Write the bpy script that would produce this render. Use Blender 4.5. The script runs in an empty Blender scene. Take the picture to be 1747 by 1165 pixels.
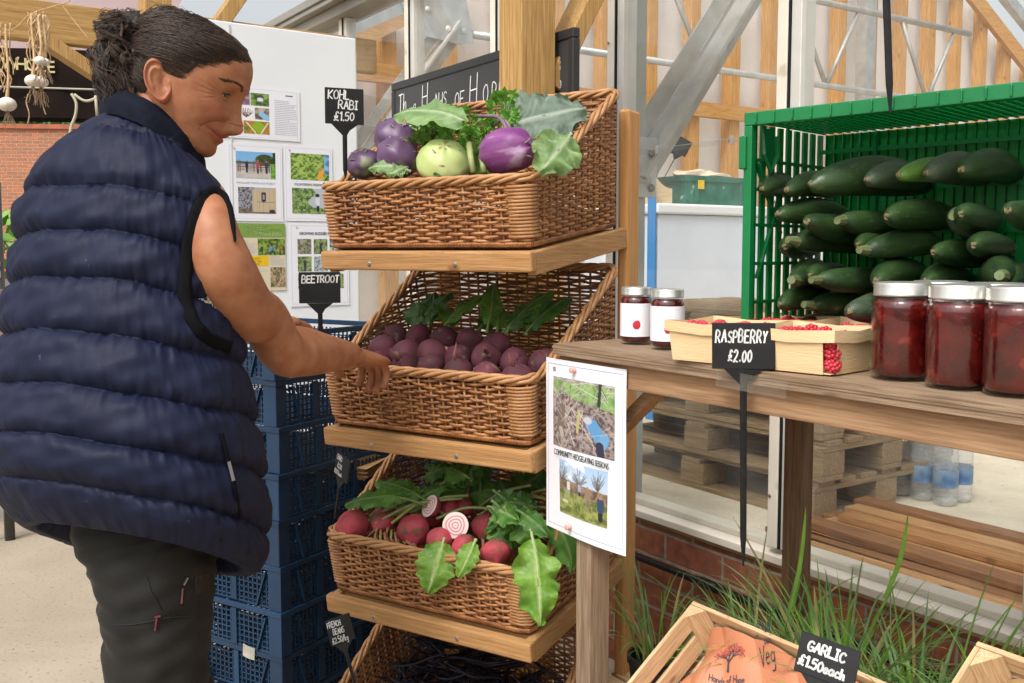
import bpy, math, random
import numpy as np
from mathutils import Vector, Matrix, Euler
R = math.radians
C = bpy.context.scene.collection
# ---------------------------------------------------------------- camera, sky, sun, exposure
H = 1.28            # camera height
FPX, PX0, PY0, PITCH = 1650.0, 873.5, 557.0, R(4.5)
cam_d = bpy.data.cameras.new('camera'); cam = bpy.data.objects.new('camera', cam_d); C.objects.link(cam)
cam.location = (0, 0, H); cam.rotation_euler = (R(90) - PITCH, 0, 0)
cam_d.sensor_width = 36; cam_d.lens = FPX / 1747 * 36; cam_d.shift_y = (PY0 - 582.5) / 1747
cam_d.clip_start = .05; cam_d.clip_end = 500
bpy.context.scene.camera = cam
world = bpy.data.worlds.new("World"); bpy.context.scene.world = world; world.use_nodes = True
wn = world.node_tree; sky = wn.nodes.new('ShaderNodeTexSky'); sky.sky_type = 'NISHITA'; sky.sun_disc = False
SUN_EL, SUN_AZ = R(52), R(-150)
sky.sun_elevation = SUN_EL; sky.sun_rotation = SUN_AZ; sky.dust_density = 6; sky.air_density = 1.3; sky.ozone_density = 1
hs = wn.nodes.new('ShaderNodeHueSaturation'); hs.inputs['Saturation'].default_value = .22; hs.inputs['Value'].default_value = 1.4
wn.links.new(sky.outputs[0], hs.inputs['Color']); wn.links.new(hs.outputs[0], wn.nodes['Background'].inputs[0])
wn.nodes['Background'].inputs[1].default_value = .15
sl = bpy.data.lights.new('sun', 'SUN'); sl.energy = 1.5; sl.angle = R(12); sl.color = (1, .965, .92)
sun = bpy.data.objects.new('sun', sl); C.objects.link(sun)
# direction towards the sun, azimuth measured clockwise from +Y
sd = Vector((math.sin(SUN_AZ) * math.cos(SUN_EL), math.cos(SUN_AZ) * math.cos(SUN_EL), math.sin(SUN_EL)))
sun.rotation_euler = sd.to_track_quat('Z', 'Y').to_euler()
vs = bpy.context.scene.view_settings; vs.view_transform = 'Standard'; vs.look = 'None'; vs.exposure = .08; vs.gamma = 1
bpy.context.scene.cycles.max_bounces = 8
bpy.context.scene.cycles.transparent_max_bounces = 16
# ---------------------------------------------------------------- rays of the survey of the photograph
def ray(x, y):
    u, v = (x - PX0) / FPX, (y - PY0) / FPX
    c, s = math.cos(PITCH), math.sin(PITCH)
    return Vector((u, c - s * v, -s - c * v))
O = Vector((0, 0, H))
def at_d(x, y, d):
    r = ray(x, y); return O + r * (d / r.y)
def at_z(x, y, z):
    r = ray(x, y); return O + r * ((z - H) / r.z)
GA, RA = R(-56.2), R(-31.7)
g1 = Vector((math.cos(GA), math.sin(GA), 0)); g2 = Vector((-math.sin(GA), math.cos(GA), 0))
def G(s, t, z=0): return g1 * s + g2 * t + Vector((0, 0, z))
def at_t(x, y, t):
    r = ray(x, y); return O + r * (t / r.dot(g2))
def at_s(x, y, s):
    r = ray(x, y); return O + r * (s / r.dot(g1))
def toG(p): return (p.dot(g1), p.dot(g2), p.z)
RO = Vector((.04, 1.75, 0)); r1 = Vector((math.cos(RA), math.sin(RA), 0)); r2 = Vector((-math.sin(RA), math.cos(RA), 0))
def RK(x, y, z=0): return RO + r1 * x + r2 * y + Vector((0, 0, z))
rnd = random.Random(7)
# ---------------------------------------------------------------- object bookkeeping
def tag(o, label=None, cat=None, group=None, kind=None):
    if label: o['label'] = label
    if cat: o['category'] = cat
    if group: o['group'] = group
    if kind: o['kind'] = kind
    return o
def empty(name, loc, rz=0, rot=None):
    o = bpy.data.objects.new(name, None); C.objects.link(o); o.empty_display_size = .1
    o.location = loc; o.rotation_euler = rot if rot else (0, 0, rz); return o
def copy_tree(o, parent=None):
    c = o.copy(); C.objects.link(c); c.parent = parent
    for k in list(o.children): copy_tree(k, c)
    return c
class MB:
    def __init__(s): s.v = []; s.f = []; s.a = []; s.m = []; s.c = []; s.val = 0.0; s.mi = 0
    def add(s, vs, fs, vals=None):
        n = len(s.v); s.v += [tuple(p) for p in vs]; s.f += [tuple(i + n for i in f) for f in fs]
        s.a += list(vals) if vals is not None else [s.val] * len(vs); s.m += [s.mi] * len(fs); return s
    def box(s, x0, x1, y0, y1, z0, z1, M=None):
        P = [Vector((x, y, z)) for z in (z0, z1) for y in (y0, y1) for x in (x0, x1)]
        if M is not None: P = [M @ p for p in P]
        return s.add(P, [(0, 2, 3, 1), (4, 5, 7, 6), (0, 1, 5, 4), (2, 6, 7, 3), (0, 4, 6, 2), (1, 3, 7, 5)])
    def bar(s, a, b, w, h, up=Vector((0, 0, 1))):
        a, b = Vector(a), Vector(b); d = (b - a); L = d.length; d.normalize()
        x = d.cross(up)
        if x.length < 1e-4: x = Vector((1, 0, 0))
        x.normalize(); y = x.cross(d)
        P = [q + x * (i * w / 2) + y * (j * h / 2) for q in (a, b) for j in (-1, 1) for i in (-1, 1)]
        return s.add(P, [(0, 1, 3, 2), (4, 6, 7, 5), (0, 4, 5, 1), (2, 3, 7, 6), (0, 2, 6, 4), (1, 5, 7, 3)])
    def tube(s, pts, r, n=6, caps=True, flat=1.0, vals=None):
        pts = [Vector(p) for p in pts]; m = len(pts)
        rr = r if isinstance(r, (list, tuple)) else [r] * m
        V = []; prev = None; A = []
        for i, p in enumerate(pts):
            t = (pts[min(i + 1, m - 1)] - pts[max(i - 1, 0)])
            t = t.normalized() if t.length > 1e-9 else Vector((0, 0, 1))
            if prev is None:
                a = Vector((0, 0, 1)) if abs(t.z) < .9 else Vector((1, 0, 0))
                x = t.cross(a).normalized()
            else:
                x = prev - t * prev.dot(t)
                x = x.normalized() if x.length > 1e-6 else t.orthogonal().normalized()
            prev = x; y = t.cross(x)
            for k in range(n):
                an = 2 * math.pi * k / n
                V.append(p + x * (math.cos(an) * rr[i]) + y * (math.sin(an) * rr[i] * flat))
                A.append(vals[i] if vals else s.val)
        F = [(i * n + k, i * n + (k + 1) % n, (i + 1) * n + (k + 1) % n, (i + 1) * n + k) for i in range(m - 1) for k in range(n)]
        if caps: F += [tuple(range(n - 1, -1, -1)), tuple((m - 1) * n + k for k in range(n))]
        return s.add(V, F, A)
    def lathe(s, prof, n=24, c=(0, 0, 0), caps=True):
        V = [(c[0] + r * math.cos(2 * math.pi * k / n), c[1] + r * math.sin(2 * math.pi * k / n), c[2] + z) for r, z in prof for k in range(n)]
        m = len(prof)
        F = [(i * n + k, i * n + (k + 1) % n, (i + 1) * n + (k + 1) % n, (i + 1) * n + k) for i in range(m - 1) for k in range(n)]
        if caps: F += [tuple(range(n - 1, -1, -1)), tuple((m - 1) * n + k for k in range(n))]
        return s.add(V, F)
    def grid(s, P, closed_u=False, vals=None):
        nu, nv = len(P), len(P[0]); V = [p for row in P for p in row]
        F = []
        for i in range(nu if closed_u else nu - 1):
            for j in range(nv - 1):
                i2 = (i + 1) % nu
                F.append((i * nv + j, i2 * nv + j, i2 * nv + j + 1, i * nv + j + 1))
        return s.add(V, F, [x for row in vals for x in row] if vals is not None else None)
    def prism(s, outline, y0, y1):
        n = len(outline); V = [(x, y0, z) for x, z in outline] + [(x, y1, z) for x, z in outline]
        return s.add(V, [tuple(range(n)), tuple(range(2 * n - 1, n - 1, -1))] + [(k, k + n, (k + 1) % n + n, (k + 1) % n) for k in range(n)])
    def ell(s, c, r, nu=20, nv=12, M=None, fn=None):
        V = []
        for j in range(nv + 1):
            th = math.pi * j / nv
            for i in range(nu):
                ph = 2 * math.pi * i / nu
                d = Vector((math.sin(th) * math.cos(ph), math.sin(th) * math.sin(ph), -math.cos(th)))
                k = fn(d) if fn else 1
                p = Vector((d.x * r[0], d.y * r[1], d.z * r[2])) * k
                if M is not None: p = M @ p
                V.append(Vector(c) + p)
        F = [(j * nu + i, j * nu + (i + 1) % nu, (j + 1) * nu + (i + 1) % nu, (j + 1) * nu + i) for j in range(nv) for i in range(nu)]
        return s.add(V, F)
    def build(s, name, mat, parent=None, smooth=False, bevel=0, loc=None, rot=None, attr=False, fix=True):
        me = bpy.data.meshes.new(name); me.from_pydata(s.v, [], s.f)
        mats = mat if isinstance(mat, (list, tuple)) else [mat]
        for m in mats: me.materials.append(m)
        if len(mats) > 1: me.polygons.foreach_set('material_index', s.m)
        if smooth: me.polygons.foreach_set('use_smooth', [True] * len(me.polygons))
        if attr:
            at = me.attributes.new('val', 'FLOAT', 'POINT'); at.data.foreach_set('value', s.a)
        me.validate(); me.update()
        o = bpy.data.objects.new(name, me); C.objects.link(o)
        if parent: o.parent = parent
        if loc is not None: o.location = loc
        if rot is not None: o.rotation_euler = rot
        if bevel:
            b = o.modifiers.new('b', 'BEVEL'); b.width = bevel; b.segments = 2; b.limit_method = 'ANGLE'; b.angle_limit = R(50)
        return o
# ---------------------------------------------------------------- materials
MT = {}
def mat(name, col, rough=.6, col2=None, scale=12, bump=0, bscale=60, metal=0, spec=.5, stretch=(1, 1, 1), detail=4, lo=.35, hi=.65,
        rvar=0, objrand=0, sss=0, trans=0, sheen=0, attrcol=None, dist=.005, spots=None, coat=0, bdist=0, warp=0):
    if name in MT: return MT[name]
    m = bpy.data.materials.new(name); m.use_nodes = True; N = m.node_tree.nodes; L = m.node_tree.links
    b = N['Principled BSDF']; b.inputs['Roughness'].default_value = rough; b.inputs['Metallic'].default_value = metal
    b.inputs['Specular IOR Level'].default_value = spec
    if sss: b.inputs['Subsurface Weight'].default_value = sss; b.inputs['Subsurface Radius'].default_value = (1, .35, .2); b.inputs['Subsurface Scale'].default_value = .006
    if trans: b.inputs['Transmission Weight'].default_value = trans
    if sheen: b.inputs['Sheen Weight'].default_value = sheen; b.inputs['Sheen Roughness'].default_value = .4
    if coat: b.inputs['Coat Weight'].default_value = coat; b.inputs['Coat Roughness'].default_value = .15
    tc = N.new('ShaderNodeTexCoord'); mp = N.new('ShaderNodeMapping'); mp.inputs['Scale'].default_value = stretch
    L.new(tc.outputs['Object'], mp.inputs[0])
    if objrand:
        oi = N.new('ShaderNodeObjectInfo'); ad = N.new('ShaderNodeVectorMath'); ad.operation = 'ADD'
        ml = N.new('ShaderNodeMath'); ml.operation = 'MULTIPLY'; ml.inputs[1].default_value = 37
        L.new(oi.outputs['Random'], ml.inputs[0]); cb = N.new('ShaderNodeCombineXYZ'); L.new(ml.outputs[0], cb.inputs[0]); L.new(ml.outputs[0], cb.inputs[1])
        L.new(mp.outputs[0], ad.inputs[0]); L.new(cb.outputs[0], ad.inputs[1]); vec = ad.outputs[0]
    else: vec = mp.outputs[0]
    col = tuple(col) + (1,)
    cout = None
    if col2:
        nz = N.new('ShaderNodeTexNoise'); nz.inputs['Scale'].default_value = scale; nz.inputs['Detail'].default_value = detail
        nz.inputs['Distortion'].default_value = warp
        L.new(vec, nz.inputs['Vector'])
        rp = N.new('ShaderNodeValToRGB'); rp.color_ramp.elements[0].position = lo; rp.color_ramp.elements[1].position = hi
        rp.color_ramp.elements[0].color = col; rp.color_ramp.elements[1].color = tuple(col2) + (1,)
        L.new(nz.outputs[0], rp.inputs[0]); cout = rp.outputs[0]
    if spots:
        sc, sz, scol = spots
        n2 = N.new('ShaderNodeTexNoise'); n2.inputs['Scale'].default_value = sc; n2.inputs['Detail'].default_value = 3; L.new(vec, n2.inputs['Vector'])
        r2_ = N.new('ShaderNodeValToRGB'); r2_.color_ramp.elements[0].position = sz; r2_.color_ramp.elements[1].position = sz + .06
        L.new(n2.outputs[0], r2_.inputs[0]); mx = N.new('ShaderNodeMixRGB'); L.new(r2_.outputs[0], mx.inputs[0])
        if cout: L.new(cout, mx.inputs[1])
        else: mx.inputs[1].default_value = col
        mx.inputs[2].default_value = tuple(scol) + (1,); cout = mx.outputs[0]
    if attrcol:
        an = N.new('ShaderNodeAttribute'); an.attribute_name = 'val'; mx = N.new('ShaderNodeMixRGB'); L.new(an.outputs['Fac'], mx.inputs[0])
        if cout: L.new(cout, mx.inputs[1])
        else: mx.inputs[1].default_value = col
        mx.inputs[2].default_value = tuple(attrcol) + (1,); cout = mx.outputs[0]
    if objrand:
        oi2 = N.new('ShaderNodeObjectInfo'); hv = N.new('ShaderNodeHueSaturation'); mr = N.new('ShaderNodeMapRange')
        mr.inputs[3].default_value = 1 - objrand; mr.inputs[4].default_value = 1 + objrand; L.new(oi2.outputs['Random'], mr.inputs[0]); L.new(mr.outputs[0], hv.inputs['Value'])
        if cout: L.new(cout, hv.inputs['Color'])
        else: hv.inputs['Color'].default_value = col
        cout = hv.outputs[0]
    if cout: L.new(cout, b.inputs['Base Color'])
    else: b.inputs['Base Color'].default_value = col
    if bump:
        n3 = N.new('ShaderNodeTexNoise'); n3.inputs['Scale'].default_value = bscale; n3.inputs['Detail'].default_value = 5; L.new(vec, n3.inputs['Vector'])
        bp = N.new('ShaderNodeBump'); bp.inputs['Strength'].default_value = bump; bp.inputs['Distance'].default_value = dist
        L.new(n3.outputs[0], bp.inputs['Height']); L.new(bp.outputs[0], b.inputs['Normal'])
        if rvar:
            mr = N.new('ShaderNodeMapRange'); mr.inputs[3].default_value = rough - rvar; mr.inputs[4].default_value = rough + rvar
            L.new(n3.outputs[0], mr.inputs[0]); L.new(mr.outputs[0], b.inputs['Roughness'])
    MT[name] = m; return m
def wood(name, c1, c2, axis='x', knots=(.12, .05, .02), rough=.65, sc=1.0, grain=.8):
    key = name + axis
    if key in MT: return MT[key]
    m = bpy.data.materials.new(key); m.use_nodes = True; N = m.node_tree.nodes; L = m.node_tree.links; b = N['Principled BSDF']
    b.inputs['Roughness'].default_value = rough; b.inputs['Specular IOR Level'].default_value = .3
    st = {'x': (1, 22, 22), 'y': (22, 1, 22), 'z': (22, 22, 1)}[axis]
    tc = N.new('ShaderNodeTexCoord'); oi = N.new('ShaderNodeObjectInfo'); ad = N.new('ShaderNodeVectorMath'); ad.operation = 'ADD'
    cb = N.new('ShaderNodeCombineXYZ'); ml = N.new('ShaderNodeMath'); ml.operation = 'MULTIPLY'; ml.inputs[1].default_value = 13
    L.new(oi.outputs['Random'], ml.inputs[0])
    for k in range(3): L.new(ml.outputs[0], cb.inputs[k])
    L.new(tc.outputs['Object'], ad.inputs[0]); L.new(cb.outputs[0], ad.inputs[1])
    mp = N.new('ShaderNodeMapping'); mp.inputs['Scale'].default_value = st; L.new(ad.outputs[0], mp.inputs[0])
    nz = N.new('ShaderNodeTexNoise'); nz.inputs['Scale'].default_value = 5 * sc; nz.inputs['Detail'].default_value = 6; nz.inputs['Distortion'].default_value = .6; L.new(mp.outputs[0], nz.inputs['Vector'])
    n2 = N.new('ShaderNodeTexNoise'); n2.inputs['Scale'].default_value = 11 * sc; n2.inputs['Detail'].default_value = 4; L.new(mp.outputs[0], n2.inputs['Vector'])
    rp = N.new('ShaderNodeValToRGB'); rp.color_ramp.elements[0].position = .3; rp.color_ramp.elements[1].position = .68
    rp.color_ramp.elements[0].color = tuple(c1) + (1,); rp.color_ramp.elements[1].color = tuple(c2) + (1,); L.new(nz.outputs[0], rp.inputs[0])
    mx = N.new('ShaderNodeMixRGB'); mx.blend_type = 'MULTIPLY'; mx.inputs[0].default_value = grain * .6
    rp2 = N.new('ShaderNodeValToRGB'); rp2.color_ramp.elements[0].position = .32; rp2.color_ramp.elements[1].position = .60
    rp2.color_ramp.elements[0].color = (.40, .30, .24, 1); rp2.color_ramp.elements[1].color = (1, 1, 1, 1); L.new(n2.outputs[0], rp2.inputs[0])
    L.new(rp.outputs[0], mx.inputs[1]); L.new(rp2.outputs[0], mx.inputs[2])
    vo = N.new('ShaderNodeTexVoronoi'); mk = N.new('ShaderNodeMapping'); mk.inputs['Scale'].default_value = {'x': (.45, 1, 1), 'y': (1, .45, 1), 'z': (1, 1, .45)}[axis]
    L.new(ad.outputs[0], mk.inputs[0]); L.new(mk.outputs[0], vo.inputs['Vector']); vo.inputs['Scale'].default_value = 9 * sc
    rk = N.new('ShaderNodeValToRGB'); rk.color_ramp.elements[0].position = .05; rk.color_ramp.elements[1].position = .12
    rk.color_ramp.elements[0].color = (1, 1, 1, 1); rk.color_ramp.elements[1].color = (0, 0, 0, 1); L.new(vo.outputs[0], rk.inputs[0])
    mk2 = N.new('ShaderNodeMixRGB'); L.new(rk.outputs[0], mk2.inputs[0]); L.new(mx.outputs[0], mk2.inputs[1]); mk2.inputs[2].default_value = tuple(knots) + (1,)
    L.new(mk2.outputs[0], b.inputs['Base Color'])
    bp = N.new('ShaderNodeBump'); bp.inputs['Strength'].default_value = .35; bp.inputs['Distance'].default_value = .002; L.new(n2.outputs[0], bp.inputs['Height']); L.new(bp.outputs[0], b.inputs['Normal'])
    MT[key] = m; return m
def vcol(name, rough=.35, coat=0):
    if name in MT: return MT[name]
    m = bpy.data.materials.new(name); m.use_nodes = True; N = m.node_tree.nodes; b = N['Principled BSDF']; b.inputs['Roughness'].default_value = rough
    a = N.new('ShaderNodeAttribute'); a.attribute_name = 'Col'; m.node_tree.links.new(a.outputs['Color'], b.inputs['Base Color'])
    b.inputs['Coat Weight'].default_value = coat; b.inputs['Coat Roughness'].default_value = .2
    MT[name] = m; return m
def brickmat(name, c1, c2, mort, bw=.215, bh=.065, ms=.01, dark=(.12, .05, .03)):
    m = bpy.data.materials.new(name); m.use_nodes = True; N = m.node_tree.nodes; L = m.node_tree.links; b = N['Principled BSDF']; b.inputs['Roughness'].default_value = .9
    tc = N.new('ShaderNodeTexCoord'); sp = N.new('ShaderNodeSeparateXYZ'); cb = N.new('ShaderNodeCombineXYZ'); L.new(tc.outputs['Object'], sp.inputs[0])
    L.new(sp.outputs[0], cb.inputs[0]); L.new(sp.outputs[2], cb.inputs[1])
    nd = N.new('ShaderNodeTexNoise'); nd.inputs['Scale'].default_value = 14; L.new(tc.outputs['Object'], nd.inputs['Vector'])
    vm = N.new('ShaderNodeVectorMath'); vm.operation = 'MULTIPLY_ADD'; vm.inputs[1].default_value = (.008, .008, 0); L.new(nd.outputs['Color'], vm.inputs[0]); L.new(cb.outputs[0], vm.inputs[2])
    br = N.new('ShaderNodeTexBrick'); L.new(vm.outputs[0], br.inputs['Vector'])
    br.inputs['Scale'].default_value = 1; br.inputs['Brick Width'].default_value = bw + ms; br.inputs['Row Height'].default_value = bh + ms
    br.inputs['Mortar Size'].default_value = ms * .5; br.inputs['Mortar Smooth'].default_value = .3
    br.inputs['Color1'].default_value = tuple(c1) + (1,); br.inputs['Color2'].default_value = tuple(c2) + (1,); br.inputs['Mortar'].default_value = tuple(mort) + (1,)
    nz = N.new('ShaderNodeTexNoise'); nz.inputs['Scale'].default_value = 30; nz.inputs['Detail'].default_value = 6; L.new(tc.outputs['Object'], nz.inputs['Vector'])
    rp = N.new('ShaderNodeValToRGB'); rp.color_ramp.elements[0].position = .3; rp.color_ramp.elements[0].color = (.5, .45, .45, 1); rp.color_ramp.elements[1].position = .7; rp.color_ramp.elements[1].color = (1.15, 1.1, 1.05, 1); L.new(nz.outputs[0], rp.inputs[0])
    mx = N.new('ShaderNodeMixRGB'); mx.blend_type = 'MULTIPLY'; mx.inputs[0].default_value = .8; L.new(br.outputs[0], mx.inputs[1]); L.new(rp.outputs[0], mx.inputs[2])
    n4 = N.new('ShaderNodeTexNoise'); n4.inputs['Scale'].default_value = 3; L.new(tc.outputs['Object'], n4.inputs['Vector']); r4 = N.new('ShaderNodeValToRGB'); r4.color_ramp.elements[0].position = .5; r4.color_ramp.elements[1].position = .7
    L.new(n4.outputs[0], r4.inputs[0]); m4 = N.new('ShaderNodeMixRGB'); m4.inputs[2].default_value = tuple(dark) + (1,); ml = N.new('ShaderNodeMath'); ml.operation = 'MULTIPLY'; ml.inputs[1].default_value = .35
    L.new(r4.outputs[0], ml.inputs[0]); L.new(ml.outputs[0], m4.inputs[0]); L.new(mx.outputs[0], m4.inputs[1]); L.new(m4.outputs[0], b.inputs['Base Color'])
    bp = N.new('ShaderNodeBump'); bp.inputs['Strength'].default_value = .9; bp.inputs['Distance'].default_value = .008; bp.invert = True
    L.new(br.outputs['Fac'], bp.inputs['Height']); b2 = N.new('ShaderNodeBump'); b2.inputs['Strength'].default_value = .5; b2.inputs['Distance'].default_value = .004
    L.new(nz.outputs[0], b2.inputs['Height']); L.new(bp.outputs[0], b2.inputs['Normal']); L.new(b2.outputs[0], b.inputs['Normal'])
    return m
def glassmat(name, tint=(1, 1, 1), alpha=.04, rough=.02, dirt=0.0, dirtcol=(.8, .8, .75)):
    m = bpy.data.materials.new(name); m.use_nodes = True; N = m.node_tree.nodes; L = m.node_tree.links; N.clear()
    o = N.new('ShaderNodeOutputMaterial'); t = N.new('ShaderNodeBsdfTransparent'); t.inputs[0].default_value = tuple(tint) + (1,)
    g = N.new('ShaderNodeBsdfGlossy'); g.inputs['Roughness'].default_value = rough; lw = N.new('ShaderNodeLayerWeight'); lw.inputs[0].default_value = .5; pw_ = N.new('ShaderNodeMath'); pw_.operation = 'POWER'; pw_.inputs[1].default_value = 4.5; L.new(lw.outputs['Facing'], pw_.inputs[0]); fr = N.new('ShaderNodeMapRange'); fr.inputs[3].default_value = .03; fr.inputs[4].default_value = .9; L.new(pw_.outputs[0], fr.inputs[0])
    mx = N.new('ShaderNodeMixShader'); L.new(fr.outputs[0], mx.inputs[0]); L.new(t.outputs[0], mx.inputs[1]); L.new(g.outputs[0], mx.inputs[2])
    out = mx.outputs[0]
    if dirt:
        d = N.new('ShaderNodeBsdfDiffuse'); d.inputs[0].default_value = tuple(dirtcol) + (1,); tc = N.new('ShaderNodeTexCoord'); nz = N.new('ShaderNodeTexNoise'); nz.inputs['Scale'].default_value = 5; nz.inputs['Detail'].default_value = 7
        L.new(tc.outputs['Object'], nz.inputs['Vector']); mr = N.new('ShaderNodeMapRange'); mr.inputs[1].default_value = .4; mr.inputs[2].default_value = .8; mr.inputs[3].default_value = dirt * .3; mr.inputs[4].default_value = dirt * 2
        L.new(nz.outputs[0], mr.inputs[0]); m2 = N.new('ShaderNodeMixShader'); L.new(mr.outputs[0], m2.inputs[0]); L.new(out, m2.inputs[1]); L.new(d.outputs[0], m2.inputs[2]); out = m2.outputs[0]
    L.new(out, o.inputs[0]); MT[name] = m; return m
# ---------------------------------------------------------------- writing: stroke letters and printed text
SF = {
'A': [[(0, 0), (.28, 1), (.56, 0)], [(.1, .38), (.46, .38)]], 'B': [[(0, 0), (0, 1), (.35, .95), (.4, .75), (.3, .55), (0, .52)], [(.3, .55), (.48, .4), (.45, .1), (.3, 0), (0, 0)]],
'C': [[(.5, .85), (.35, 1), (.12, .9), (0, .5), (.1, .1), (.3, 0), (.52, .15)]], 'D': [[(0, 0), (0, 1), (.3, .95), (.5, .7), (.5, .3), (.3, .03), (0, 0)]],
'E': [[(.45, 1), (0, 1), (0, 0), (.47, 0)], [(0, .52), (.38, .52)]], 'F': [[(.5, 1), (0, 1), (0, 0)], [(0, .52), (.38, .55)]],
'G': [[(.5, .85), (.33, 1), (.1, .88), (0, .5), (.1, .1), (.32, 0), (.52, .15), (.52, .42), (.3, .42)]], 'H': [[(0, 0), (0, 1)], [(.5, 1.05), (.5, 0)], [(0, .5), (.5, .52)]],
'I': [[(.15, 0), (.15, 1)], [(0, 1), (.3, 1)], [(0, 0), (.3, 0)]], 'K': [[(0, 0), (0, 1)], [(.48, 1), (0, .42), (.5, 0)]], 'L': [[(0, 1), (0, 0), (.45, 0)]],
'N': [[(0, 0), (0, 1), (.48, 0), (.48, 1)]], 'O': [[(.27, 1), (.05, .8), (0, .45), (.1, .08), (.3, 0), (.5, .15), (.55, .55), (.45, .9), (.27, 1)]],
'P': [[(0, 0), (0, 1), (.35, .97), (.46, .75), (.35, .5), (0, .46)]], 'R': [[(0, 0), (0, 1), (.35, .97), (.45, .75), (.33, .52), (0, .48)], [(.2, .5), (.52, 0)]],
'S': [[(.45, .88), (.28, 1), (.06, .85), (.08, .62), (.38, .42), (.45, .2), (.3, 0), (.02, .08)]], 'T': [[(0, 1), (.5, 1.03)], [(.25, 1), (.25, 0)]],
'Y': [[(0, 1), (.25, .5), (.5, 1)], [(.25, .5), (.2, 0)]], 'U': [[(0, 1), (.02, .25), (.22, 0), (.45, .2), (.48, 1)]], 'V': [[(0, 1), (.25, 0), (.5, 1)]], 'W': [[(0, 1), (.18, 0), (.33, .7), (.5, 0), (.68, 1)]],
'0': [[(.25, .95), (.05, .75), (.02, .3), (.2, 0), (.42, .2), (.45, .65), (.25, .95)]], '1': [[(.05, .8), (.2, 1), (.2, 0)]], '2': [[(.03, .8), (.2, 1), (.42, .85), (.35, .5), (0, .02), (.2, .08), (.48, 0)]],
'8': [[(.25, .52), (.06, .7), (.1, .95), (.35, .95), (.4, .7), (.25, .52), (.03, .3), (.1, .02), (.38, .02), (.45, .3), (.25, .52)]], '5': [[(.42, 1), (.08, .98), (.05, .58), (.3, .62), (.45, .35), (.3, .02), (0, .08)]], '£': [[(.5, .85), (.36, 1), (.22, .85), (.2, .3), (.02, .02), (.2, .1), (.5, .02)], [(.03, .48), (.42, .5)], [(.06, .33), (.4, .35)]],
'.': [[(.05, 0), (.09, .04), (.05, .08)]], '/': [[(0, -.1), (.3, 1)]], '=': [[(0, .4), (.3, .4)]],
'a': [[(.36, .42), (.2, .52), (.03, .35), (.05, .08), (.2, 0), (.35, .2), (.38, .5), (.4, 0)]], 'c': [[(.36, .45), (.2, .55), (.03, .3), (.12, .02), (.36, .08)]], 'h': [[(0, 1), (0, 0), (.1, .42), (.28, .5), (.33, 0)]],
'e': [[(.04, .3), (.35, .34), (.28, .53), (.12, .5), (.02, .25), (.14, 0), (.38, .08)]], 'g': [[(.36, .42), (.18, .52), (.04, .3), (.16, .05), (.35, .2), (.36, .5), (.34, -.3), (.05, -.35)]], 'k': [[(0, 1), (0, 0)], [(.3, .5), (.02, .2), (.34, 0)]],
'o': [[(.2, .5), (.03, .3), (.15, 0), (.35, .2), (.2, .5)]], 'n': [[(0, .5), (0, 0), (.1, .42), (.28, .45), (.32, 0)]], 't': [[(.15, .85), (.15, .05), (.3, .02)], [(0, .55), (.3, .57)]], 'd': [[(.35, 1), (.35, 0), (.3, .4), (.1, .45), (.03, .15), (.2, 0), (.35, .15)]],
's': [[(.3, .45), (.1, .5), (.08, .33), (.3, .2), (.2, 0), (0, .05)]], 'f': [[(.36, .95), (.2, .9), (.15, 0)], [(0, .5), (.3, .52)]], 'p': [[(0, .5), (0, -.35)], [(0, .4), (.25, .5), (.33, .25), (.1, 0)]], 'u': [[(0, .5), (.03, .08), (.2, 0), (.32, .15), (.33, .5), (.36, 0)]],
'i': [[(.05, .5), (.05, 0)]], 'l': [[(.05, 1), (.05, .05), (.15, 0)]], 'r': [[(0, .5), (0, 0), (.05, .35), (.25, .5)]], 'y': [[(0, .5), (.15, .05)], [(.33, .5), (.1, -.35)]], 'v': [[(0, .5), (.15, 0), (.32, .5)]],
}
def spl(p, n=3):
    if len(p) < 3: return p
    out = []
    for i in range(len(p) - 1):
        p0, p1, p2, p3 = p[max(i - 1, 0)], p[i], p[i + 1], p[min(i + 2, len(p) - 1)]
        for k in range(n):
            t = k / n
            out.append(tuple(.5 * ((2 * p1[c]) + (-p0[c] + p2[c]) * t + (2 * p0[c] - 5 * p1[c] + 4 * p2[c] - p3[c]) * t * t + (-p0[c] + 3 * p1[c] - 3 * p2[c] + p3[c]) * t ** 3) for c in range(len(p1))))
    out.append(p[-1]); return out
def strokes(mb, text, x, z, size, w, y=0, seed=0, slant=.08, gap=.17, rise=0, jit=.05, squeeze=1.0):
    """hand lettering in the XZ plane at y, drawn as thin raised strips"""
    q = random.Random(seed)
    for ch in text:
        if ch == ' ': x += .35 * size; continue
        gl = SF.get(ch) or SF.get(ch.upper())
        if not gl: x += .3 * size; continue
        sc = size * (1 + q.uniform(-jit, jit) * 1.5); dz = q.uniform(-jit, jit) * size; wid = max(p[0] for st in gl for p in st)
        for st in gl:
            curv = ch not in 'AEFHIKLNTVWYZ/'
            pts = spl(st) if curv and len(st) > 2 else st
            P = [(x + (p[0] * squeeze + slant * p[1]) * sc, z + dz + p[1] * sc) for p in pts]
            for i in range(len(P) - 1):
                a, b = Vector((P[i][0], P[i][1])), Vector((P[i + 1][0], P[i + 1][1])); d = b - a
                if d.length < 1e-7: continue
                d.normalize(); nn = Vector((-d.y, d.x)) * w / 2; a = a - d * w * .3; b = b + d * w * .3
                V = [(a + nn), (b + nn), (b - nn), (a - nn)]
                mb.add([(v.x, y, v.y) for v in V], [(0, 1, 2, 3)])
        x += (wid * squeeze + gap) * sc; z += rise
    return x
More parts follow.
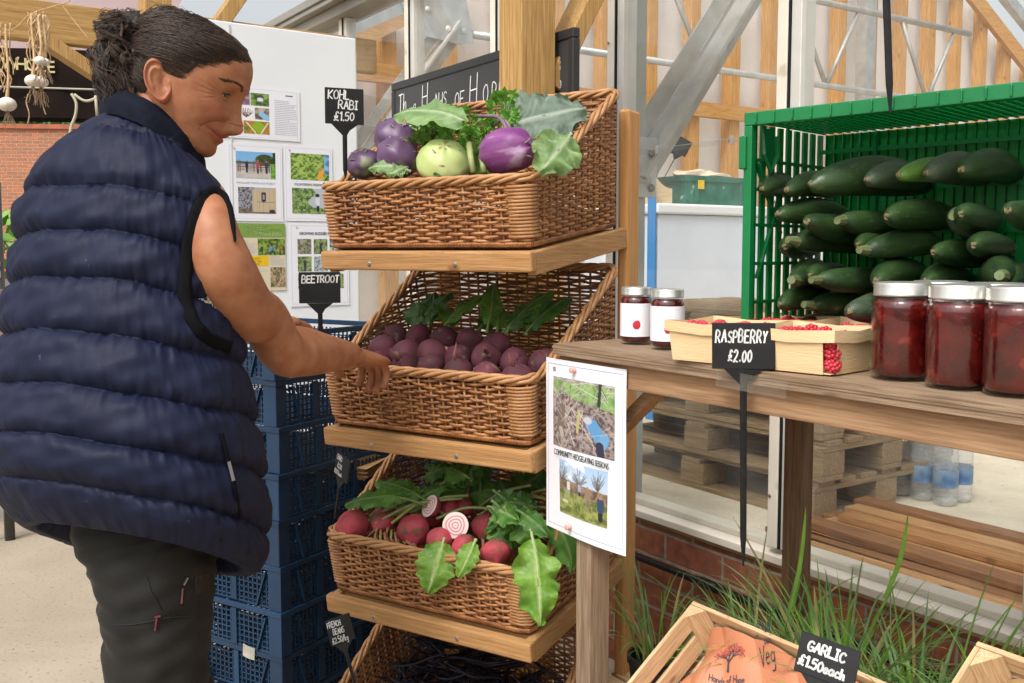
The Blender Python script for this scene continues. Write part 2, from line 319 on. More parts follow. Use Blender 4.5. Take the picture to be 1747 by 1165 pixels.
def text_obj(body, size, mat_, parent, loc, rot=(R(90), 0, 0), name='lettering', ext=.0003, align='LEFT', xs=1.0, bold=0):
    cu = bpy.data.curves.new('t', 'FONT'); cu.body = body; cu.size = size; cu.extrude = ext; cu.align_x = align; cu.offset = bold
    t = bpy.data.objects.new('t', cu); C.objects.link(t); bpy.context.view_layer.update()
    me = bpy.data.meshes.new_from_object(t); bpy.data.objects.remove(t); bpy.data.curves.remove(cu)
    me.materials.clear(); me.materials.append(mat_)
    for v in me.vertices: v.co.x *= xs
    o = bpy.data.objects.new(name, me); C.objects.link(o); o.parent = parent; o.location = loc; o.rotation_euler = rot; return o
# ---------------------------------------------------------------- little painter for printed photographs
def vnoise(h, w, cells, seed):
    g = np.random.RandomState(seed); gh, gw = max(2, int(cells)) + 1, max(2, int(cells * w / h)) + 1; a = g.rand(gh + 1, gw + 1)
    yy = np.linspace(0, gh - 1e-3, h); xx = np.linspace(0, gw - 1e-3, w); yi = yy.astype(int); xi = xx.astype(int)
    fy = (yy - yi)[:, None]; fx = (xx - xi)[None, :]; fy = fy * fy * (3 - 2 * fy); fx = fx * fx * (3 - 2 * fx)
    A = a[yi][:, xi]; B = a[yi][:, np.minimum(xi + 1, gw)]; Cc = a[np.minimum(yi + 1, gh)][:, xi]; D = a[np.minimum(yi + 1, gh)][:, np.minimum(xi + 1, gw)]
    return (A * (1 - fx) + B * fx) * (1 - fy) + (Cc * (1 - fx) + D * fx) * fy
class Pic:
    def __init__(s, w, h, col): s.w, s.h = w, h; s.a = np.zeros((h, w, 3)) + np.array(col); s.y, s.x = np.mgrid[0:h, 0:w]; s.x = s.x / w; s.y = s.y / h
    def blend(s, m, col): s.a = s.a * (1 - m[..., None]) + np.array(col) * m[..., None]
    def speck(s, mask, c1, c2, cells, seed):
        n = .6 * vnoise(s.h, s.w, cells, seed) + .4 * vnoise(s.h, s.w, cells * 2.3, seed + 1); n = np.clip((n - .3) * 2.5, 0, 1)
        col = np.array(c1) * (1 - n[..., None]) + np.array(c2) * n[..., None]; s.a = np.where(mask[..., None], col, s.a)
    def ell(s, cx, cy, rx, ry, col): s.blend((((s.x - cx) / rx) ** 2 + ((s.y - cy) / ry) ** 2 < 1).astype(float), col)
    def rect(s, x0, y0, x1, y1, col): s.blend(((s.x >= x0) & (s.x < x1) & (s.y >= y0) & (s.y < y1)).astype(float), col)
    def line(s, x0, y0, x1, y1, wd, col, a=1.0):
        asp = s.w / s.h; dx, dy = (x1 - x0) * asp, y1 - y0; L2 = dx * dx + dy * dy + 1e-9
        t = np.clip((((s.x - x0) * asp) * dx + (s.y - y0) * dy) / L2, 0, 1); d = np.sqrt(((s.x - x0) * asp - t * dx) ** 2 + (s.y - y0 - t * dy) ** 2)
        s.blend((d < wd).astype(float) * a, col)
    def man(s, x, y, hh, top, leg=(.02, .02, .03), skin=(.4, .2, .13)):
        s.line(x, y - hh * .45, x, y, hh * .09, leg); s.line(x, y - hh * .8, x, y - hh * .42, hh * .13, top); s.ell(x, y - hh * .93, hh * .07 * s.h / s.w, hh * .08, skin)
    def put(s, x0, x1, z0, z1, y, parent, name='photograph', bendf=None):
        """flat print in the XZ plane of its parent, colours stored per vertex"""
        V = [(x0 + (x1 - x0) * (i + .5 * 0) / (s.w - 1), y if bendf is None else y + bendf(x0 + (x1 - x0) * i / (s.w - 1), z1 - (z1 - z0) * j / (s.h - 1)), z1 - (z1 - z0) * j / (s.h - 1)) for j in range(s.h) for i in range(s.w)]
        F = [(j * s.w + i, (j + 1) * s.w + i, (j + 1) * s.w + i + 1, j * s.w + i + 1) for j in range(s.h - 1) for i in range(s.w - 1)]
        me = bpy.data.meshes.new(name); me.from_pydata(V, [], F); ca = me.color_attributes.new('Col', 'FLOAT_COLOR', 'POINT')
        buf = np.ones((s.h * s.w, 4), dtype=np.float32); buf[:, :3] = np.clip(s.a, 0, 1).reshape(-1, 3); ca.data.foreach_set('color', buf.ravel()); me.materials.append(vcol('print', .4))
        o = bpy.data.objects.new(name, me); C.objects.link(o); o.parent = parent; return o
# ================================================================ materials in use
W_STUD = lambda a: wood('stud_wood', (.55, .265, .065), (.68, .38, .13), a, knots=(.3, .13, .04))
W_POST = lambda a: wood('post_wood', (.38, .22, .07), (.52, .32, .12), a, knots=(.16, .07, .02))
W_RACK = lambda a: wood('rack_wood', (.38, .195, .07), (.52, .295, .125), a, knots=(.25, .11, .04), sc=1.6, grain=.6)
W_GREY = lambda a: wood('grey_wood', (.20, .135, .085), (.33, .24, .16), a, knots=(.1, .06, .035), sc=1.3)
W_TABLE = lambda a: wood('table_wood', (.27, .15, .075), (.40, .25, .14), a, knots=(.12, .06, .03), sc=1.2)
W_CRATE = lambda a: wood('crate_wood', (.60, .40, .21), (.72, .53, .32), a, knots=(.3, .16, .07), sc=2)
W_PLANK = lambda a: wood('plank_wood', (.38, .19, .07), (.60, .36, .16), a, knots=(.16, .07, .03))
W_PALL = lambda a: wood('pallet_wood', (.21, .145, .08), (.34, .235, .13), a, knots=(.12, .08, .05))
M_GALV = mat('galvanised', (.42, .43, .43), .42, (.56, .57, .56), 9, .15, 60, metal=.55)
M_ALU = mat('aluminium', (.62, .60, .55), .45, (.72, .70, .65), 7, .1, 40, metal=.3)
M_ALUD = mat('aluminium_grey', (.33, .33, .31), .5, (.45, .45, .42), 9, .1, 40, metal=.4)
M_CREAM = mat('cream_frame', (.66, .60, .50), .5, (.74, .69, .60), 6, .1, 50, spots=(9, .66, (.5, .45, .35)))
M_MEMB = mat('membrane', (.78, .77, .77), .6, (.88, .87, .87), 2.2, .7, 3, dist=.03)
M_CONC = mat('paving', (.29, .24, .175), .9, (.385, .325, .245), 1.4, .5, 90, detail=9, lo=.3, hi=.7, dist=.004, spots=(70, .62, (.20, .165, .12)), warp=1.2)
M_SAND = mat('sand', (.52, .45, .34), .95, (.66, .585, .455), 4, .8, 45, detail=8, dist=.01, spots=(60, .66, (.22, .17, .11)))
M_KERB = mat('kerb_concrete', (.30, .285, .24), .9, (.42, .40, .34), 9, .6, 70, dist=.004)
M_GLASS = glassmat('glazing', (.975, .985, .975), dirt=.035)
M_BLACK = mat('black_plastic', (.007, .007, .0075), .42, (.012, .012, .012), 30, .1, 90, spec=.25)
M_CHALK = mat('chalk', (.75, .75, .73), .9)
M_SLATE = mat('slate_card', (.010, .010, .011), .6, (.018, .018, .019), 16, .05, 60, spec=.25)
M_WHITE = mat('white_sheet', (.74, .76, .78), .5, (.79, .81, .82), 2, .03, 10)
M_PAPER = mat('paper', (.80, .80, .85), .3, coat=.3)
M_INK = mat('ink', (.03, .04, .03), .6)
M_SCREW = mat('screw', (.35, .33, .30), .4, metal=.9)
# ================================================================ ground and interior floor
g = MB(); g.add([(-60, -20, 0), (60, -20, 0), (60, 100, 0), (-60, 100, 0)], [(0, 1, 2, 3)])
tag(g.build('ground', M_CONC), kind='structure')
ZF = H - .93; ZS = H - .80; T0 = 1.90
fl = MB(); fl.add([(-5.5, .14, 0), (3, .14, 0), (3, 9.4, 0), (-5.5, 9.4, 0)], [(0, 1, 2, 3)])
tag(fl.build('interior_ground', M_SAND, loc=G(0, T0, ZF), rot=(0, 0, GA)), kind='structure')
# ================================================================ glasshouse (local x = along glass wall, y = into the house)
gh = empty('glasshouse', G(0, T0, 0), GA)
tag(gh, 'aluminium framed glasshouse on a low brick plinth, filling the view behind the stall', 'glasshouse')
b = MB(); b.box(-5.30, 3, 0, .11, 0, ZS - .005); b.build('plinth', brickmat('plinth_brick', (.42, .15, .07), (.27, .09, .05), (.38, .33, .25), bw=.215, bh=.066, ms=.011, dark=(.10, .04, .025)), gh)
b = MB(); b.box(-5.30, 3, -.004, .10, ZS - .004, ZS + .008); b.build('mortar_bed', mat('mortar', (.44, .33, .16), .95, (.34, .27, .16), 20, .8, 70), gh)
sill = MB(); sill.box(-5.30, 3, -.02, .03, ZS + .0095, ZS + .03); sill.box(-5.30, 3, .034, .088, ZS + .0095, ZS + .046)
sill.build('sill', M_CREAM, gh, bevel=.002)
b = MB(); b.box(-5.30, 3, .0300, .0339, ZS + .0097, ZS + .024); b.build('sill_gasket', M_BLACK, gh)
b = MB(); b.box(-5.30, 3, .112, .17, ZF - .02, ZS - .03); b.build('inner_kerb', M_KERB, gh, bevel=.006)
ZE = H + 1.07
bars = [-9.0 + .66 * 0] ; S_M = [-1.627 - .655 * k for k in range(-4, 6)]
for i, s in enumerate(S_M):
    f = MB(); f.box(s - .022, s + .010, -.014, .004, ZS + .047, ZE); fr = f.build('mullion', M_CREAM, gh, bevel=.003)
    f = MB(); f.box(s + .011, s + .0145, -.012, .03, ZS + .047, ZE); f.build('gasket', M_BLACK, fr)
    f = MB(); f.box(s + .015, s + .046, -.006, .045, ZS + .047, ZE); f.box(s - .020, s + .0105, .0105, .05, ZS + .047, ZE); f.build('glazing_bar', M_ALU, fr, bevel=.002)
    f = MB()
    for z in (ZS + .18, ZS + .55, H + .12, H + .33, H + .62): f.ell((s - .014, -.016, z), (.005, .003, .005), 8, 5)
    f.build('rivet', M_SCREW, fr)
pm = MB()
for a, c in zip(S_M[1:], S_M[:-1]):
    pp = MB(); lap = H + .28
    pp.box(a + .016, c - .016, .0055, .0085, ZS + .047, lap + .012); pp.box(a + .016, c - .016, .0092, .0098, lap, ZE)
    p_ = pp.build('pane', M_GLASS, gh)
    if -5 < a < 0:
        cl = MB()
        for k in (.28, .72): cl.box(a + .655 * k - .006, a + .655 * k + .006, .0035, .0053, lap - .003, lap + .020)
        cl.box(a + .02, c - .02, .0045, .0052, lap + .0115, lap + .0128)
        cl.build('lap_clip', M_ALUD, p_)
e = MB(); e.box(-5.30, 3, -.05, .09, ZE + .001, ZE + .05); e.box(-5.30, 3, -.09, -.02, ZE + .051, ZE + .075); e.box(-5.30, 3, -.10, .10, ZE + .076, ZE + .115); e.build('gutter', mat('gutter_metal', (.27, .26, .23), .6, (.40, .38, .34), 6, .3, 30, stretch=(.3, 1, 1), metal=.2), gh, bevel=.004)
# trusses: galvanised posts, rafters, ties and knee braces
def tr(s, parts):
    for nm, m_ in parts: m_.build(nm, M_GALV, gh, bevel=.002)
for s in (-4.93, -2.415, .33):
    m_ = MB(); m_.box(s - .05, s + .05, .12, .20, ZF - .05, ZE + .05); m_.box(s - .002, s + .05, .10, .1195, ZF, ZE)
    m_.box(s - .065, s + .065, .10, .215, H + .02 if 0 else H + .215, H + .235)
    m_.build('column', M_GALV if s > 0 or s < -4 else mat('column_steel', (.34, .36, .34), .6, (.46, .48, .45), 5, .3, 30, spots=(14, .68, (.25, .22, .16)), stretch=(1, 1, .5)), gh, bevel=.003)
    rz = lambda t: ZE - .03 + (t) * .50
    zt = H + 1.26
    br = MB(); a_, b_ = Vector((s + .03, .17, H + .23)), Vector((s + .03, .17 + .83, H + .23 + 1.08))
    br.bar(a_, b_, .012, .11, up=Vector((1, 0, 0))); d_ = Vector((0, -.79, .61)) * .055
    br.bar(a_ + Vector((-.03, 0, 0)) + d_, b_ + Vector((-.03, 0, 0)) + d_, .06, .008, up=Vector((1, 0, 0)))
    br.bar(a_ + Vector((-.03, 0, 0)) - d_, b_ + Vector((-.03, 0, 0)) - d_, .06, .008, up=Vector((1, 0, 0)))
    br.build('knee_brace', mat('brace_steel', (.40, .38, .34), .55, (.52, .51, .48), 7, .3, 40, metal=.35), gh)
    bp_ = MB(); bp_.box(s - .06, s + .065, .098, .21, H + .235, H + .245); bp_.box(s + .051, s + .058, .12, .24, H + .17, H + .36)
    bp_.build('bracket', M_GALV, gh, bevel=.002)
    bo = MB()
    for (yy, zz) in ((.145, H + .19), (.145, H + .34), (.215, H + .20), (.215, H + .31)): bo.lathe([(.014, 0), (.014, .01), (.008, .012), (.008, .018)], 6, (0, 0, 0)) if 0 else bo.ell((s + .062, yy, zz), (.010, .013, .013), 8, 6)
    bo.build('bolt', mat('rusty_bolt', (.16, .11, .07), .7, (.3, .26, .2), 30, metal=.6), gh)
    rf = MB(); rf.bar((s, .1, rz(.1)), (s, 4.6, rz(4.6)), .07, .10, up=Vector((0, 0, 1))); rf.bar((s, 4.6, rz(4.6)), (s, 9.1, rz(.1)), .07, .10); rf.build('rafter', M_GALV, gh)
    pl = MB(); yy = 1.0; pl.prism([(0.62, rz(.62) + .05), (1.02, rz(1.02) + .05), (1.10, zt - .06), (1.02, zt - .08), (.70, rz(.62) - .14)], -.004, .004)
    for i_ in range(len(pl.v)): x, y, z = pl.v[i_]; pl.v[i_] = (s + .045 + y, x, z)
    po = pl.build('gusset_plate', M_GALV, gh)
    gb = MB()
    for (y2, z2) in ((.98, rz(.9)), (.80, rz(.62)), (.93, zt + .0), (1.03, zt + 0)): gb.ell((s + .05, y2, z2), (.012, .018, .018), 8, 5)
    gb.build('bolt', M_ALU, po)
    ti = MB(); ti.tube([(s, 1.0, zt), (s, 8.2, zt)], .024, 8); ti.build('tie_tube', M_GALV, gh, smooth=True)
    for y2 in (1.32, 2.35, 4.0):
        ck = MB(); ck.bar((s, y2, zt - .03), (s, y2, zt - .07), .012, .02); ck.bar((s, y2 - .02, zt - .085), (s, y2 - .025, zt - .13), .008, .015); ck.bar((s, y2 + .02, zt - .085), (s, y2 + .025, zt - .13), .008, .015); ck.box(s - .006, s + .006, y2 - .028, y2 + .028, zt - .088, zt - .07); ck.build('clip', M_ALU, gh)
    up = MB(); up.tube([(s, 3.3, zt + .62), (s, 6.2, zt + .62)], .026, 8)
    for y2 in (3.0, 4.3, 5.6): up.tube([(s, y2, zt + .0), (s, y2 - .38, zt + .62)], .018, 7); up.tube([(s, y2, zt), (s, y2 + .38, zt + .62)], .018, 7)
    up.build('web_strut', mat('web_steel', (.33, .32, .30), .5, (.46, .44, .42), 9, metal=.4), gh, smooth=True)
# eave-side purlin timber
# ================================================================ timber partition inside (plane s = -5.3)
tp = empty('timber_partition', G(-5.35, T0, 0), GA)
tag(tp, 'orange pine stud partition faced with white membrane inside the glasshouse', 'partition wall')
def roofz(y): return ZE + .05 + (y if y < 4.7 else 9.4 - y) * .54
mb = MB(); P = []
nu = 60
for i in range(nu + 1):
    y = 9.2 * i / nu; zt_ = roofz(y) - .03; P.append([(-.10 + .006 * math.sin(y * 9 + j * 1.3) + .006 * math.sin(j * 2.1 + y * 3), y, ZF + (zt_ - ZF) * j / 24) for j in range(25)])
mb.grid(P); mb.build('membrane', M_MEMB, tp, smooth=True)
y = .35; k = 0
while y < 9.0:
    zt_ = roofz(y) - .02; s_ = MB(); w_ = .085 + .02 * ((k * 7) % 3) / 2
    s_.box(-.05, .045, y - w_ / 2, y + w_ / 2, ZF, zt_); o = s_.build('stud', W_STUD('z'), tp, bevel=.003); y += .42; k += 1
b = MB(); b.box(.0455, .09, 0, 4.5, H + .99, H + 1.10); b.build('rail', W_STUD('y'), tp, bevel=.003)
b = MB(); b.bar((.07, .1, roofz(.1) - .16), (.07, 4.7, roofz(4.7) - .16), .045, .15); b.bar((.07, 4.7, roofz(4.7) - .16), (.07, 9.2, roofz(9.2) - .16), .045, .15); b.build('rafter', W_STUD('y'), tp)
for y0_ in (4.35, 5.05): b = MB(); b.box(.046, .10, y0_, y0_ + .11, ZF, H + .988); b.build('door_post', W_STUD('z'), tp, bevel=.003)
b = MB(); b.box(.02, .06, 5.165, 6.3, H + .70, H + .92); b.build('door_head', W_STUD('y'), tp, bevel=.003)
b = MB(); b.box(-.09, -.08, 5.2, 6.0, ZF, H + .7); b.build('doorway', mat('dark_doorway', (.28, .26, .20), .3, (.50, .46, .36), 3), tp)
for y0_ in (5.05, 8.3): b = MB(); b.box(.12, .22, y0_ + .0, y0_ + .12, ZF, roofz(y0_) - .1); b.build('steel_post', M_GALV, tp)
# ================================================================ things inside the glasshouse
q = toG(at_s(1118, 346, -3.95)); fz = empty('cabinet', G(q[0] - .65, q[1], ZF), GA)
tag(fz, 'white cabinet inside the glasshouse carrying a green crate', 'cabinet')
b = MB(); b.box(0, .65, .02, 1.5, 0, q[2] - ZF - .06); b.build('body', mat('white_enamel', (.62, .66, .74), .35, (.68, .72, .79), 3), fz, bevel=.01)
b = MB(); b.box(-.01, .67, 0, 1.52, q[2] - ZF - .058, q[2] - ZF); b.build('lid', mat('white_lid', (.76, .77, .79), .35), fz, bevel=.012)
b = MB(); b.box(.60, .66, -.012, -.002, 0, q[2] - ZF + .18); b.build('blue_trim', mat('blue_trim', (.03, .22, .55), .4), fz, bevel=.003)
zc = q[2] + .002
def lattice_bits(mb, x0, x1, z0, z1, nx, nz, wx, wz, put):
    for i in range(nx + 1): put(mb, x0 + (x1 - x0) * i / nx, None, wx)
    for j in range(nz + 1): put(mb, None, z0 + (z1 - z0) * j / nz, wz)
yc_ = toG(at_s(1172, 340, q[0] - .10))[1]; cg = empty('green_crate', G(q[0] - .40, yc_, zc), GA); cg.scale = (.72, .72, .72)
tag(cg, 'scuffed dark green lidded crate standing on the white cabinet inside the glasshouse', 'crate')
b = MB(); b.box(0, .4, 0, .75, 0, .22); b.box(-.012, .412, -.012, .762, .19, .235); b.box(.401, .409, .1, .14, .02, .19); b.box(.401, .409, .6, .64, .02, .19)
b.build('body', mat('teal_plastic', (.01, .10, .06), .5, (.04, .17, .12), 8, .2, 30, spots=(9, .66, (.35, .42, .36))), cg, bevel=.006)
b = MB(); b.box(.413, .415, .12, .19, .13, .20); b.build('sticker', mat('yellow_sticker', (.75, .5, .03), .5), cg)
cs_ = MB(); cs_.ell((.14, .25, .18), (.10, .2, .035), 14, 8, fn=lambda d: 1 + .25 * math.sin(7 * d.x + 5 * d.y)); o = cs_.build('folded_paper_bags', mat('kraft_pale', (.6, .47, .33), .8, (.7, .58, .45), 10, .5, 20)); o.location = cg.location + Vector((0, 0, .0)); o.rotation_euler = (0, 0, GA)
tag(o, 'crumpled brown paper heaped on the dark green crate inside the glasshouse', 'paper bags')
mg = empty('magazine_holder', G(q[0] - .22, q[1] + .02, zc), GA); mg.scale = (.66, .66, .66)
tag(mg, 'wooden magazine holder with a curved cutaway side on the white cabinet', 'holder')
b = MB(); ol = [(0, 0), (.26, 0), (.26, .13)] + [(.26 - .12 * math.sin(a) if 0 else .26 - .26 * (k / 8), .13 + .19 * (k / 8) ** 2.2) for k, a in enumerate([0] * 9) if k > 0]
b.prism([(x_, z_) for x_, z_ in ol], 0, .012); b.prism([(x_, z_) for x_, z_ in ol], .20, .212)
for i_ in range(len(b.v)): x_, y_, z_ = b.v[i_]; b.v[i_] = (y_ + .01, x_, z_)
b.box(.0225, .21, 0, .008, .001, .31); b.box(.0225, .21, .245, .259, .001, .128); b.build('panel', mat('birch_ply', (.62, .45, .25), .6, (.70, .54, .33), 5, stretch=(1, 1, 8)), mg)
for k in range(9):
    sg = empty('spare_price_sign', mg.location + g1 * (.03 + .014 * (k % 5)) + g2 * (.05 + .020 * (k % 3)) + Vector((0, 0, .02)), rot=(R(-16 + 6 * (k % 5)), R(-24 + 6.5 * k), GA + R(65)))
    sg.scale = (1, 1, 1); b = MB(); b.box(-.05, .05, -.0015, .0015, .30, .39); b.build('card', M_SLATE, sg, bevel=.004)
    b = MB(); b.tube([(0, 0, .005), (0, 0, .29)], [.003, .006], 6, flat=.5); b.prism([(-.005, .262), (.005, .262), (.03, .2995), (-.03, .2995)], -.0014, .0014); b.build('stake', M_BLACK, sg)
    tag(sg, 'blank black price sign fanned out in the wooden magazine holder inside the glasshouse', 'price sign', 'spare price signs in the wooden holder')
# pallets
P0 = toG(at_z(1180, 845, ZF)); pal0 = None
def make_pallet():
    e_ = empty('pallet', (0, 0, 0)); n = MB()
    for i in range(7): n.box(-1.2, 0, .02 + i * .115, .02 + i * .115 + .085, .122, .140)
    n.build('deck_board', W_PALL('x'), e_, bevel=.002)
    n = MB()
    for x in (-1.2, -.65, -.1): n.box(x, x + .1, 0, .8, .103, .1215)
    n.build('stringer', W_PALL('y'), e_, bevel=.002)
    n = MB()
    for x in (-1.2, -.66, -.13):
        for y in (0.001, .34, .68): n.box(x + .002, x + .128, y, y + .12, .0205, .1025)
    n.build('block', W_PALL('x'), e_, bevel=.003)
    n = MB()
    for y in (0, .34, .68): n.box(-1.198, -.002, y + .002, y + .115, 0, .02)
    n.build('base_board', W_PALL('x'), e_, bevel=.002); return e_
ords = ['bottom', 'second lowest', 'third lowest', 'fourth lowest', 'topmost']
for k in range(5):
    e_ = make_pallet() if k == 0 else copy_tree(pal0)
    if k == 0: pal0 = e_
    e_.location = G(-2.12 + .012 * ((k * 5) % 3), 2.66 + .01 * ((k * 7) % 3), ZF + .1415 * k); e_.rotation_euler = (0, 0, GA + R(.5 * ((k * 3) % 4 - 1)))
    tag(e_, ('%s weathered wooden pallet of the stack seen through the glass' % ords[k]), 'pallet', 'stacked pallets inside the glasshouse')
# planks
pk = [(2.20, .0), (2.28, .0), (2.36, .0), (2.44, .0), (2.53, .0), (2.62, .0), (2.72, .0), (2.82, .0), (2.40, .026), (2.58, .026), (2.70, .026), (2.84, .026)]
nm_ = ['nearest of the bottom layer', 'second of the bottom layer', 'third of the bottom layer', 'fourth of the bottom layer', 'fifth of the bottom layer', 'sixth of the bottom layer', 'seventh of the bottom layer', 'farthest of the bottom layer', 'nearest of the upper layer', 'second of the upper layer', 'third of the upper layer', 'farthest of the upper layer']
for k, (t_, z_) in enumerate(pk):
    b = MB(); b.box(-.05 * (k % 3) - 1.2, 1.3, -.038, .038, 0, .024); o = b.build('plank', wood('plank_wood%d' % (k % 3), *[((.30, .13, .045), (.48, .25, .10)), ((.36, .18, .07), (.54, .31, .14)), ((.19, .085, .035), (.32, .15, .065))][k % 3], 'x'), bevel=.002)
    o.location = G(-.83, t_ + .12, ZF + .002 + z_); o.rotation_euler = (0, 0, GA + R(-1.5 + 1.1 * ((k * 5) % 4)))
    tag(o, 'sawn timber plank lying on the sand, %s' % nm_[k], 'plank', 'planks lying on the sand inside the glasshouse')
# water bottles
def make_bottle(loc):
    e_ = empty('water_bottle', loc); pr = [(.012, .0), (.040, .004), (.044, .02)]
    for i in range(14): pr += [(.044, .03 + i * .015), (.0415, .0345 + i * .015), (.044, .039 + i * .015)]
    pr += [(.043, .245), (.030, .285), (.014, .305), (.0135, .318)]
    b = MB(); b.lathe(pr, 20); b.build('body', glassmat('bottle_plastic', (.93, .94, .94), rough=.12, dirt=.30, dirtcol=(.85, .87, .88)) if 'bottle_plastic' not in MT else MT['bottle_plastic'], e_, smooth=True)
    b = MB(); b.lathe([(.0452, .07), (.0452, .135)], 20, caps=False); b.build('label', mat('bottle_label', (.05, .14, .30), .5, (.30, .40, .52), 14), e_, smooth=True)
    b = MB(); b.lathe([(.015, .306), (.0155, .325)], 14); b.build('cap', mat('blue_cap', (.05, .2, .5), .4), e_); return e_
bt = at_z(1575, 852, ZF); b0 = None
for k in range(6):
    i, j = k % 3, k // 3; p = bt + g1 * (-.10 + .093 * i) + g2 * (.093 * j)
    o = make_bottle(p) if k == 0 else copy_tree(b0)
    if k == 0: b0 = o
    o.location = p
    tag(o, 'clear water bottle with blue label, %s of the %s row in the pack' % (['left', 'middle', 'right'][i], ['front', 'back'][j]), 'bottle', 'pack of water bottles on the glasshouse floor')
pw = MB(); pw.grid([[(x * .05, y * .05, .004 + .01 * math.sin(x * 2 + y)) for y in range(3)] for x in range(7)]); o = pw.build('paper_sheet', M_PAPER, smooth=True); o.location = at_z(1335, 915, ZF + .004); o.rotation_euler = (0, 0, GA + .2); tag(o, 'white paper scrap lying on the sand left of the table leg', 'paper')
# pipe on the plinth
b = MB(); b.tube([(-4, -.03, .30), (-2.0, -.03, .30), (-1.99, -.03, .30), (-.2, -.03, .285)], .0105, 10); b.tube([(-1.86, -.03, .2995), (-1.80, -.03, .299)], .0145, 10)
o = b.build('water_pipe', M_BLACK, smooth=True); o.location = G(0, T0 - .0, ZS - .30 + -.105); o.rotation_euler = (0, 0, GA); tag(o, 'black plastic water pipe running along the brick plinth', 'pipe')
# ================================================================ distant brick wall, trees, left edge clutter
b = MB(); b.box(-14, 14, 0, .35, 0, 3.92); bw_ = empty('garden_wall', (-9, 21.5, 0), R(6)); b.build('brickwork', brickmat('old_brick', (.52, .20, .10), (.36, .17, .10), (.55, .46, .36), dark=(.25, .16, .11)), bw_)
b = MB(); b.box(-14, 14, -.06, .41, 3.921, 4.02); b.build('coping', mat('coping_brick', (.42, .13, .06), .9, (.30, .10, .06), 5, .5), bw_); tag(bw_, 'tall old red brick garden wall with tile coping, behind the black canopy', 'wall')
def tree(x, y, h, r, seed, label, c1, c2):
    q_ = random.Random(seed); e_ = empty('tree', (x, y, 0)); b = MB(); b.tube([(0, 0, 0), (.1, 0, h * .35), (0, .1, h * .7)], [.22, .16, .08], 8)
    for k in range(7): a = k * .9; b.tube([(0, 0, h * (.35 + .04 * k)), (math.cos(a) * r * .6, math.sin(a) * r * .6, h * (.6 + .05 * k))], [.07, .02], 5)
    b.build('trunk', mat('bark', (.10, .07, .045), .9, (.16, .12, .08), 20), e_, smooth=True)
    L_ = MB(); cl = [(q_.gauss(0, r * .5), q_.gauss(0, r * .5), h * .72 + q_.gauss(0, h * .16), q_.uniform(.35, .8)) for _ in range(40)]
    for _ in range(5200):
        cx, cy, cz, cr = q_.choice(cl); d = Vector((q_.gauss(0, 1), q_.gauss(0, 1), q_.gauss(0, 1))).normalized(); p = Vector((cx, cy, cz)) + d * cr * q_.random() ** .4
        u = Vector((q_.gauss(0, 1), q_.gauss(0, 1), q_.gauss(0, 1))).normalized(); w = u.orthogonal().normalized(); s_ = q_.uniform(.06, .12)
        L_.val = q_.random(); L_.add([p - u * s_, p + w * s_ * .6, p + u * s_, p - w * s_ * .6], [(0, 1, 2, 3)])
    L_.build('crown', mat('leaf_mass' + str(seed), c1, .6, attrcol=c2), e_, attr=True); tag(e_, label, 'tree', 'trees beyond the brick wall')
tree(-14.5, 25.5, 6.0, 1.9, 1, 'bright green tree showing over the wall at the left edge', (.10, .20, .03), (.25, .38, .10))
tree(-12.2, 26.5, 6.2, 2.0, 2, 'grey green tree showing over the wall below the hanging garlic', (.07, .15, .06), (.20, .30, .16))
tree(-9.5, 25.5, 6.0, 2.0, 3, 'deep green tree showing over the wall nearest the shoulder', (.06, .14, .03), (.18, .30, .08))
st = empty('planter_stand', at_z(-22, 590, 0) if 0 else at_d(-12, 430, 4.2) - Vector((0, 0, H)), R(20)); tag(st, 'metal framed planter stand with low timber rails at the left edge', 'planter')
b = MB(); b.tube([(.02, 0, 0), (.02, 0, 1.58)], .022, 10); b.tube([(-.06, 0, 0), (-.06, 0, 1.50)], .012, 8); b.build('pole', mat('dark_pole', (.12, .12, .12), .3, metal=.8), st, smooth=True)
b = MB(); b.box(-.9, .03, -.04, -.012, 1.17, 1.20); b.box(-.9, .03, -.04, -.012, 1.22, 1.24); b.build('rail', M_GALV, st)
b = MB(); b.box(-.9, .05, -.03, 0.05, .84, .98); b.box(-.9, .05, -.03, 0.05, 1.0, 1.12); b.build('timber_rail', W_GREY('x'), st)
b = MB(); b.box(-.9, -.08, .06, .5, 1.22, 1.45); b.build('trough', mat('terracotta', (.35, .16, .07), .8, (.2, .1, .05), 8), st, bevel=.01)
for k, (x, hgt) in enumerate(((.10, .40), (.16, .30))):
    pass
pt = empty('potted_plant', at_d(22, 430, 4.6) - Vector((0, 0, H))); tag(pt, 'leafy plant in a pale tub showing left of the quilted shoulder', 'plant')
b = MB(); b.lathe([(.10, 0), (.16, 1.1), (.165, 1.15), (.12, 1.15)], 16); b.build('tub', mat('pale_tub', (.6, .6, .58), .7), pt, smooth=True); b = MB(); q_ = random.Random(5)
for _ in range(120):
    p = Vector((q_.gauss(0, .08), q_.gauss(0, .08), 1.15 + q_.uniform(0, .32))); u = Vector((q_.gauss(0, 1), q_.gauss(0, 1), .6)).normalized(); w = u.orthogonal().normalized(); s_ = .04; b.add([p, p + u * s_ + w * .02, p + u * s_ * 2, p + u * s_ - w * .02], [(0, 1, 2, 3)])
b.build('foliage', mat('herb_green', (.16, .35, .05), .5), pt)
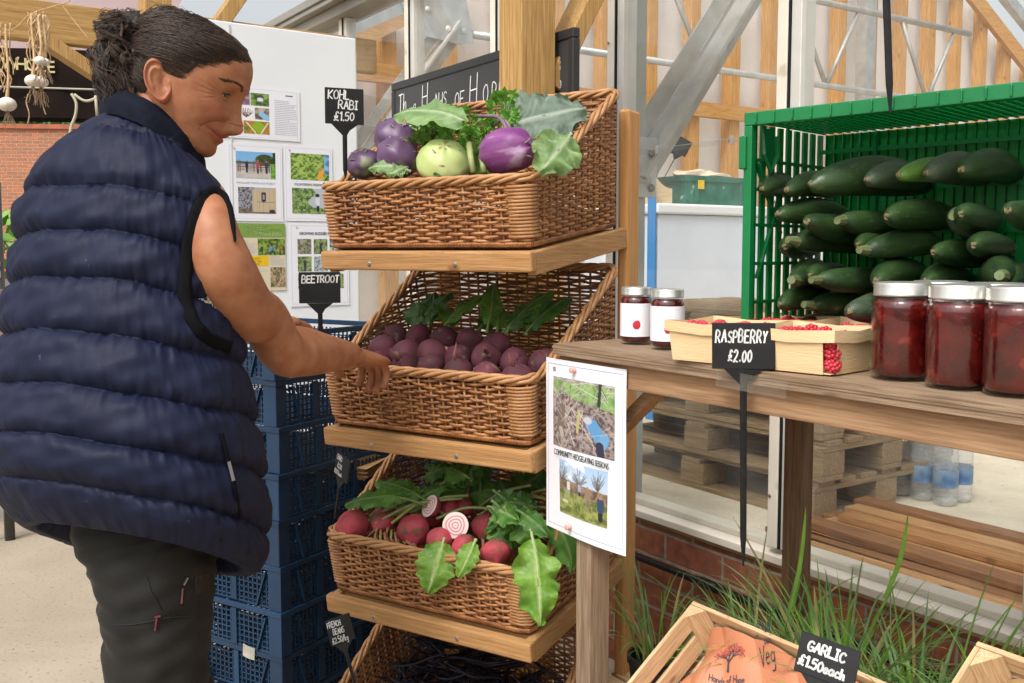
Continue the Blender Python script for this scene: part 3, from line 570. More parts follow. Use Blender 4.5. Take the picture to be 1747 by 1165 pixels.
# ================================================================ far market canopy with gold lettering
cn = empty('market_canopy', at_d(0, 210, 7.2) - Vector((0, 0, 0)), R(10)); cn.location.z = 0
tag(cn, 'black fabric market canopy with gold lettering and a mauve top', 'canopy')
zb = at_d(0, 199, 7.2).z; M_CAN = mat('canopy_fabric', (.010, .006, .005), .85, (.018, .011, .009), 3, .3, 12, spec=.1)
b = MB(); P = [[(-3 + 4.1 * i / 40, .02 * math.sin(i * .9) + .01 * math.sin(j * 2 + i), zb + .50 * j / 6) for j in range(7)] for i in range(41)]; b.grid(P); b.build('valance', M_CAN, cn, smooth=True)
b = MB(); b.grid([[(-3 + 8 * i / 20, .06 + 2.2 * j, zb - .02 + .60 * j + .30 * (1 - j) * 1) for j in (0, 1)] for i in range(21)]) if 0 else b.add([(-3, .03, zb + .50), (1.1, .03, zb + .50), (1.1, 1.6, zb + 1.35), (-3, 1.6, zb + 1.35)], [(0, 1, 2, 3)])
b.build('roof', mat('mauve_fabric', (.30, .21, .20), .7, (.26, .18, .17), 2), cn)
b = MB(); b.add([(-3, .5, zb + .03), (1.1, .5, zb + .03), (1.1, .6, zb + .55), (-3, .6, zb + .55)], [(0, 1, 2, 3)]); b.build('inner_curtain', mat('inner_fabric', (.010, .005, .004), .8), cn)
b = MB(); b.tube([(-3, -.025, zb + .225), (-.5, -.025, zb + .215), (1.1, -.025, zb + .21)], .007, 5); b.build('hem_cord', mat('pale_cord', (.4, .37, .3), .8), cn)
M_GOLD = mat('gold_letter', (.50, .40, .20), .6)
def put_text(body, x, z, size, bold=0, m_=None): return text_obj(body, size, m_ or M_GOLD, cn, (x, -.045, z), name='lettering', ext=.002, bold=bold)
kx = 7.2 / FPX
for ch_, px_ in (('W', 8), ('H', 30), ('O', 46), ('L', 65), ('E', 79), ('S', 143), ('P', 161)): put_text(ch_, px_ * kx, zb + .345 - px_ * .0003, .122, bold=.0015)
for ch_, px_ in (('B', 38), ('A', 68), ('Y', 100)): put_text(ch_, px_ * kx, zb + .545, .16, m_=mat('white_letter', (.75, .72, .68), .6), bold=.002)
cord = MB(); mk = [(122, 160), (130, 175), (129, 195), (122, 215), (118, 235)]; cord.tube([at_d(x, y_, 6.9) for x, y_ in spl(mk, 4)], .010, 6); mk = [(127, 161), (140, 170), (150, 172), (162, 168), (170, 162)]; cord.tube([at_d(x, y_, 6.9) for x, y_ in spl(mk, 4)], .010, 6); cord.tube([at_d(163, 163, 6.9), at_d(166, 200, 6.9)], .010, 6)
o = cord.build('canopy_cord', mat('rope_pale', (.42, .38, .27), .8), smooth=True); tag(o, 'looped pale cord hanging from the black canopy', 'cord')
# ================================================================ gazebo timbers
pa = at_d(272, 300, 4.1); tA, zA = toG(pa), 0
gz = empty('gazebo', (pa.x, pa.y, 0), GA); tag(gz, 'pale timber gazebo frame with braced corners at upper left', 'gazebo')
zb0 = at_d(100, 62, 3.75).z; zb1 = zb0 + .155
b = MB(); b.box(-.055, .055, -.055, .055, 0, zb0 + .4); b.build('post', W_POST('z'), gz, bevel=.004)
b = MB(); b.box(-.03, .03, -2.6, -.056, zb0, zb1); b.build('beam', W_POST('y'), gz, bevel=.004)
b = MB(); b.box(-.0, .03, -2.6, -.9, zb1 + .001, zb1 + .20) ; b.build('upper_beam', W_POST('y'), gz, bevel=.004)
b = MB(); b.box(-.028, .028, .056, 1.0, zb0 + .02, zb1 + .02); b.build('beam', W_POST('y'), gz, bevel=.004)
b = MB(); b.bar((0, -.44, zb0 + .02), (0, -.05, zb0 - .215), .05, .085, up=Vector((1, 0, 0))); b.build('brace', W_POST('z'), gz, bevel=.003)
b = MB(); b.bar((0, .06, zb0 - .15), (0, .50, zb1 + .35), .06, .10, up=Vector((1, 0, 0))); b.build('brace', W_POST('z'), gz, bevel=.003)
b = MB()
for (y_, z_) in ((-.95, zb0 + .10), (-.78, zb0 + .04), (-1.6, zb0 + .09)): b.ell((.032, y_, z_), (.004, .008, .008), 8, 5)
b.build('screw', mat('dark_screw', (.05, .03, .02), .5, metal=.5), gz)
pq = at_d(899, 300, 2.52)
gp = empty('gazebo_post', (pq.x, pq.y, 0), GA); tag(gp, 'square sawn timber post rising behind the kohlrabi basket', 'post')
b = MB(); b.box(-.052, .052, -.052, .052, 0, 2.6); b.build('post', W_POST('z'), gp, bevel=.003)
b = MB(); b.bar((0, .0525, H + .42), (0, .48, H + 1.16), .045, .095, up=Vector((1, 0, 0))); b.build('brace', W_POST('z'), gp, bevel=.003)
b = MB(); b.box(-.03, .03, -.6, 1.6, 2.601, 2.75); b.build('beam', W_POST('y'), gp, bevel=.003)
b = MB(); b.ell((.024, .17, H + .62), (.004, .006, .006), 8, 5); b.build('screw', mat('dark_screw', (.05, .03, .02), .5, metal=.5), gp)
# chalkboard
cbq = toG(at_t(667, 143, 1.50)); cbr = toG(at_t(978, 52, 1.50)); L_ = cbr[0] - cbq[0]
ck = empty('chalkboard', G(cbq[0], 1.50, cbq[2] - .40), GA); tag(ck, 'long framed blackboard with white chalk script behind the timber post', 'chalkboard')
b = MB(); b.box(.02, L_ - .02, .004, .016, .02, .38); b.build('panel', mat('chalk_panel', (.03, .03, .031), .5, (.045, .045, .047), 3), ck)
b = MB(); b.box(0, L_, 0, .022, .375, .40); b.box(0, L_, 0, .022, 0, .025); b.box(0, .022, 0, .022, .0255, .3745); b.box(L_ - .022, L_, 0, .022, .0255, .3745); b.build('frame', mat('board_frame', (.022, .022, .023), .45), ck, bevel=.003)
b = MB()
for (t_, px_, py_, hpx, w_) in (('Th', 678, 193, 30, .004), ('e', 703, 192, 26, .003), ('H', 718, 186, 40, .0035), ('aNdS', 735, 186, 24, .0035), ('OF', 774, 185, 26, .0035), ('H', 799, 180, 50, .004), ('O', 822, 175, 30, .004), ('P', 837, 172, 30, .004), ('E', 849, 170, 29, .004), ('S', 950, 120, 14, .0035), ('O', 951, 150, 12, .0035)):
    p_ = at_t(px_, py_, 1.499); q_ = toG(p_); strokes(b, t_, q_[0] - cbq[0], q_[2] - (cbq[2] - .40), hpx * p_.y / FPX, w_, .003, 3, squeeze=.9)
b.build('lettering', M_CHALK, ck)
# ================================================================ white notice board and its posters
bq = toG(at_d(602, 100, 3.87)); NB = G(bq[0], 0, 0)
nb = empty('notice_board', G(bq[0], bq[1], 0), GA + R(90)); tag(nb, 'tall white panel covered with laminated notices, behind the face', 'notice board')
zt_ = at_d(602, 68, 3.87).z
b = MB(); b.box(-.74, 0, -.03, .03, .02, zt_); b.build('panel', M_WHITE, nb, bevel=.004)
jx = bpos(362, 300)[0] if 0 else -.50
b = MB(); b.box(jx, jx + .005, -.0335, -.0305, .03, zt_ - .01); b.build('panel_joint', mat('joint_grey', (.5, .52, .53), .5), nb)
b = MB()
for z_ in (1.4, 1.9): b.ell((jx - .02, -.0325, z_), (.007, .004, .007), 8, 5)
b.build('screw', M_SCREW, nb)
def bpos(x, y_):   # notice-board local x and z of a photograph point
    r = ray(x, y_); n_ = g1; s0 = bq[0] + .032; p = O + r * (s0 / r.dot(n_)); return (p.dot(g2) - bq[1], p.z)
def poster(name, x0, y0, x1, y1, label, w=None, cat='poster', base=M_PAPER, group='laminated notices on the white board', layer=0):
    a, c_ = bpos(x0, y0), bpos(x1, y1); e_ = empty(name, nb.matrix_basis @ Vector((a[0], -.0325 - .0012 * layer, c_[1])) if 0 else G(bq[0] + .0325 + .0012 * layer, bq[1] + a[0], c_[1]), GA + R(90))
    W_, H_ = c_[0] - a[0], a[1] - c_[1]; b = MB(); b.box(0, W_, -.0008, 0, 0, H_); b.build('sheet', base, e_)
    if base is M_PAPER:
        b = MB(); t_ = .0008
        for k in ((.03, .97, .03, .034), (.03, .97, .966, .97)): b.box(W_ * k[0], W_ * k[1], -.0010, -.0009, H_ * k[2], H_ * k[3])
        b.box(W_ * .03, W_ * .036, -.0010, -.0009, H_ * .034, H_ * .966); b.box(W_ * .964, W_ * .97, -.0010, -.0009, H_ * .034, H_ * .966); b.build('border', mat('grey_line', (.55, .56, .6), .5), e_)
    tag(e_, label, cat, group); return e_, W_, H_
def logo(e_, x, z, r):
    b = MB(); q_ = random.Random(2); b.tube([(x, -.0012, z - r), (x, -.0012, z)], r * .12, 4)
    for k in range(26): a = q_.uniform(0, 6.28); rr = r * q_.uniform(.2, .95); b.ell((x + math.cos(a) * rr, -.0012, z + .25 * r + math.sin(a) * rr * .8), (r * .11, .0002, r * .11), 6, 4)
    b.build('emblem', mat('logo_dark', (.22, .13, .13), .6), e_)
def lines(e_, x0, x1, z0, z1, n, seed=1, m_=None, th=.35):
    b = MB(); q_ = random.Random(seed); dz = (z1 - z0) / n
    for k in range(n):
        x = x0; xe = x1 - (q_.uniform(0, .4) if q_.random() < .3 else 0) * (x1 - x0)
        while x < xe: w_ = q_.uniform(.04, .12) * (x1 - x0); b.box(x, min(x + w_, xe), -.0013, -.0012, z1 - (k + .7) * dz, z1 - (k + .7 - th) * dz); x += w_ + .02 * (x1 - x0)
    b.build('small_print', m_ or mat('print_grey', (.45, .46, .5), .6), e_)
# 1 top poster with collage
e_, W_, H_ = poster('collage_poster', 372, 143, 512, 242, 'landscape notice with a photo collage and a column of print, beside the nose')
b_ = Pic(70, 70, (.8, .8, .82)); 
for (x0, y0, x1, y1, c1, c2, sd_) in ((0, 0, .18, .31, (.25, .1, .2), (.5, .3, .2), 1), (.2, 0, .58, .31, (.15, .08, .15), (.45, .25, .3), 2), (.6, 0, 1, .31, (.03, .08, .02), (.25, .4, .08), 3), (0, .35, .3, .64, (.1, .12, .1), (.3, .3, .3), 4), (.68, .35, 1, .64, (.1, .08, .05), (.4, .35, .25), 5), (0, .68, .4, 1, (.1, .12, .04), (.3, .3, .15), 6), (.43, .68, 1, 1, (.55, .2, .03), (.1, .2, .02), 7)):
    b_.speck((b_.x >= x0) & (b_.x < x1) & (b_.y >= y0) & (b_.y < y1), c1, c2, 14, sd_)
b_.ell(.8, .12, .08, .09, (.05, .06, .08)); b_.ell(.8, .15, .07, .05, (.7, .7, .7)); b_.ell(.82, .42, .06, .06, (.5, .4, .35)); b_.line(.82, .5, .95, .6, .06, (.25, .5, .75))
for k in range(9): b_.line(.5, .6, .5 + .14 * math.cos(k * .4 + 3.0), .48 - .1 * abs(math.sin(k * .4)), .008, (.15, .08, .08))
b_.ell(.75, .82, .13, .13, (.25, .4, .02)); b_.line(.5, .72, .7, .98, .012, (.8, .7, .5)); b_.line(.95, .72, .8, .98, .012, (.8, .7, .5))
b_.put(W_ * .04, W_ * .61, H_ * .10, H_ * .89, -.0013, e_); lines(e_, W_ * .68, W_ * .96, H_ * .10, H_ * .80, 20); lines(e_, W_ * .82, W_ * .96, H_ * .86, H_ * .92, 1, m_=M_INK)
# 2 gate + cabin
e_, W_, H_ = poster('woodland_poster', 388, 243, 483, 378, 'portrait notice showing a field gate above a pale timber cabin')
logo(e_, W_ * .12, H_ * .93, .006)
b_ = Pic(84, 56, (.18, .42, .72)); b_.a = b_.a * (1 - .3 * b_.y[..., None]) + .3 * b_.y[..., None] * np.array((.5, .65, .8)); b_.speck(((b_.x - .72) / .24) ** 2 + ((b_.y - .3) / .22) ** 2 < 1, (.015, .035, .01), (.06, .1, .03), 14, 3); b_.speck((b_.x > .92) & (b_.y < .7), (.01, .02, .01), (.03, .05, .02), 10, 4)
b_.speck((b_.y > .36) & (b_.y < .45) & (b_.x < .5), (.05, .06, .03), (.15, .15, .08), 16, 8); b_.speck(b_.y > .5, (.45, .42, .38), (.55, .52, .48), 8, 5); b_.speck((b_.x > .86) & (b_.y > .42), (.08, .2, .02), (.2, .4, .06), 10, 6)
for k in range(6): b_.line(.03, .38 + .06 * k, .84, .38 + .06 * k, .012, (.16, .08, .05))
for x_ in (.05, .1, .45, .62, .83): b_.line(x_, .34, x_, .74, .02, (.12, .06, .04))
b_.man(.27, .74, .42, (.02, .02, .04)); b_.man(.54, .76, .46, (.35, .05, .07)); b_.man(.76, .76, .44, (.03, .04, .09)); b_.put(W_ * .14, W_ * .87, H_ * .555, H_ * .90, -.0013, e_)
text_obj('WINDHURST WOODLAND PROJECT', .0105, mat('print_grey', (.45, .46, .5), .6), e_, (W_ * .5, -.0013, H_ * .485), align='CENTER', xs=.85)
b_ = Pic(84, 60, (.4, .4, .42)); b_.speck(b_.x < .42, (.06, .05, .05), (.35, .36, .42), 18, 9); b_.speck(b_.y > .8, (.12, .09, .07), (.25, .2, .15), 12, 3); b_.rect(.36, .08, 1, .92, (.52, .42, .28))
for k in range(12): b_.line(.38 + .055 * k, .1, .38 + .055 * k, .92, .004, (.38, .29, .19))
b_.rect(.60, .18, .72, .52, (.03, .03, .04)); b_.man(.66, .55, .3, (.3, .3, .4)); b_.rect(.5, .54, .95, .56, (.15, .1, .08)); b_.ell(.88, .9, .08, .08, (.05, .03, .03)); b_.put(W_ * .17, W_ * .87, H_ * .10, H_ * .44, -.0013, e_)
# 3 volunteering
e_, W_, H_ = poster('volunteering_poster', 484, 247, 568, 378, 'portrait notice showing a person picking from a tall green hedge, above a person in white')
logo(e_, W_ * .12, H_ * .93, .006)
b_ = Pic(80, 58, (.1, .2, .03)); b_.speck(b_.x > -1, (.05, .12, .01), (.38, .52, .12), 14, 11); b_.speck((b_.x > .85) & (b_.y < .75), (.05, .15, .3), (.25, .5, .75), 5, 3); b_.line(.74, .9, .8, .62, .09, (.75, .35, .04)); b_.ell(.76, .55, .05, .06, (.3, .25, .2)); b_.put(W_ * .13, W_ * .93, H_ * .55, H_ * .90, -.0013, e_)
text_obj('VOLUNTEERING SESSIONS', .0125, M_INK, e_, (W_ * .5, -.0013, H_ * .475), align='CENTER', xs=.8)
b_ = Pic(80, 58, (.45, .48, .52)); b_.speck((b_.x < .52 + .1 * np.sin(b_.y * 9)) | (b_.y > .75), (.04, .10, .02), (.30, .42, .15), 14, 12); b_.man(.68, .85, .6, (.62, .65, .7)); b_.ell(.67, .27, .06, .07, (.03, .03, .03)); b_.put(W_ * .15, W_ * .92, H_ * .10, H_ * .44, -.0013, e_)
# 4 newsletter
e_, W_, H_ = poster('newsletter_poster', 386, 380, 488, 495, 'green topped newsletter sheet with cream and yellow text boxes', base=mat('cream_sheet', (.66, .58, .42), .4))
b = MB(); b.box(0, W_, -.0013, -.0009, H_ * .79, H_); b.build('header', mat('leaf_header', (.20, .33, .06), .4), e_); lines(e_, W_ * .3, W_ * .97, H_ * .82, H_ * .97, 6, m_=mat('pale_print', (.7, .75, .6), .6), th=.45)
b_ = Pic(50, 30, (.1, .15, .03)); b_.speck(b_.x > -1, (.03, .06, .01), (.25, .38, .05), 8, 5)
for x_, c_ in ((.15, (.03, .03, .05)), (.45, (.15, .3, .6)), (.6, (.1, .25, .5)), (.8, (.4, .05, .05)), (.95, (.05, .05, .05))): b_.man(x_, .9, .5, c_)
b_.put(W_ * .52, W_ * .99, H_ * .53, H_ * .775, -.0013, e_)
b = MB(); b.box(W_ * .30, W_ * .70, -.0013, -.0009, H_ * .37, H_ * .52); b.build('yellow_box', mat('yellow_box', (.75, .48, .01), .4), e_); b = MB(); strokes(b, "What's new at", W_ * .33, H_ * .47, .008, .0008, -.0015, 1); strokes(b, 'Hands of Hope', W_ * .34, H_ * .43, .008, .0008, -.0015, 2); strokes(b, 'in 2022?', W_ * .42, H_ * .385, .008, .0008, -.0015, 3); b.build('lettering', mat('brown_print', (.25, .12, .01), .6), e_)
lines(e_, W_ * .05, W_ * .5, H_ * .55, H_ * .76, 8); lines(e_, W_ * .73, W_ * .98, H_ * .38, H_ * .52, 7); lines(e_, W_ * .3, W_ * .68, H_ * .28, H_ * .36, 3)
b_ = Pic(40, 30, (.3, .2, .1)); b_.speck(b_.x > -1, (.06, .10, .02), (.55, .35, .25), 10, 8); b_.put(W_ * .73, W_ * .99, H_ * .05, H_ * .35, -.0013, e_)
# 5 growing buddies
e_, W_, H_ = poster('project_poster', 493, 380, 596, 520, 'portrait notice with a grid of nine small photographs, left of the kohlrabi basket')
logo(e_, W_ * .13, H_ * .94, .006); text_obj('GROWING BUDDIES PROJECT', .0155, M_INK, e_, (W_ * .5, -.0013, H_ * .86), align='CENTER', xs=.78, bold=.0002)
for j in range(3):
    for i in range(3):
        b_ = Pic(26, 24, (.1, .1, .05)); b_.speck(b_.x > -1, (.06, .08, .03), [(.35, .33, .25), (.3, .4, .15), (.5, .55, .6)][(i + j) % 3], 7, 20 + i * 3 + j)
        if (i + j) % 2: b_.man(.5, .95, .8, (.03, .04, .07))
        x0_ = .13 + .27 * i; b_.put(W_ * x0_, W_ * (x0_ + .23), H_ * (.63 - .21 * j), H_ * (.81 - .21 * j), -.0013, e_)
# ================================================================ produce table
ZT = H - .165; TF = 1.015
q0 = toG(at_t(998, 607, 1.03))
tb = empty('produce_table', G(q0[0], TF, 0), GA); tag(tb, 'weathered timber table with a plywood top carrying jars, punnets and the green crate', 'table')
Ls = 2.05
b = MB()
for k in range(5): b.box(-.075 - .001 * (k % 2), Ls, .0 + .0012 * ((k * 2) % 3), .54, ZT - .020 + k * .004, ZT - .020 + k * .004 + .0039)
b.build('tabletop', wood('ply_edge', (.20, .13, .08), (.36, .26, .17), 'x', knots=(.1, .07, .04), sc=1.4), tb)
b = MB(); b.box(-.07, Ls, .014, .040, ZT - .062, ZT - .0205); o = b.build('apron', W_TABLE('x'), tb, bevel=.002)
b = MB(); b.box(-.02, Ls, .48, .52, ZT - .09, ZT - .0205); b.build('rear_apron', W_TABLE('x'), tb, bevel=.002)
b = MB(); b.box(-.0201, .0201, .0135, .0575, 0, ZT - .0625); b.build('leg', W_GREY('z'), tb, bevel=.002)
b = MB(); b.box(Ls - .06, Ls - .02, .0135, .0575, 0, ZT - .0625); b.build('leg', W_GREY('z'), tb, bevel=.002)
lq = toG(at_d(1390, 800, 1.86)); b = MB(); b.box(lq[0] - q0[0] - .022, lq[0] - q0[0] + .022, .446, .479, 0, ZT - .0205); b.build('leg', wood('leg_dark', (.12, .07, .035), (.22, .135, .075), 'z', sc=1.3), tb, bevel=.002)
b = MB(); b.bar((.022, .060, ZT - .16), (.135, .062, ZT - .064), .02, .028, up=Vector((0, 1, 0))); b.build('brace', W_TABLE('x'), tb, bevel=.001)
b = MB(); b.box(-.02, .02, .058, .479, ZT - .064, ZT - .024); b.build('end_rail', W_TABLE('y'), tb, bevel=.001)
# hedgelaying poster pinned to the front leg
pl_, pr_ = toG(at_t(930, 752, 1.022)), toG(at_t(1066, 790, 1.022)); zp1 = at_t(930, 609, 1.022).z; zp0 = at_t(930, 896, 1.022).z; PW, PH = pr_[0] - pl_[0], zp1 - zp0
ph = empty('hedge_poster', G(pl_[0], 1.024, zp0), GA); tag(ph, 'laminated white notice about hedgelaying pinned to the front table leg', 'poster')
bend = lambda x, z: -.006 * math.sin(math.pi * x / PW) + .006 * (z / PH - .5) ** 2 + .004 * math.sin(x * 30 + z * 14) * .3
b = MB(); b.grid([[(PW * i / 12, bend(PW * i / 12, PH * j / 16), PH * j / 16) for j in range(17)] for i in range(13)]); b.build('sheet', M_PAPER, ph, smooth=True)
def bline(b, x0, x1, z0, z1, off=.0006, n=14):
    hor = (x1 - x0) > (z1 - z0); P = []
    for k in range(n + 1):
        t = k / n
        if hor: x = x0 + (x1 - x0) * t; P.append([(x, bend(x, z0) - off, z0), (x, bend(x, z1) - off, z1)])
        else: z = z0 + (z1 - z0) * t; P.append([(x0, bend(x0, z) - off, z), (x1, bend(x1, z) - off, z)])
    b.grid(P)
b = MB(); m4, m5 = .035 * PW, .965 * PW; n4, n5 = .03 * PH, .97 * PH
bline(b, m4, m5, n5, n5 + .0008); bline(b, m4, m5, n4, n4 + .0008); bline(b, m4, m4 + .0008, n4, n5); bline(b, m5, m5 + .0008, n4, n5); b.build('border', mat('blue_line', (.25, .3, .5), .5), ph)
p_ = Pic(120, 135, (.2, .15, .13)); q_ = random.Random(4)
p_.speck(p_.x > -1, (.07, .05, .05), (.33, .27, .25), 26, 3); p_.speck((p_.y < .22 + .15 * p_.x) & (p_.y > .05 * p_.x), (.10, .22, .06), (.25, .42, .14), 12, 6)
p_.speck((p_.y < .03), (.25, .2, .2), (.5, .45, .45), 20, 9)
for k in range(110):
    x, y, a, l_ = q_.random(), q_.random(), q_.uniform(0, 6.28), q_.uniform(.15, .6); c_ = q_.choice([(.45, .38, .36), (.62, .56, .55), (.30, .22, .2), (.08, .05, .05)])
    p_.line(x, y, x + math.cos(a) * l_, y + math.sin(a) * l_, q_.uniform(.002, .006), c_, .85)
p_.line(.78, 0, .76, .3, .02, (.03, .03, .03)); p_.line(.46, .42, .44, .72, .02, (.42, .38, .15))
p_.line(.17, .42, .14, .75, .055, (.16, .13, .10)); p_.line(.15, .72, .18, .82, .03, (.4, .36, .34)); p_.ell(.24, .28, .05, .05, (.5, .25, .25)); p_.ell(.21, .25, .07, .05, (.10, .08, .09))
p_.line(.66, .58, .82, .78, .085, (.10, .28, .50)); p_.line(.85, .72, .80, .85, .06, (.14, .32, .52)); p_.ell(.60, .53, .06, .05, (.45, .48, .55)); p_.line(.78, .84, .80, .98, .05, (.03, .03, .06))
for k in range(30):
    x, y, a, l_ = q_.random(), q_.random(), q_.uniform(0, 6.28), q_.uniform(.2, .5); p_.line(x, y, x + math.cos(a) * l_, y + math.sin(a) * l_, .003, (.5, .44, .42), .8)
p_.put(PW * .12, PW * .88, PH * .50, PH * .90, -.0007, ph, bendf=bend)
p_ = Pic(96, 105, (.35, .5, .7)); p_.a = p_.a * (1 - .8 * p_.y[..., None]) + .8 * p_.y[..., None] * np.array((.7, .72, .75)); p_.speck(((p_.x - .35) ** 2 + (p_.y - .12) ** 2 < .05), (.4, .55, .75), (.8, .82, .85), 5, 4)
for cx in (.05, .45, .82):
    for k in range(26): a = q_.uniform(-2.6, -.5); p_.line(cx, .4, cx + math.cos(a) * q_.uniform(.1, .25), .4 + math.sin(a) * q_.uniform(.15, .38), .004, (.10, .08, .06), .8)
p_.speck((p_.y > .33 + .08 * p_.x) & (p_.y < .55 + .1 * p_.x), (.10, .07, .05), (.3, .2, .12), 14, 7); p_.speck(p_.y > .52 + .10 * p_.x, (.10, .13, .03), (.30, .33, .09), 14, 8)
p_.ell(.14, .75, .07, .03, (.55, .52, .42))
for k in range(20): x, y = q_.random(), q_.uniform(.5, .9); p_.line(x, y, x + q_.uniform(-.1, .1), y - q_.uniform(.1, .3), .004, (.4, .32, .22), .8)
p_.man(.22, .60, .26, (.6, .6, .6), (.3, .3, .35)); p_.man(.46, .56, .22, (.3, .35, .5)); p_.man(.63, .70, .34, (.25, .18, .12), (.2, .14, .1)); p_.man(.87, .88, .42, (.03, .06, .12)); p_.put(PW * .21, PW * .81, PH * .12, PH * .43, -.0007, ph, bendf=bend)
text_obj('COMMUNITY HEDGELAYING SESSIONS', .0150, M_INK, ph, (PW * .5, -.0075, PH * .45), align='CENTER', xs=.585)
logo_b = MB()
for k in range(12): a = k * .52; logo_b.ell((PW * .13 + math.cos(a) * .003 * (k % 3 + 1) / 2, -.0028, PH * .94 + math.sin(a) * .0032), (.0012, .0003, .0012), 6, 4)
logo_b.build('emblem', mat('logo_dark', (.22, .13, .13), .6), ph)
for (fx, fz, nm) in ((.41, .955, 'upper'), (.36, .055, 'lower')):
    b = MB(); b.ell((0, -.003, 0), (.0052, .004, .0052), 12, 8); b.ell((0, -.007, 0), (.0046, .004, .0046), 12, 8); b.ell((0, -.0095, 0), (.0052, .0015, .0052), 12, 6)
    o = b.build('push_pin', mat('pink_plastic', (.80, .36, .32), .35), smooth=True); o.location = ph.location + g1 * PW * fx + g2 * (bend(PW * fx, PH * fz) - .0005) + Vector((0, 0, PH * fz)); o.rotation_euler = (0, 0, GA)
    tag(o, 'pink push pin, %s one on the hedgelaying notice' % nm, 'pin', 'pins holding the notice')
# ================================================================ display rack
ZSH = [at_d(911, 424.5, 1.75).z, at_d(911, 765, 1.75).z, at_d(911, 1088, 1.75).z]; ZSH.append(ZSH[2] - (ZSH[1] - ZSH[2]) * 1.0)
TILT = R(7.5); RW, RD = .488, .40
rk = empty('display_rack', RO, RA); tag(rk, 'slanted pine display rack holding four wicker baskets', 'rack')
ct, st_ = math.cos(TILT), math.sin(TILT)
for k, z in enumerate(ZSH):
    Mx = Matrix.Translation((0, 0, z)) @ Matrix.Rotation(TILT, 4, 'X')
    b = MB(); b.box(-RW - .008, .006, -.024, -.004, -.040, -.002, Mx); lp = b.build('shelf_lip', W_RACK('x'), rk, bevel=.004)
    b = MB(); b.box(-.016, .004, -.0035, .385, -.048, -.004, Mx); b.build('side_board', W_RACK('y'), rk, bevel=.003)
    b = MB(); b.box(-RW - .006, -RW + .014, -.0035, .385, -.048, -.004, Mx); b.build('side_board', W_RACK('y'), rk, bevel=.003)
    b = MB()
    for j in range(7): b.box(-RW + .0145, -.0165, .01 + j * .053, .05 + j * .053, -.016, -.006, Mx)
    b.build('shelf_slat', W_RACK('x'), rk)
    for x in (-RW + .12, -.16): b = MB(); b.ell(Mx @ Vector((x, -.0245, -.026)), (.005, .002, .005), 8, 5); b.build('screw', M_SCREW, lp)
zp = at_d(1067, 190, 2.12).z
for x0 in (-.020, -RW - .012):
    b = MB(); b.box(x0, x0 + .026, .386, .445, 0, zp); b.build('upright', wood('upright_wood', (.50, .24, .075), (.60, .32, .12), 'z', knots=(.4, .18, .05), sc=.8, grain=.3), rk, bevel=.006)
    b = MB(); b.bar((x0 + .013, .40, ZSH[3] + .02), (x0 + .013, .0, .03), .022, .05, up=Vector((1, 0, 0))); b.build('foot_brace', W_RACK('z'), rk, bevel=.003)
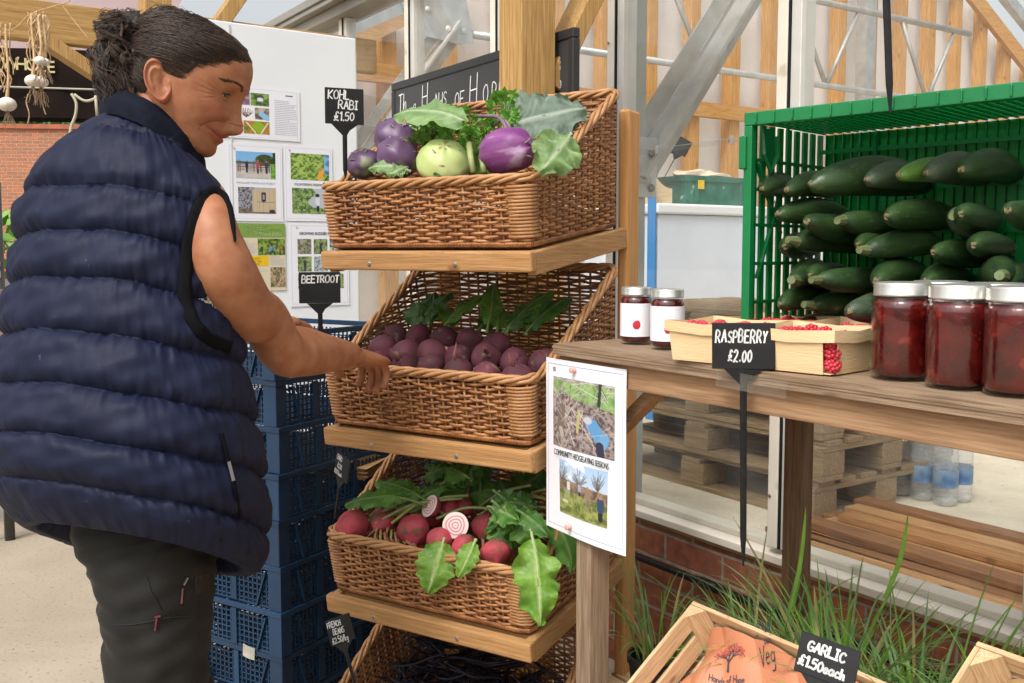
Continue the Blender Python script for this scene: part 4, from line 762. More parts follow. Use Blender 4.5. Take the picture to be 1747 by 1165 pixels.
# ---------------------------------------------------------------- wicker baskets
M_WICK = mat('willow', (.24, .088, .027), .45, (.42, .19, .068), 26, .3, 160, dist=.001, spots=(9, .60, (.20, .075, .025)), objrand=.10)
M_WICKP = mat('willow_pale', (.32, .145, .052), .5, (.46, .24, .10), 26, .3, 160, dist=.001, spots=(9, .62, (.26, .12, .05)))
def basket_mesh(W, D, hf, hb, pitch=.0070, sp=.0265):
    fl_ = .035
    corners = [(-W, 0), (0, 0), (0, D), (-W, D)]   # front-left, front-right, back-right, back-left
    segs = []; per = 0
    path = []      # (x,y,nx,ny)
    rc = .012
    def edge(a, c_, n_): return [(a[0] + (c_[0] - a[0]) * i / n_, a[1] + (c_[1] - a[1]) * i / n_) for i in range(n_)]
    nF, nS = round(W / sp), round(D / sp); nF += nF % 2; nS += nS % 2
    base = []
    for (a, c_, n_, nx, ny) in ((corners[0], corners[1], nF, 0, -1), (corners[1], corners[2], nS, 1, 0), (corners[2], corners[3], nF, 0, 1), (corners[3], corners[0], nS, -1, 0)):
        for p in edge(a, c_, n_ * 4): base.append((p[0], p[1], nx, ny))
    n = len(base); top = lambda y: hf + (hb - hf) * max(0, min(1, (y - .05) / (D - .05)))
    def P(i, z, off=0):
        x, y, nx, ny = base[i % n]; k = (i % n); f = 1 + 0
        # soften corners
        a, c2 = base[(i - 3) % n], base[(i + 3) % n]; x = (x * 2 + a[0] + c2[0]) / 4; y = (y * 2 + a[1] + c2[1]) / 4
        nx, ny = nx * 2 + a[2] + c2[2], ny * 2 + a[3] + c2[3]; l_ = math.hypot(nx, ny); nx /= l_; ny /= l_
        e_ = fl_ * z / hb
        return Vector((x + nx * (off + e_ * .5) , y + ny * (off + e_ * .5), z))
    q_ = random.Random(3); weave = MB(); rows = int(hb / pitch)
    for r in range(rows):
        z = .010 + r * pitch; run = []
        big = .0037 if r < 3 else .0030
        for i in range(n + 1):
            ok = z < top(base[i % n][1]) - .006
            if ok:
                ph_ = math.pi * i / 4 + math.pi * r; wob = .0011 * math.sin(i * .37 + r * 2.1) + .0007 * math.sin(i * .11 + r)
                dz = .0009 * math.sin(ph_ * .5 + r) + wob * .8
                if base[i % n][2] != 0: dz += .0  # side faces
                run.append(P(i, z + dz, .0042 * math.cos(ph_)))
            if (not ok or i == n) and len(run) > 3: weave.tube(run, big * q_.uniform(.88, 1.12), 5); run = []
            elif not ok: run = []
    stk = MB()
    for i in range(0, n, 4):
        x, y, nx, ny = base[i]; zt = top(y) - .002; stk.tube([P(i, .002), P(i, zt * .5), P(i, zt)], .0028, 5)
    rim = MB()
    for s_ in range(4):
        pts = []; rr = []
        for i in range(0, n + 1):
            y = base[i % n][1]; z = top(y) + .002; a = i * .30 + s_ * math.pi / 2
            pts.append(P(i, z + .0058 * math.sin(a), .0065 * math.cos(a)))
        rim.tube(pts, .0042, 6, caps=False)
    for (cx, cy) in ((0, 0), (-W, 0)):
        if cx == 0 or 1:
            for j in range(int((hf - .02) / .0065)):
                z = .018 + j * .0065; ii = nF * 4 if cx == 0 else 0
                rim.tube([P(ii - 5, z, .004), P(ii - 2, z, .0075), P(ii, z, .0085), P(ii + 2, z, .0075), P(ii + 4, z, .003)], .0031, 5)
    bs = MB()
    for s_ in range(2):
        bs.tube([P(i, .001 + s_ * .004, .002 + .001 * s_) for i in range(n + 1)], .0035, 5, caps=False)
    for i in range(0, n, 1): bs.tube([P(i, -.0035, -.006), P(i, .0005, .0052), P(i, .0075, .0045)], .0021, 4)
    for j in range(int(D / .008)): bs.tube([(-W + .004, .004 + j * .008, .004 + .002 * (j % 2)), (-.004, .004 + j * .008, .006 - .002 * (j % 2))], .0038, 4)
    return [('woven_wall', weave, M_WICK), ('stake', stk, M_WICKP), ('rim', rim, M_WICKP), ('base', bs, M_WICK)]
def bm_(k): return Matrix.Translation(RK(-.012 + BOFF[k][0], .004 + BOFF[k][1], ZSH[k] + .0045 + BOFF[k][1] * st_)) @ Euler((TILT, 0, RA)).to_matrix().to_4x4()
BOFF = [(0, 0), (0, 0), (0, 0), (0, -.02)]
BW, BD, BHF, BHB = .475, .365, .122, .272
bl0 = None
BL = ['wicker basket of kohlrabi on the top shelf', 'wicker basket of dark beetroot on the second shelf', 'wicker basket of pink beetroot and leaves on the third shelf', 'wicker basket of dark beans on the lowest shelf']
for k in range(4):
    M_ = bm_(k)
    if k == 0:
        e_ = empty('wicker_basket', (0, 0, 0))
        for nm, m_, mt in basket_mesh(BW, BD, BHF, BHB): m_.build(nm, mt, e_, smooth=True)
        bl0 = e_
    else: e_ = copy_tree(bl0)
    e_.location = M_.translation; e_.rotation_euler = (TILT, 0, RA); tag(e_, BL[k], 'basket', 'wicker baskets on the rack')
def on_b(k, x, y, z):
    M_ = bm_(k); Mi = M_.inverted(); o_ = Mi @ O; d_ = Mi.to_3x3() @ ray(x, y); return M_ @ (o_ + d_ * ((z - o_.z) / d_.z))
def on_by(k, x, y, yl):
    M_ = bm_(k); Mi = M_.inverted(); o_ = Mi @ O; d_ = Mi.to_3x3() @ ray(x, y); return M_ @ (o_ + d_ * ((yl - o_.y) / d_.y))
# ---------------------------------------------------------------- leaves
def leaf(name, base, tip, up, width, m_, sag=.2, ruf=.12, seed=0, lobes=0, stem=.25, cup=.15, twist=0, stemmat=None, thick=.0):
    base, tip, up = Vector(base), Vector(tip), Vector(up); ax = tip - base; Lg = ax.length; x = ax.normalized(); z = (up - x * up.dot(x)).normalized(); y = z.cross(x)
    q_ = random.Random(seed); f1, f2, p1, p2 = q_.uniform(5, 8), q_.uniform(11, 17), q_.uniform(0, 6), q_.uniform(0, 6)
    b = MB(); nu, nv = 26, 12; P = []; A = []
    for i in range(nu + 1):
        t = i / nu; u = stem + (1 - stem) * t; wv = math.sin(math.pi * min(1, t * .93 + .045)) ** .62 * (1 - .35 * t ** 2)
        row = []; ra = []
        for j in range(-nv // 2, nv // 2 + 1):
            v = j / (nv / 2); w_ = wv * width / 2
            if lobes: w_ *= 1 - .42 * abs(math.sin(lobes * math.pi * t + .4)) * abs(v) ** 2
            w_ *= 1 + .10 * math.sin(f2 * t * 2 + p2 + (1 if v > 0 else 2)) * abs(v)
            ed = abs(v) ** 2; rz_ = ruf * width * (ed * math.sin(f1 * t * 3 + p1 + (0 if v > 0 else 2)) * .55 + ed * .25 * math.sin(f2 * t * 3 + p2)) + .02 * width * math.sin(8 * t + abs(v) * 6) 
            zz = -sag * Lg * 4 * (u - .5) ** 2 + sag * Lg - cup * width * (1 - (1 - abs(v)) ** 1.5) * .5 + rz_
            ang = twist * t; vy = v * w_
            row.append(base + x * (u * Lg) + y * (vy * math.cos(ang)) + z * (zz + vy * math.sin(ang)))
            vein = math.exp(-(v / .07) ** 2) + (.35 * max(0, math.cos((t * 9 - abs(v) * 2.2) * 2 * math.pi)) ** 10 if abs(v) > .05 else 0)
            ra.append(min(1, vein))
        P.append(row); A.append(ra)
    b.grid(P, vals=A); b.val = 1
    stp = [base + x * (u * Lg) + z * (-sag * Lg * 4 * (u - .5) ** 2 + sag * Lg - .001) for u in [stem * 1.05 * k / 5 for k in range(6)]] + [base + x * (u * Lg) + z * (-sag * Lg * 4 * (u - .5) ** 2 + sag * Lg - .0012) for u in (stem + .2, stem + .45)]
    b.tube(stp, [.0038, .0034, .0032, .003, .003, .0028, .002, .0012], 6)
    o = b.build(name, m_, smooth=True, attr=True); return o
def leafmat(name, c, c2, vein, rough=.42, tr=.25):
    m = mat(name, c, rough + .08, c2, 34, .9, 90, attrcol=vein, dist=.003, detail=7)
    if tr and not m.get('tl'):
        m['tl'] = 1; N, L = m.node_tree.nodes, m.node_tree.links; an = N.new('ShaderNodeAttribute'); an.attribute_name = 'val'; bp = N.new('ShaderNodeBump'); bp.inputs['Strength'].default_value = .7; bp.inputs['Distance'].default_value = .002; bp.invert = True; old = [x for x in N if x.type == 'BUMP' and x != bp][0]; L.new(an.outputs['Fac'], bp.inputs['Height']); L.new(old.outputs[0], bp.inputs['Normal']); L.new(bp.outputs[0], N['Principled BSDF'].inputs['Normal']); out = [n for n in N if n.type == 'OUTPUT_MATERIAL'][0]; pb = N['Principled BSDF']; t = N.new('ShaderNodeBsdfTranslucent'); t.inputs[0].default_value = (c2[0] * 1.25, c2[1] * 1.3, c2[2], 1)
        mx = N.new('ShaderNodeMixShader'); mx.inputs[0].default_value = tr; L.new(pb.outputs[0], mx.inputs[1]); L.new(t.outputs[0], mx.inputs[2]); L.new(mx.outputs[0], out.inputs[0])
    return m
L_BEET = leafmat('beet_leaf_green', (.05, .16, .018), (.11, .27, .03), (.26, .36, .12)); L_BRT = leafmat('beet_leaf_bright', (.085, .22, .02), (.18, .34, .035), (.40, .52, .20)); L_DK = leafmat('beet_leaf_dark', (.03, .10, .015), (.065, .17, .025), (.16, .26, .09))
L_KOHL = leafmat('kohl_leaf', (.12, .22, .07), (.22, .35, .12), (.42, .50, .30)); L_KGREY = leafmat('kohl_leaf_grey', (.09, .14, .10), (.17, .23, .17), (.35, .40, .32), rough=.55); L_CUR = leafmat('curly_leaf', (.07, .22, .02), (.16, .38, .05), (.3, .5, .12))
cam_dir = lambda p: (O - Vector(p)).normalized()
# ---------------------------------------------------------------- beetroot
M_BEET = mat('beet_skin', (.46, .06, .085), .6, (.24, .045, .045), 26, .9, 60, dist=.003, lo=.38, hi=.72, spots=(34, .58, (.17, .085, .05)), objrand=.2, spec=.3)
M_BROOT = mat('beet_root', (.22, .07, .06), .8, (.3, .14, .1), 40)
M_BSTEM = mat('beet_stem', (.30, .05, .08), .5, (.32, .36, .08), 10)
M_BCUT = mat('beet_cut', (.82, .68, .62), .35, attrcol=(.55, .015, .14), spec=.4)
def beet_shape(b, r, seed=0, el=1.0, M=None, half=False):
    q_ = random.Random(seed); a1, a2 = q_.uniform(0, 6), q_.uniform(0, 6)
    fn = lambda d: (1 + .035 * math.sin(3 * math.atan2(d.y, d.x) + a1) + .03 * math.sin(5 * d.z + a2) + (.35 * max(0, -d.z - .90) / .1 * .5)) * (1 - .10 * max(0, d.z))
    b.ell((0, 0, 0), (r, r, r * el), 24, 16, M, fn)
def make_beet(p, r, dirv, seed, el=1.0, root=True, stems=0, rl=.05):
    """dirv: where the root end points"""
    e_ = empty('beetroot', p, rot=Vector(dirv).to_track_quat('-Z', 'Y').to_euler()); b = MB(); beet_shape(b, r, seed, el); b.build('bulb', M_BEET, e_, smooth=True)
    if root:
        q_ = random.Random(seed); b = MB(); z0 = -r * el
        b.tube([(0, 0, z0 + .006), (.001, 0, z0 - .006), (.003 * q_.uniform(-1, 1), .003, z0 - rl * .4), (.02 * q_.uniform(-1, 1), .01 * q_.uniform(-1, 1), z0 - rl)], [r * .35, r * .16, .002, .0007], 8); b.build('root', M_BROOT, e_, smooth=True)
    if stems:
        b = MB(); q_ = random.Random(seed + 9)
        for k in range(stems): a = k * 6.28 / stems; b.tube([(.35 * r * math.cos(a), .35 * r * math.sin(a), r * el * .7), (.5 * r * math.cos(a), .5 * r * math.sin(a), r * el + .012 + .012 * q_.random())], .0033, 6)
        b.build('stem_stub', mat('cut_stem', (.30, .30, .06), .5, (.35, .10, .08), 60), e_)
    return e_
def halfbeet(p, r, n, seed, label, el=1.15):
    e_ = empty('halved_beetroot', p, rot=Vector(n).to_track_quat('Z', 'Y').to_euler()); b = MB(); V = []; nu = 28
    prof = [(r * math.cos(a), -r * el * math.sin(a)) for a in [R(90 * k / 10) for k in range(11)]]
    b.lathe([(max(x, .0005), z) for x, z in prof], nu, caps=False); b.build('skin', M_BEET, e_, smooth=True)
    b = MB(); P = []; A = []
    for i in range(nu):
        row = []; ra = []
        for j in range(46):
            t = j / 45; wob = 1 + .05 * math.sin(i * 6.28 / nu * 3 + seed); row.append((r * .998 * t * math.cos(6.2832 * i / nu), r * .998 * t * math.sin(6.2832 * i / nu), .0004 + .0015 * (1 - t * t)))
            ra.append(.9 * max(0, math.cos(t * wob * 6.2832 * 4.3)) ** 1.2 if t < .8 else 0)
        P.append(row); A.append(ra)
    b.grid(P, closed_u=True, vals=A); b.build('cut_face', M_BCUT, e_, smooth=True, attr=True); tag(e_, label, 'beetroot', 'beetroot in the third basket'); return e_
BEETS = [(603, 896, .0345, (-.3, -.8, -.5), 1, .135, 1.0, 'pale dusty beetroot at the left end of the third basket'), (652, 890, .0275, (-.2, -.9, -.2), 2, .132, 1.15, 'elongated beetroot second from the left in the third basket'), (706, 904, .0345, (.1, -.8, -.6), 3, .132, 1.02, 'large round beetroot left of the drooping leaf at the front rim'),
 (751, 921, .0275, (-.3, -.8, -.5), 4, .130, 1.05, 'beetroot with a brown scar below the lower cut half'), (768, 872, .024, (0, .6, .8), 5, .135, 1.0, 'beetroot between the two cut halves'), (793, 866, .020, (.2, .3, 1), 6, .138, 1.1, 'small dark beetroot at the back with its root upright'), (828, 896, .028, (-.1, -.7, -.8), 7, .130, 1.0, 'red beetroot left of the bunched leaves'),
 (792, 931, .024, (-.75, -.3, -.75), 8, .132, 1.15, 'beetroot whose long root trails down the basket front'), (845, 942, .031, (.1, -.7, -.75), 9, .128, .85, 'squat brownish beetroot at the right of the front rim'), (735, 882, .022, (.3, .3, .3), 10, .105, 1.0, 'beetroot half buried behind the large round one'), (690, 872, .022, (0, .5, .5), 11, .11, 1, 'beetroot half hidden behind the second from the left')]
for (x, y, r_, d_, sd_, z_, el, lb) in BEETS:
    e_ = make_beet(on_b(2, x, y, z_), r_, d_, sd_, el, stems=6 if sd_ in (2,) else 0, rl=.13 if sd_ == 8 else .05); tag(e_, lb, 'beetroot', 'beetroot in the third basket')
p = on_b(2, 733, 863, .165); halfbeet(p, .0245, (-.72, -.50, .50), 1, 'cut beetroot half showing pink rings, the upper one of the two', 1.0)
p = on_b(2, 777, 896, .160); halfbeet(p, .0265, (-.10, -.95, .22), 2, 'cut beetroot half with a spiral pink and white face turned to the front', 1.0)
b = MB(); q_ = random.Random(3)
st_o = MB()
for k in range(9):
    x = 640 + 6 * k; p = on_b(2, x + 4, 900 + 4 * (k % 3), .135); st_o.tube([p, p + Vector((.004 * (k % 3 - 1), -.012, -.016)), p + Vector((.006 * (k % 3 - 1) + .01, -.024, -.022))], .003, 6)
o = st_o.build('stem_bundle', mat('cut_stem', (.30, .30, .06), .5, (.35, .10, .08), 60), smooth=True); tag(o, 'bundle of short cut green stalks poking over the front rim of the third basket', 'stalks')
# leaves of the third basket (photograph points: base, tip, plane depth inside the basket)
def lf(k, x0, y0, d0, x1, y1, d1, width, m_, label, seed, up=None, **kw):
    A_, B_ = on_by(k, x0, y0, d0), on_by(k, x1, y1, d1); o = leaf(kw.pop('name', 'beet_leaf'), A_, B_, up or (cam_dir(A_) + Vector((0, 0, .6))), width, m_, seed=seed, **kw)
    tag(o, label, 'leaf', kw.get('group') or ('beet leaves in the third basket' if k == 2 else 'leaves in the basket')); return o
lf(2, 758, 918, .005, 730, 1012, -.055, .085, L_BRT, 'round green beet leaf drooping over the middle of the basket front', 1, up=(0, -1, .3), stem=.08, sag=.12)
lf(2, 812, 920, .005, 782, 985, -.05, .045, L_BRT, 'small narrow leaf drooping beside the round one', 2, up=(0, -1, .3), stem=.1, sag=.12)
lf(2, 903, 888, .05, 922, 1068, -.05, .092, L_BRT, 'long yellowing beet leaf hanging over the right front corner', 3, up=(.2, -1, .2), stem=.2, sag=.10, ruf=.34)
lf(2, 940, 890, .14, 975, 975, .08, .07, L_BEET, 'leaf hanging down behind the front table leg', 4, up=(.5, -1, .3), stem=.1)
lf(2, 740, 870, .13, 588, 862, .02, .06, L_BEET, 'leaf reaching left over the side rim of the third basket', 5, up=(-.2, -.6, 1), stem=.35, sag=.18)
lf(2, 760, 880, .14, 640, 822, .12, .055, L_BEET, 'leaf arched above the left side rim', 6, up=(0, -.7, 1), stem=.35, sag=.15)
lf(2, 650, 880, .12, 800, 835, .22, .06, L_BEET, 'broad leaf lying right across the back of the cut halves', 7, up=(0, -.8, 1), stem=.3, sag=.12)
q_ = random.Random(11)
for k in range(30):
    x0, y0 = q_.uniform(700, 900), q_.uniform(815, 880); a = q_.uniform(-2.9, -.2); l_ = q_.uniform(50, 105)
    if k < 20: dd = q_.uniform(.14, .30); x1, y1 = x0 + math.cos(a) * l_, max(790, y0 + math.sin(a) * l_ * .5)
    else: dd = q_.uniform(.05, .12); x0, y0 = q_.uniform(830, 890), q_.uniform(835, 870); a = q_.uniform(.2, 1.5); x1, y1 = min(x0 + math.cos(a) * l_, 955), y0 + math.sin(a) * l_ * .8
    A_, B_ = on_by(2, x0, y0, dd), on_by(2, x1, y1, dd + q_.uniform(-.04, .05)); o = leaf('beet_leaf', A_, B_, cam_dir(A_) + Vector((q_.uniform(-.5, .5), 0, q_.uniform(.2, 1))), q_.uniform(.045, .075), [L_BEET, L_DK, L_BEET, L_DK][k % 4], seed=100 + k, sag=q_.uniform(.02, .2), stem=q_.uniform(.1, .3), cup=.3)
    tag(o, 'dark green beet leaf crowded at the back of the third basket' if k < 20 else 'beet leaf bunched at the right side of the third basket', 'leaf', 'beet leaves heaped at the back of the third basket' if k < 20 else 'beet leaves bunched at the right of the third basket')
for k, (x0, y0, x1, y1) in enumerate(((625, 890, 745, 842), (640, 893, 760, 850), (632, 880, 700, 850), (668, 893, 745, 855), (870, 850, 820, 895), (880, 865, 815, 880), (885, 870, 930, 835), (850, 870, 900, 850), (655, 885, 790, 850), (700, 875, 800, 845), (645, 880, 730, 835), (810, 870, 905, 828), (835, 860, 930, 850), (860, 880, 940, 868), (745, 885, 840, 868), (680, 870, 640, 830))):
    b = MB(); A_, B_ = on_b(2, x0, y0, .14), on_by(2, x1, y1, .16); mid = (A_ + B_) / 2 + Vector((0, 0, .012)); b.tube(spl([tuple(A_), tuple(mid), tuple(B_)], 6), .0032, 7); o = b.build('leaf_stalk', M_BSTEM if k == 3 else mat('green_stalk', (.22, .25, .08), .5, (.28, .34, .12), 30), smooth=True)
    tag(o, 'crimson leaf stalk between two beetroot' if k == 3 else 'pale green leaf stalk lying across the third basket', 'stalk', None if k == 3 else 'leaf stalks in the third basket')
# second basket: dark beetroot, third-basket kinds again
M_BEETD = mat('beet_skin_dark', (.10, .022, .035), .7, (.06, .02, .025), 22, .5, 50, dist=.002, spots=(40, .62, (.12, .08, .06)), objrand=.2, spec=.3)
q_ = random.Random(21)
for k in range(19):
    i, j = k % 7, k // 7; lx, ly = -.435 + .066 * i + .02 * (j % 2), .035 + .07 * j; p = bm_(1) @ Vector((lx, ly, .112 + .012 * j + q_.uniform(0, .012)))
    e_ = empty('beetroot', p, rot=(q_.uniform(0, 3), q_.uniform(0, 3), q_.uniform(0, 6))); b = MB(); beet_shape(b, q_.uniform(.028, .034), 40 + k, q_.uniform(.9, 1.1)); b.build('bulb', M_BEETD, e_, smooth=True)
    b = MB(); b.tube([(0, 0, -.026), (.002, .003, -.045), (.01, 0, -.07)], [.009, .003, .0008], 7); b.build('root', M_BROOT, e_, smooth=True); tag(e_, 'dark earthy beetroot heaped in the second basket', 'beetroot', 'dark beetroot in the second basket')
for k in range(12):
    lx = q_.uniform(-.42, -.06); p = bm_(1) @ Vector((lx, .20, .16)); t_ = bm_(1) @ Vector((lx + q_.uniform(-.08, .08), q_.uniform(.28, .33), q_.uniform(.17, .25))); o = leaf('beet_leaf', p, t_, (q_.uniform(-.4, .4), -.5, 1), q_.uniform(.05, .07), L_DK if k % 2 else L_BEET, seed=300 + k, sag=.1, stem=.15)
    tag(o, 'beet leaf standing behind the dark beetroot of the second basket', 'leaf', 'beet leaves in the second basket')
# ---------------------------------------------------------------- kohlrabi
M_KP = mat('kohl_purple', (.065, .020, .070), .42, (.15, .085, .17), 12, .5, 30, dist=.003, spots=(11, .60, (.22, .25, .14)), lo=.3, hi=.7)
M_KB = mat('kohl_bright', (.13, .018, .125), .5, (.27, .085, .26), 8, .5, 26, dist=.003, stretch=(3, 3, .7), spots=(8, .57, (.40, .26, .40)))
M_KG = mat('kohl_green', (.36, .45, .14), .45, (.48, .54, .22), 9, .2, 30, spots=(13, .66, (.42, .36, .18)))
def kohl(p, rx, rz, m_, label, seed, rot=(0, 0, 0), stubs=7, top=True):
    e_ = empty('kohlrabi', p, rot=rot); b = MB(); q_ = random.Random(seed); a1 = q_.uniform(0, 6)
    b.ell((0, 0, 0), (rx, rx, rz), 36, 22, fn=lambda d: 1 + .028 * math.sin(5 * math.atan2(d.y, d.x) + a1 + 2.5 * d.z) + .02 * math.sin(7 * d.z + a1) - .05 * max(0, d.z) ** 3 + .012 * (1 - d.z ** 2) * math.sin(11 * math.atan2(d.y, d.x) + 3 * d.z + seed) + .012 * math.sin(4 * d.x + 9 * d.z + seed)); b.build('bulb', m_, e_, smooth=True)
    b = MB()
    for k in range(stubs):
        a = k * 2.4 + a1; th = .30 + .15 * k; x, y, z = math.sin(th) * math.cos(a), math.sin(th) * math.sin(a), math.cos(th); sc = Vector((x * rx, y * rx, z * rz)); t_ = Vector((-math.sin(a), math.cos(a), 0)); n_ = Vector((x, y, z)).normalized(); w_ = .008 + .008 * q_.random(); pts = [sc * .99 + t_ * w_ * s_ + n_ * (.0012 - .004 * s_ * s_) - Vector((0, 0, .006 * s_ * s_)) for s_ in (-1, -.5, 0, .5, 1)]
        b.tube(pts, [.0003, .0014, .0018, .0013, .0003], 6, flat=.6)
    b.build('leaf_scar', mat('kohl_scar', (.30, .30, .17), .7, (.2, .15, .18), 60), e_, smooth=True)
    if top: b = MB(); b.lathe([(.013, rz * .82), (.012, rz * .935), (.010, rz * .95)], 14); b.build('cut_crown', mat('cut_crown', (.36, .28, .14), .8, (.25, .18, .1), 60), e_, smooth=True)
    tag(e_, label, 'kohlrabi', 'kohlrabi in the top basket'); return e_
kohl(on_by(0, 620, 279, .045), .036, .031, M_KP, 'small dark purple kohlrabi beside the price sign', 1, rot=(.3, -.3, 0))
kohl(on_by(0, 677, 236, .125), .048, .042, M_KP, 'dark purple kohlrabi behind, resting on another', 2, rot=(.5, .35, 0))
kohl(on_by(0, 679, 268, .048), .044, .040, M_KP, 'dark purple kohlrabi in front at the left of the pale green one', 3, rot=(.4, .2, 1))
kohl(on_by(0, 757, 277, .045), .053, .041, M_KG, 'pale green kohlrabi in the middle of the top basket', 4, rot=(.75, .1, 0), stubs=5)
e_ = kohl(on_by(0, 865, 258, .05), .043, .060, M_KB, 'large bright purple kohlrabi lying on its side', 5, rot=(.1, R(84), RA), stubs=3, top=False)
lf(0, 790, 205, .03, 672, 198, .06, .085, L_KOHL, 'broad green kohlrabi leaf lying over the purple bulbs', 21, up=(-.1, -.75, .8), stem=.0, sag=.10, ruf=.12, name='kohlrabi_leaf')
lf(0, 700, 215, .12, 785, 190, .18, .11, L_KOHL, 'green leaf folded at the top left of the basket', 22, up=(0, -.5, 1), stem=.02, sag=.18, ruf=.2, name='kohlrabi_leaf')
lf(0, 870, 215, .14, 1000, 185, .22, .13, L_KGREY, 'grey green kohlrabi leaf spread behind the bright purple bulb', 23, up=(0, -.9, .7), stem=.02, sag=.06, ruf=.10, name='kohlrabi_leaf')
lf(0, 860, 208, .20, 935, 168, .26, .10, L_KGREY, 'grey green leaf leaning on the timber post', 24, up=(0, -.9, .4), stem=.0, sag=.08, ruf=.14, name='kohlrabi_leaf')
lf(0, 920, 215, .20, 985, 175, .26, .11, L_KGREY, 'grey green crinkled leaf standing at the back right rim', 25, up=(.2, -.9, .3), stem=.0, sag=.02, ruf=.26, name='kohlrabi_leaf')
lf(0, 975, 228, .07, 922, 292, -.01, .095, L_KOHL, 'pale leaf curling over the right side rim', 26, up=(.25, -.9, .4), stem=.05, sag=.08, ruf=.24, name='kohlrabi_leaf')
lf(0, 700, 292, .03, 628, 288, .0, .055, L_KOHL, 'lobed leaf on the rim below the dark purple bulbs', 27, up=(0, -1, .5), stem=.05, lobes=2.5, ruf=.2, name='kohlrabi_leaf')
lf(0, 695, 285, .03, 660, 300, -.005, .045, L_KOHL, 'small lobed leaf overlapping the rim', 28, up=(0, -1, .3), stem=.05, lobes=2, name='kohlrabi_leaf')
lf(0, 715, 290, .03, 752, 300, .0, .03, L_DK, 'small dark leaf tucked below the pale bulb', 29, up=(0, -1, .5), stem=.05, lobes=2, name='kohlrabi_leaf')
q_ = random.Random(31)
for k in range(13):
    cx, cy = [(735, 225), (762, 208), (785, 202), (800, 210), (775, 230), (825, 225), (812, 245), (800, 265), (815, 280), (745, 240), (858, 205), (862, 184), (720, 228)][k]
    dd = .10 + .02 * (k % 4); c_ = on_by(0, cx, cy, dd); b = MB(); root_ = c_ + Vector((0, .02, -.05))
    for j in range(15):
        a = q_.uniform(0, 6.28); d_ = Vector((math.cos(a), -.5 + .4 * math.sin(a * 3), math.sin(a) * .9)); p = c_ + d_ * q_.uniform(.004, .02); u = (d_ + Vector((0, 0, .3))).normalized(); w_ = u.cross(cam_dir(p)).normalized(); s_ = q_.uniform(.010, .019); nrm = u.cross(w_)
        V = [p, p + u * s_ * .5 + w_ * s_ * .55 + nrm * s_ * .2, p + u * s_ * .9 + w_ * s_ * .7, p + u * s_ * 1.1 + w_ * s_ * .25 - nrm * s_ * .25, p + u * s_ * 1.5, p + u * s_ * 1.1 - w_ * s_ * .3 - nrm * s_ * .2, p + u * s_ * .9 - w_ * s_ * .75, p + u * s_ * .5 - w_ * s_ * .5 + nrm * s_ * .25, p + u * s_ * .7 + nrm * s_ * .1]
        b.val = q_.uniform(0, .35); b.add(V, [(0, 1, 8), (1, 2, 8), (2, 3, 8), (3, 4, 8), (4, 5, 8), (5, 6, 8), (6, 7, 8), (7, 0, 8)]); b.val = .9
        b.tube([root_, (root_ + p) / 2 + Vector((.003, 0, .004)), p], .0011, 4)
    tag(b.build('green_sprig', L_CUR if k % 3 else L_BRT, attr=True), 'sprig of curly green leaves between the kohlrabi bulbs', 'greens', 'curly green sprigs in the top basket')
b = MB(); b.tube(spl([tuple(on_by(0, 865, 222, .06)), tuple(on_by(0, 850, 200, .09)), tuple(on_by(0, 815, 198, .12))], 5), .0035, 7); b.tube(spl([tuple(on_by(0, 872, 222, .06)), tuple(on_by(0, 860, 205, .09)), tuple(on_by(0, 840, 215, .12))], 5), .003, 7)
tag(b.build('purple_stalk', mat('purple_stalk', (.12, .05, .11), .5, (.2, .14, .16), 30), smooth=True), 'curved purple leaf stalks above the bright purple kohlrabi', 'stalks')
b = MB(); b.tube([on_by(0, 808, 295, .02), on_by(0, 803, 268, .03), on_by(0, 800, 245, .05)], .006, 8); b.tube([on_by(0, 826, 295, .02), on_by(0, 823, 270, .03)], .006, 8); tag(b.build('green_stalk', mat('green_stalk', (.22, .25, .08), .5, (.28, .34, .12), 30), smooth=True), 'pale green stalks upright beside the pale green kohlrabi', 'stalks')
# ---------------------------------------------------------------- beans
def bean_mesh(seed, m_, L_=.13, r=.0042):
    q_ = random.Random(seed); c1, c2 = q_.uniform(-.03, .03), q_.uniform(-.02, .02); pts = [(L_ * (t - .5), c1 * (4 * (t - .5) ** 2) + .004 * math.sin(9 * t + seed), c2 * 4 * (t - .5) ** 2) for t in [k / 10 for k in range(11)]]
    b = MB(); b.tube(pts, [.0008, .0025] + [r] * 7 + [.0028, .0009], 7, flat=.8); return b
M_BEAN = mat('black_bean', (.010, .009, .013), .42, (.022, .018, .028), 20, spec=.3); M_GBEAN = mat('green_bean', (.05, .15, .02), .45, (.09, .22, .04), 20)
pr = [bean_mesh(k, M_BEAN) for k in range(7)]; first = {}
for k in range(230):
    q_ = random.Random(900 + k); v = k % 7; green = k >= 205
    if green: lx, ly = q_.uniform(-.11, -.04), q_.uniform(.03, .2); lz = .07 + q_.uniform(0, .045)
    else:
        lx, ly = q_.uniform(-.42, -.08), q_.uniform(.03, .32); lz = .035 + .105 * (k / 205) * (1 - ((lx + .25) / .26) ** 2 * .6) + .12 * ly
    key = (v, green)
    if key in first: o = bpy.data.objects.new('bean', first[key]); C.objects.link(o)
    else: o = pr[v].build('bean', M_GBEAN if green else M_BEAN, smooth=True); first[key] = o.data
    o.location = bm_(3) @ Vector((lx, ly, lz)); o.rotation_euler = (q_.uniform(-.35, .35), q_.uniform(-.35, .35), q_.uniform(0, 3.14) if not green else q_.uniform(-.2, 1.2))
    tag(o, 'long green bean in the right corner of the lowest basket' if green else 'near black French bean in the heap of the lowest basket', 'bean', 'green beans in the lowest basket' if green else 'black beans in the lowest basket')
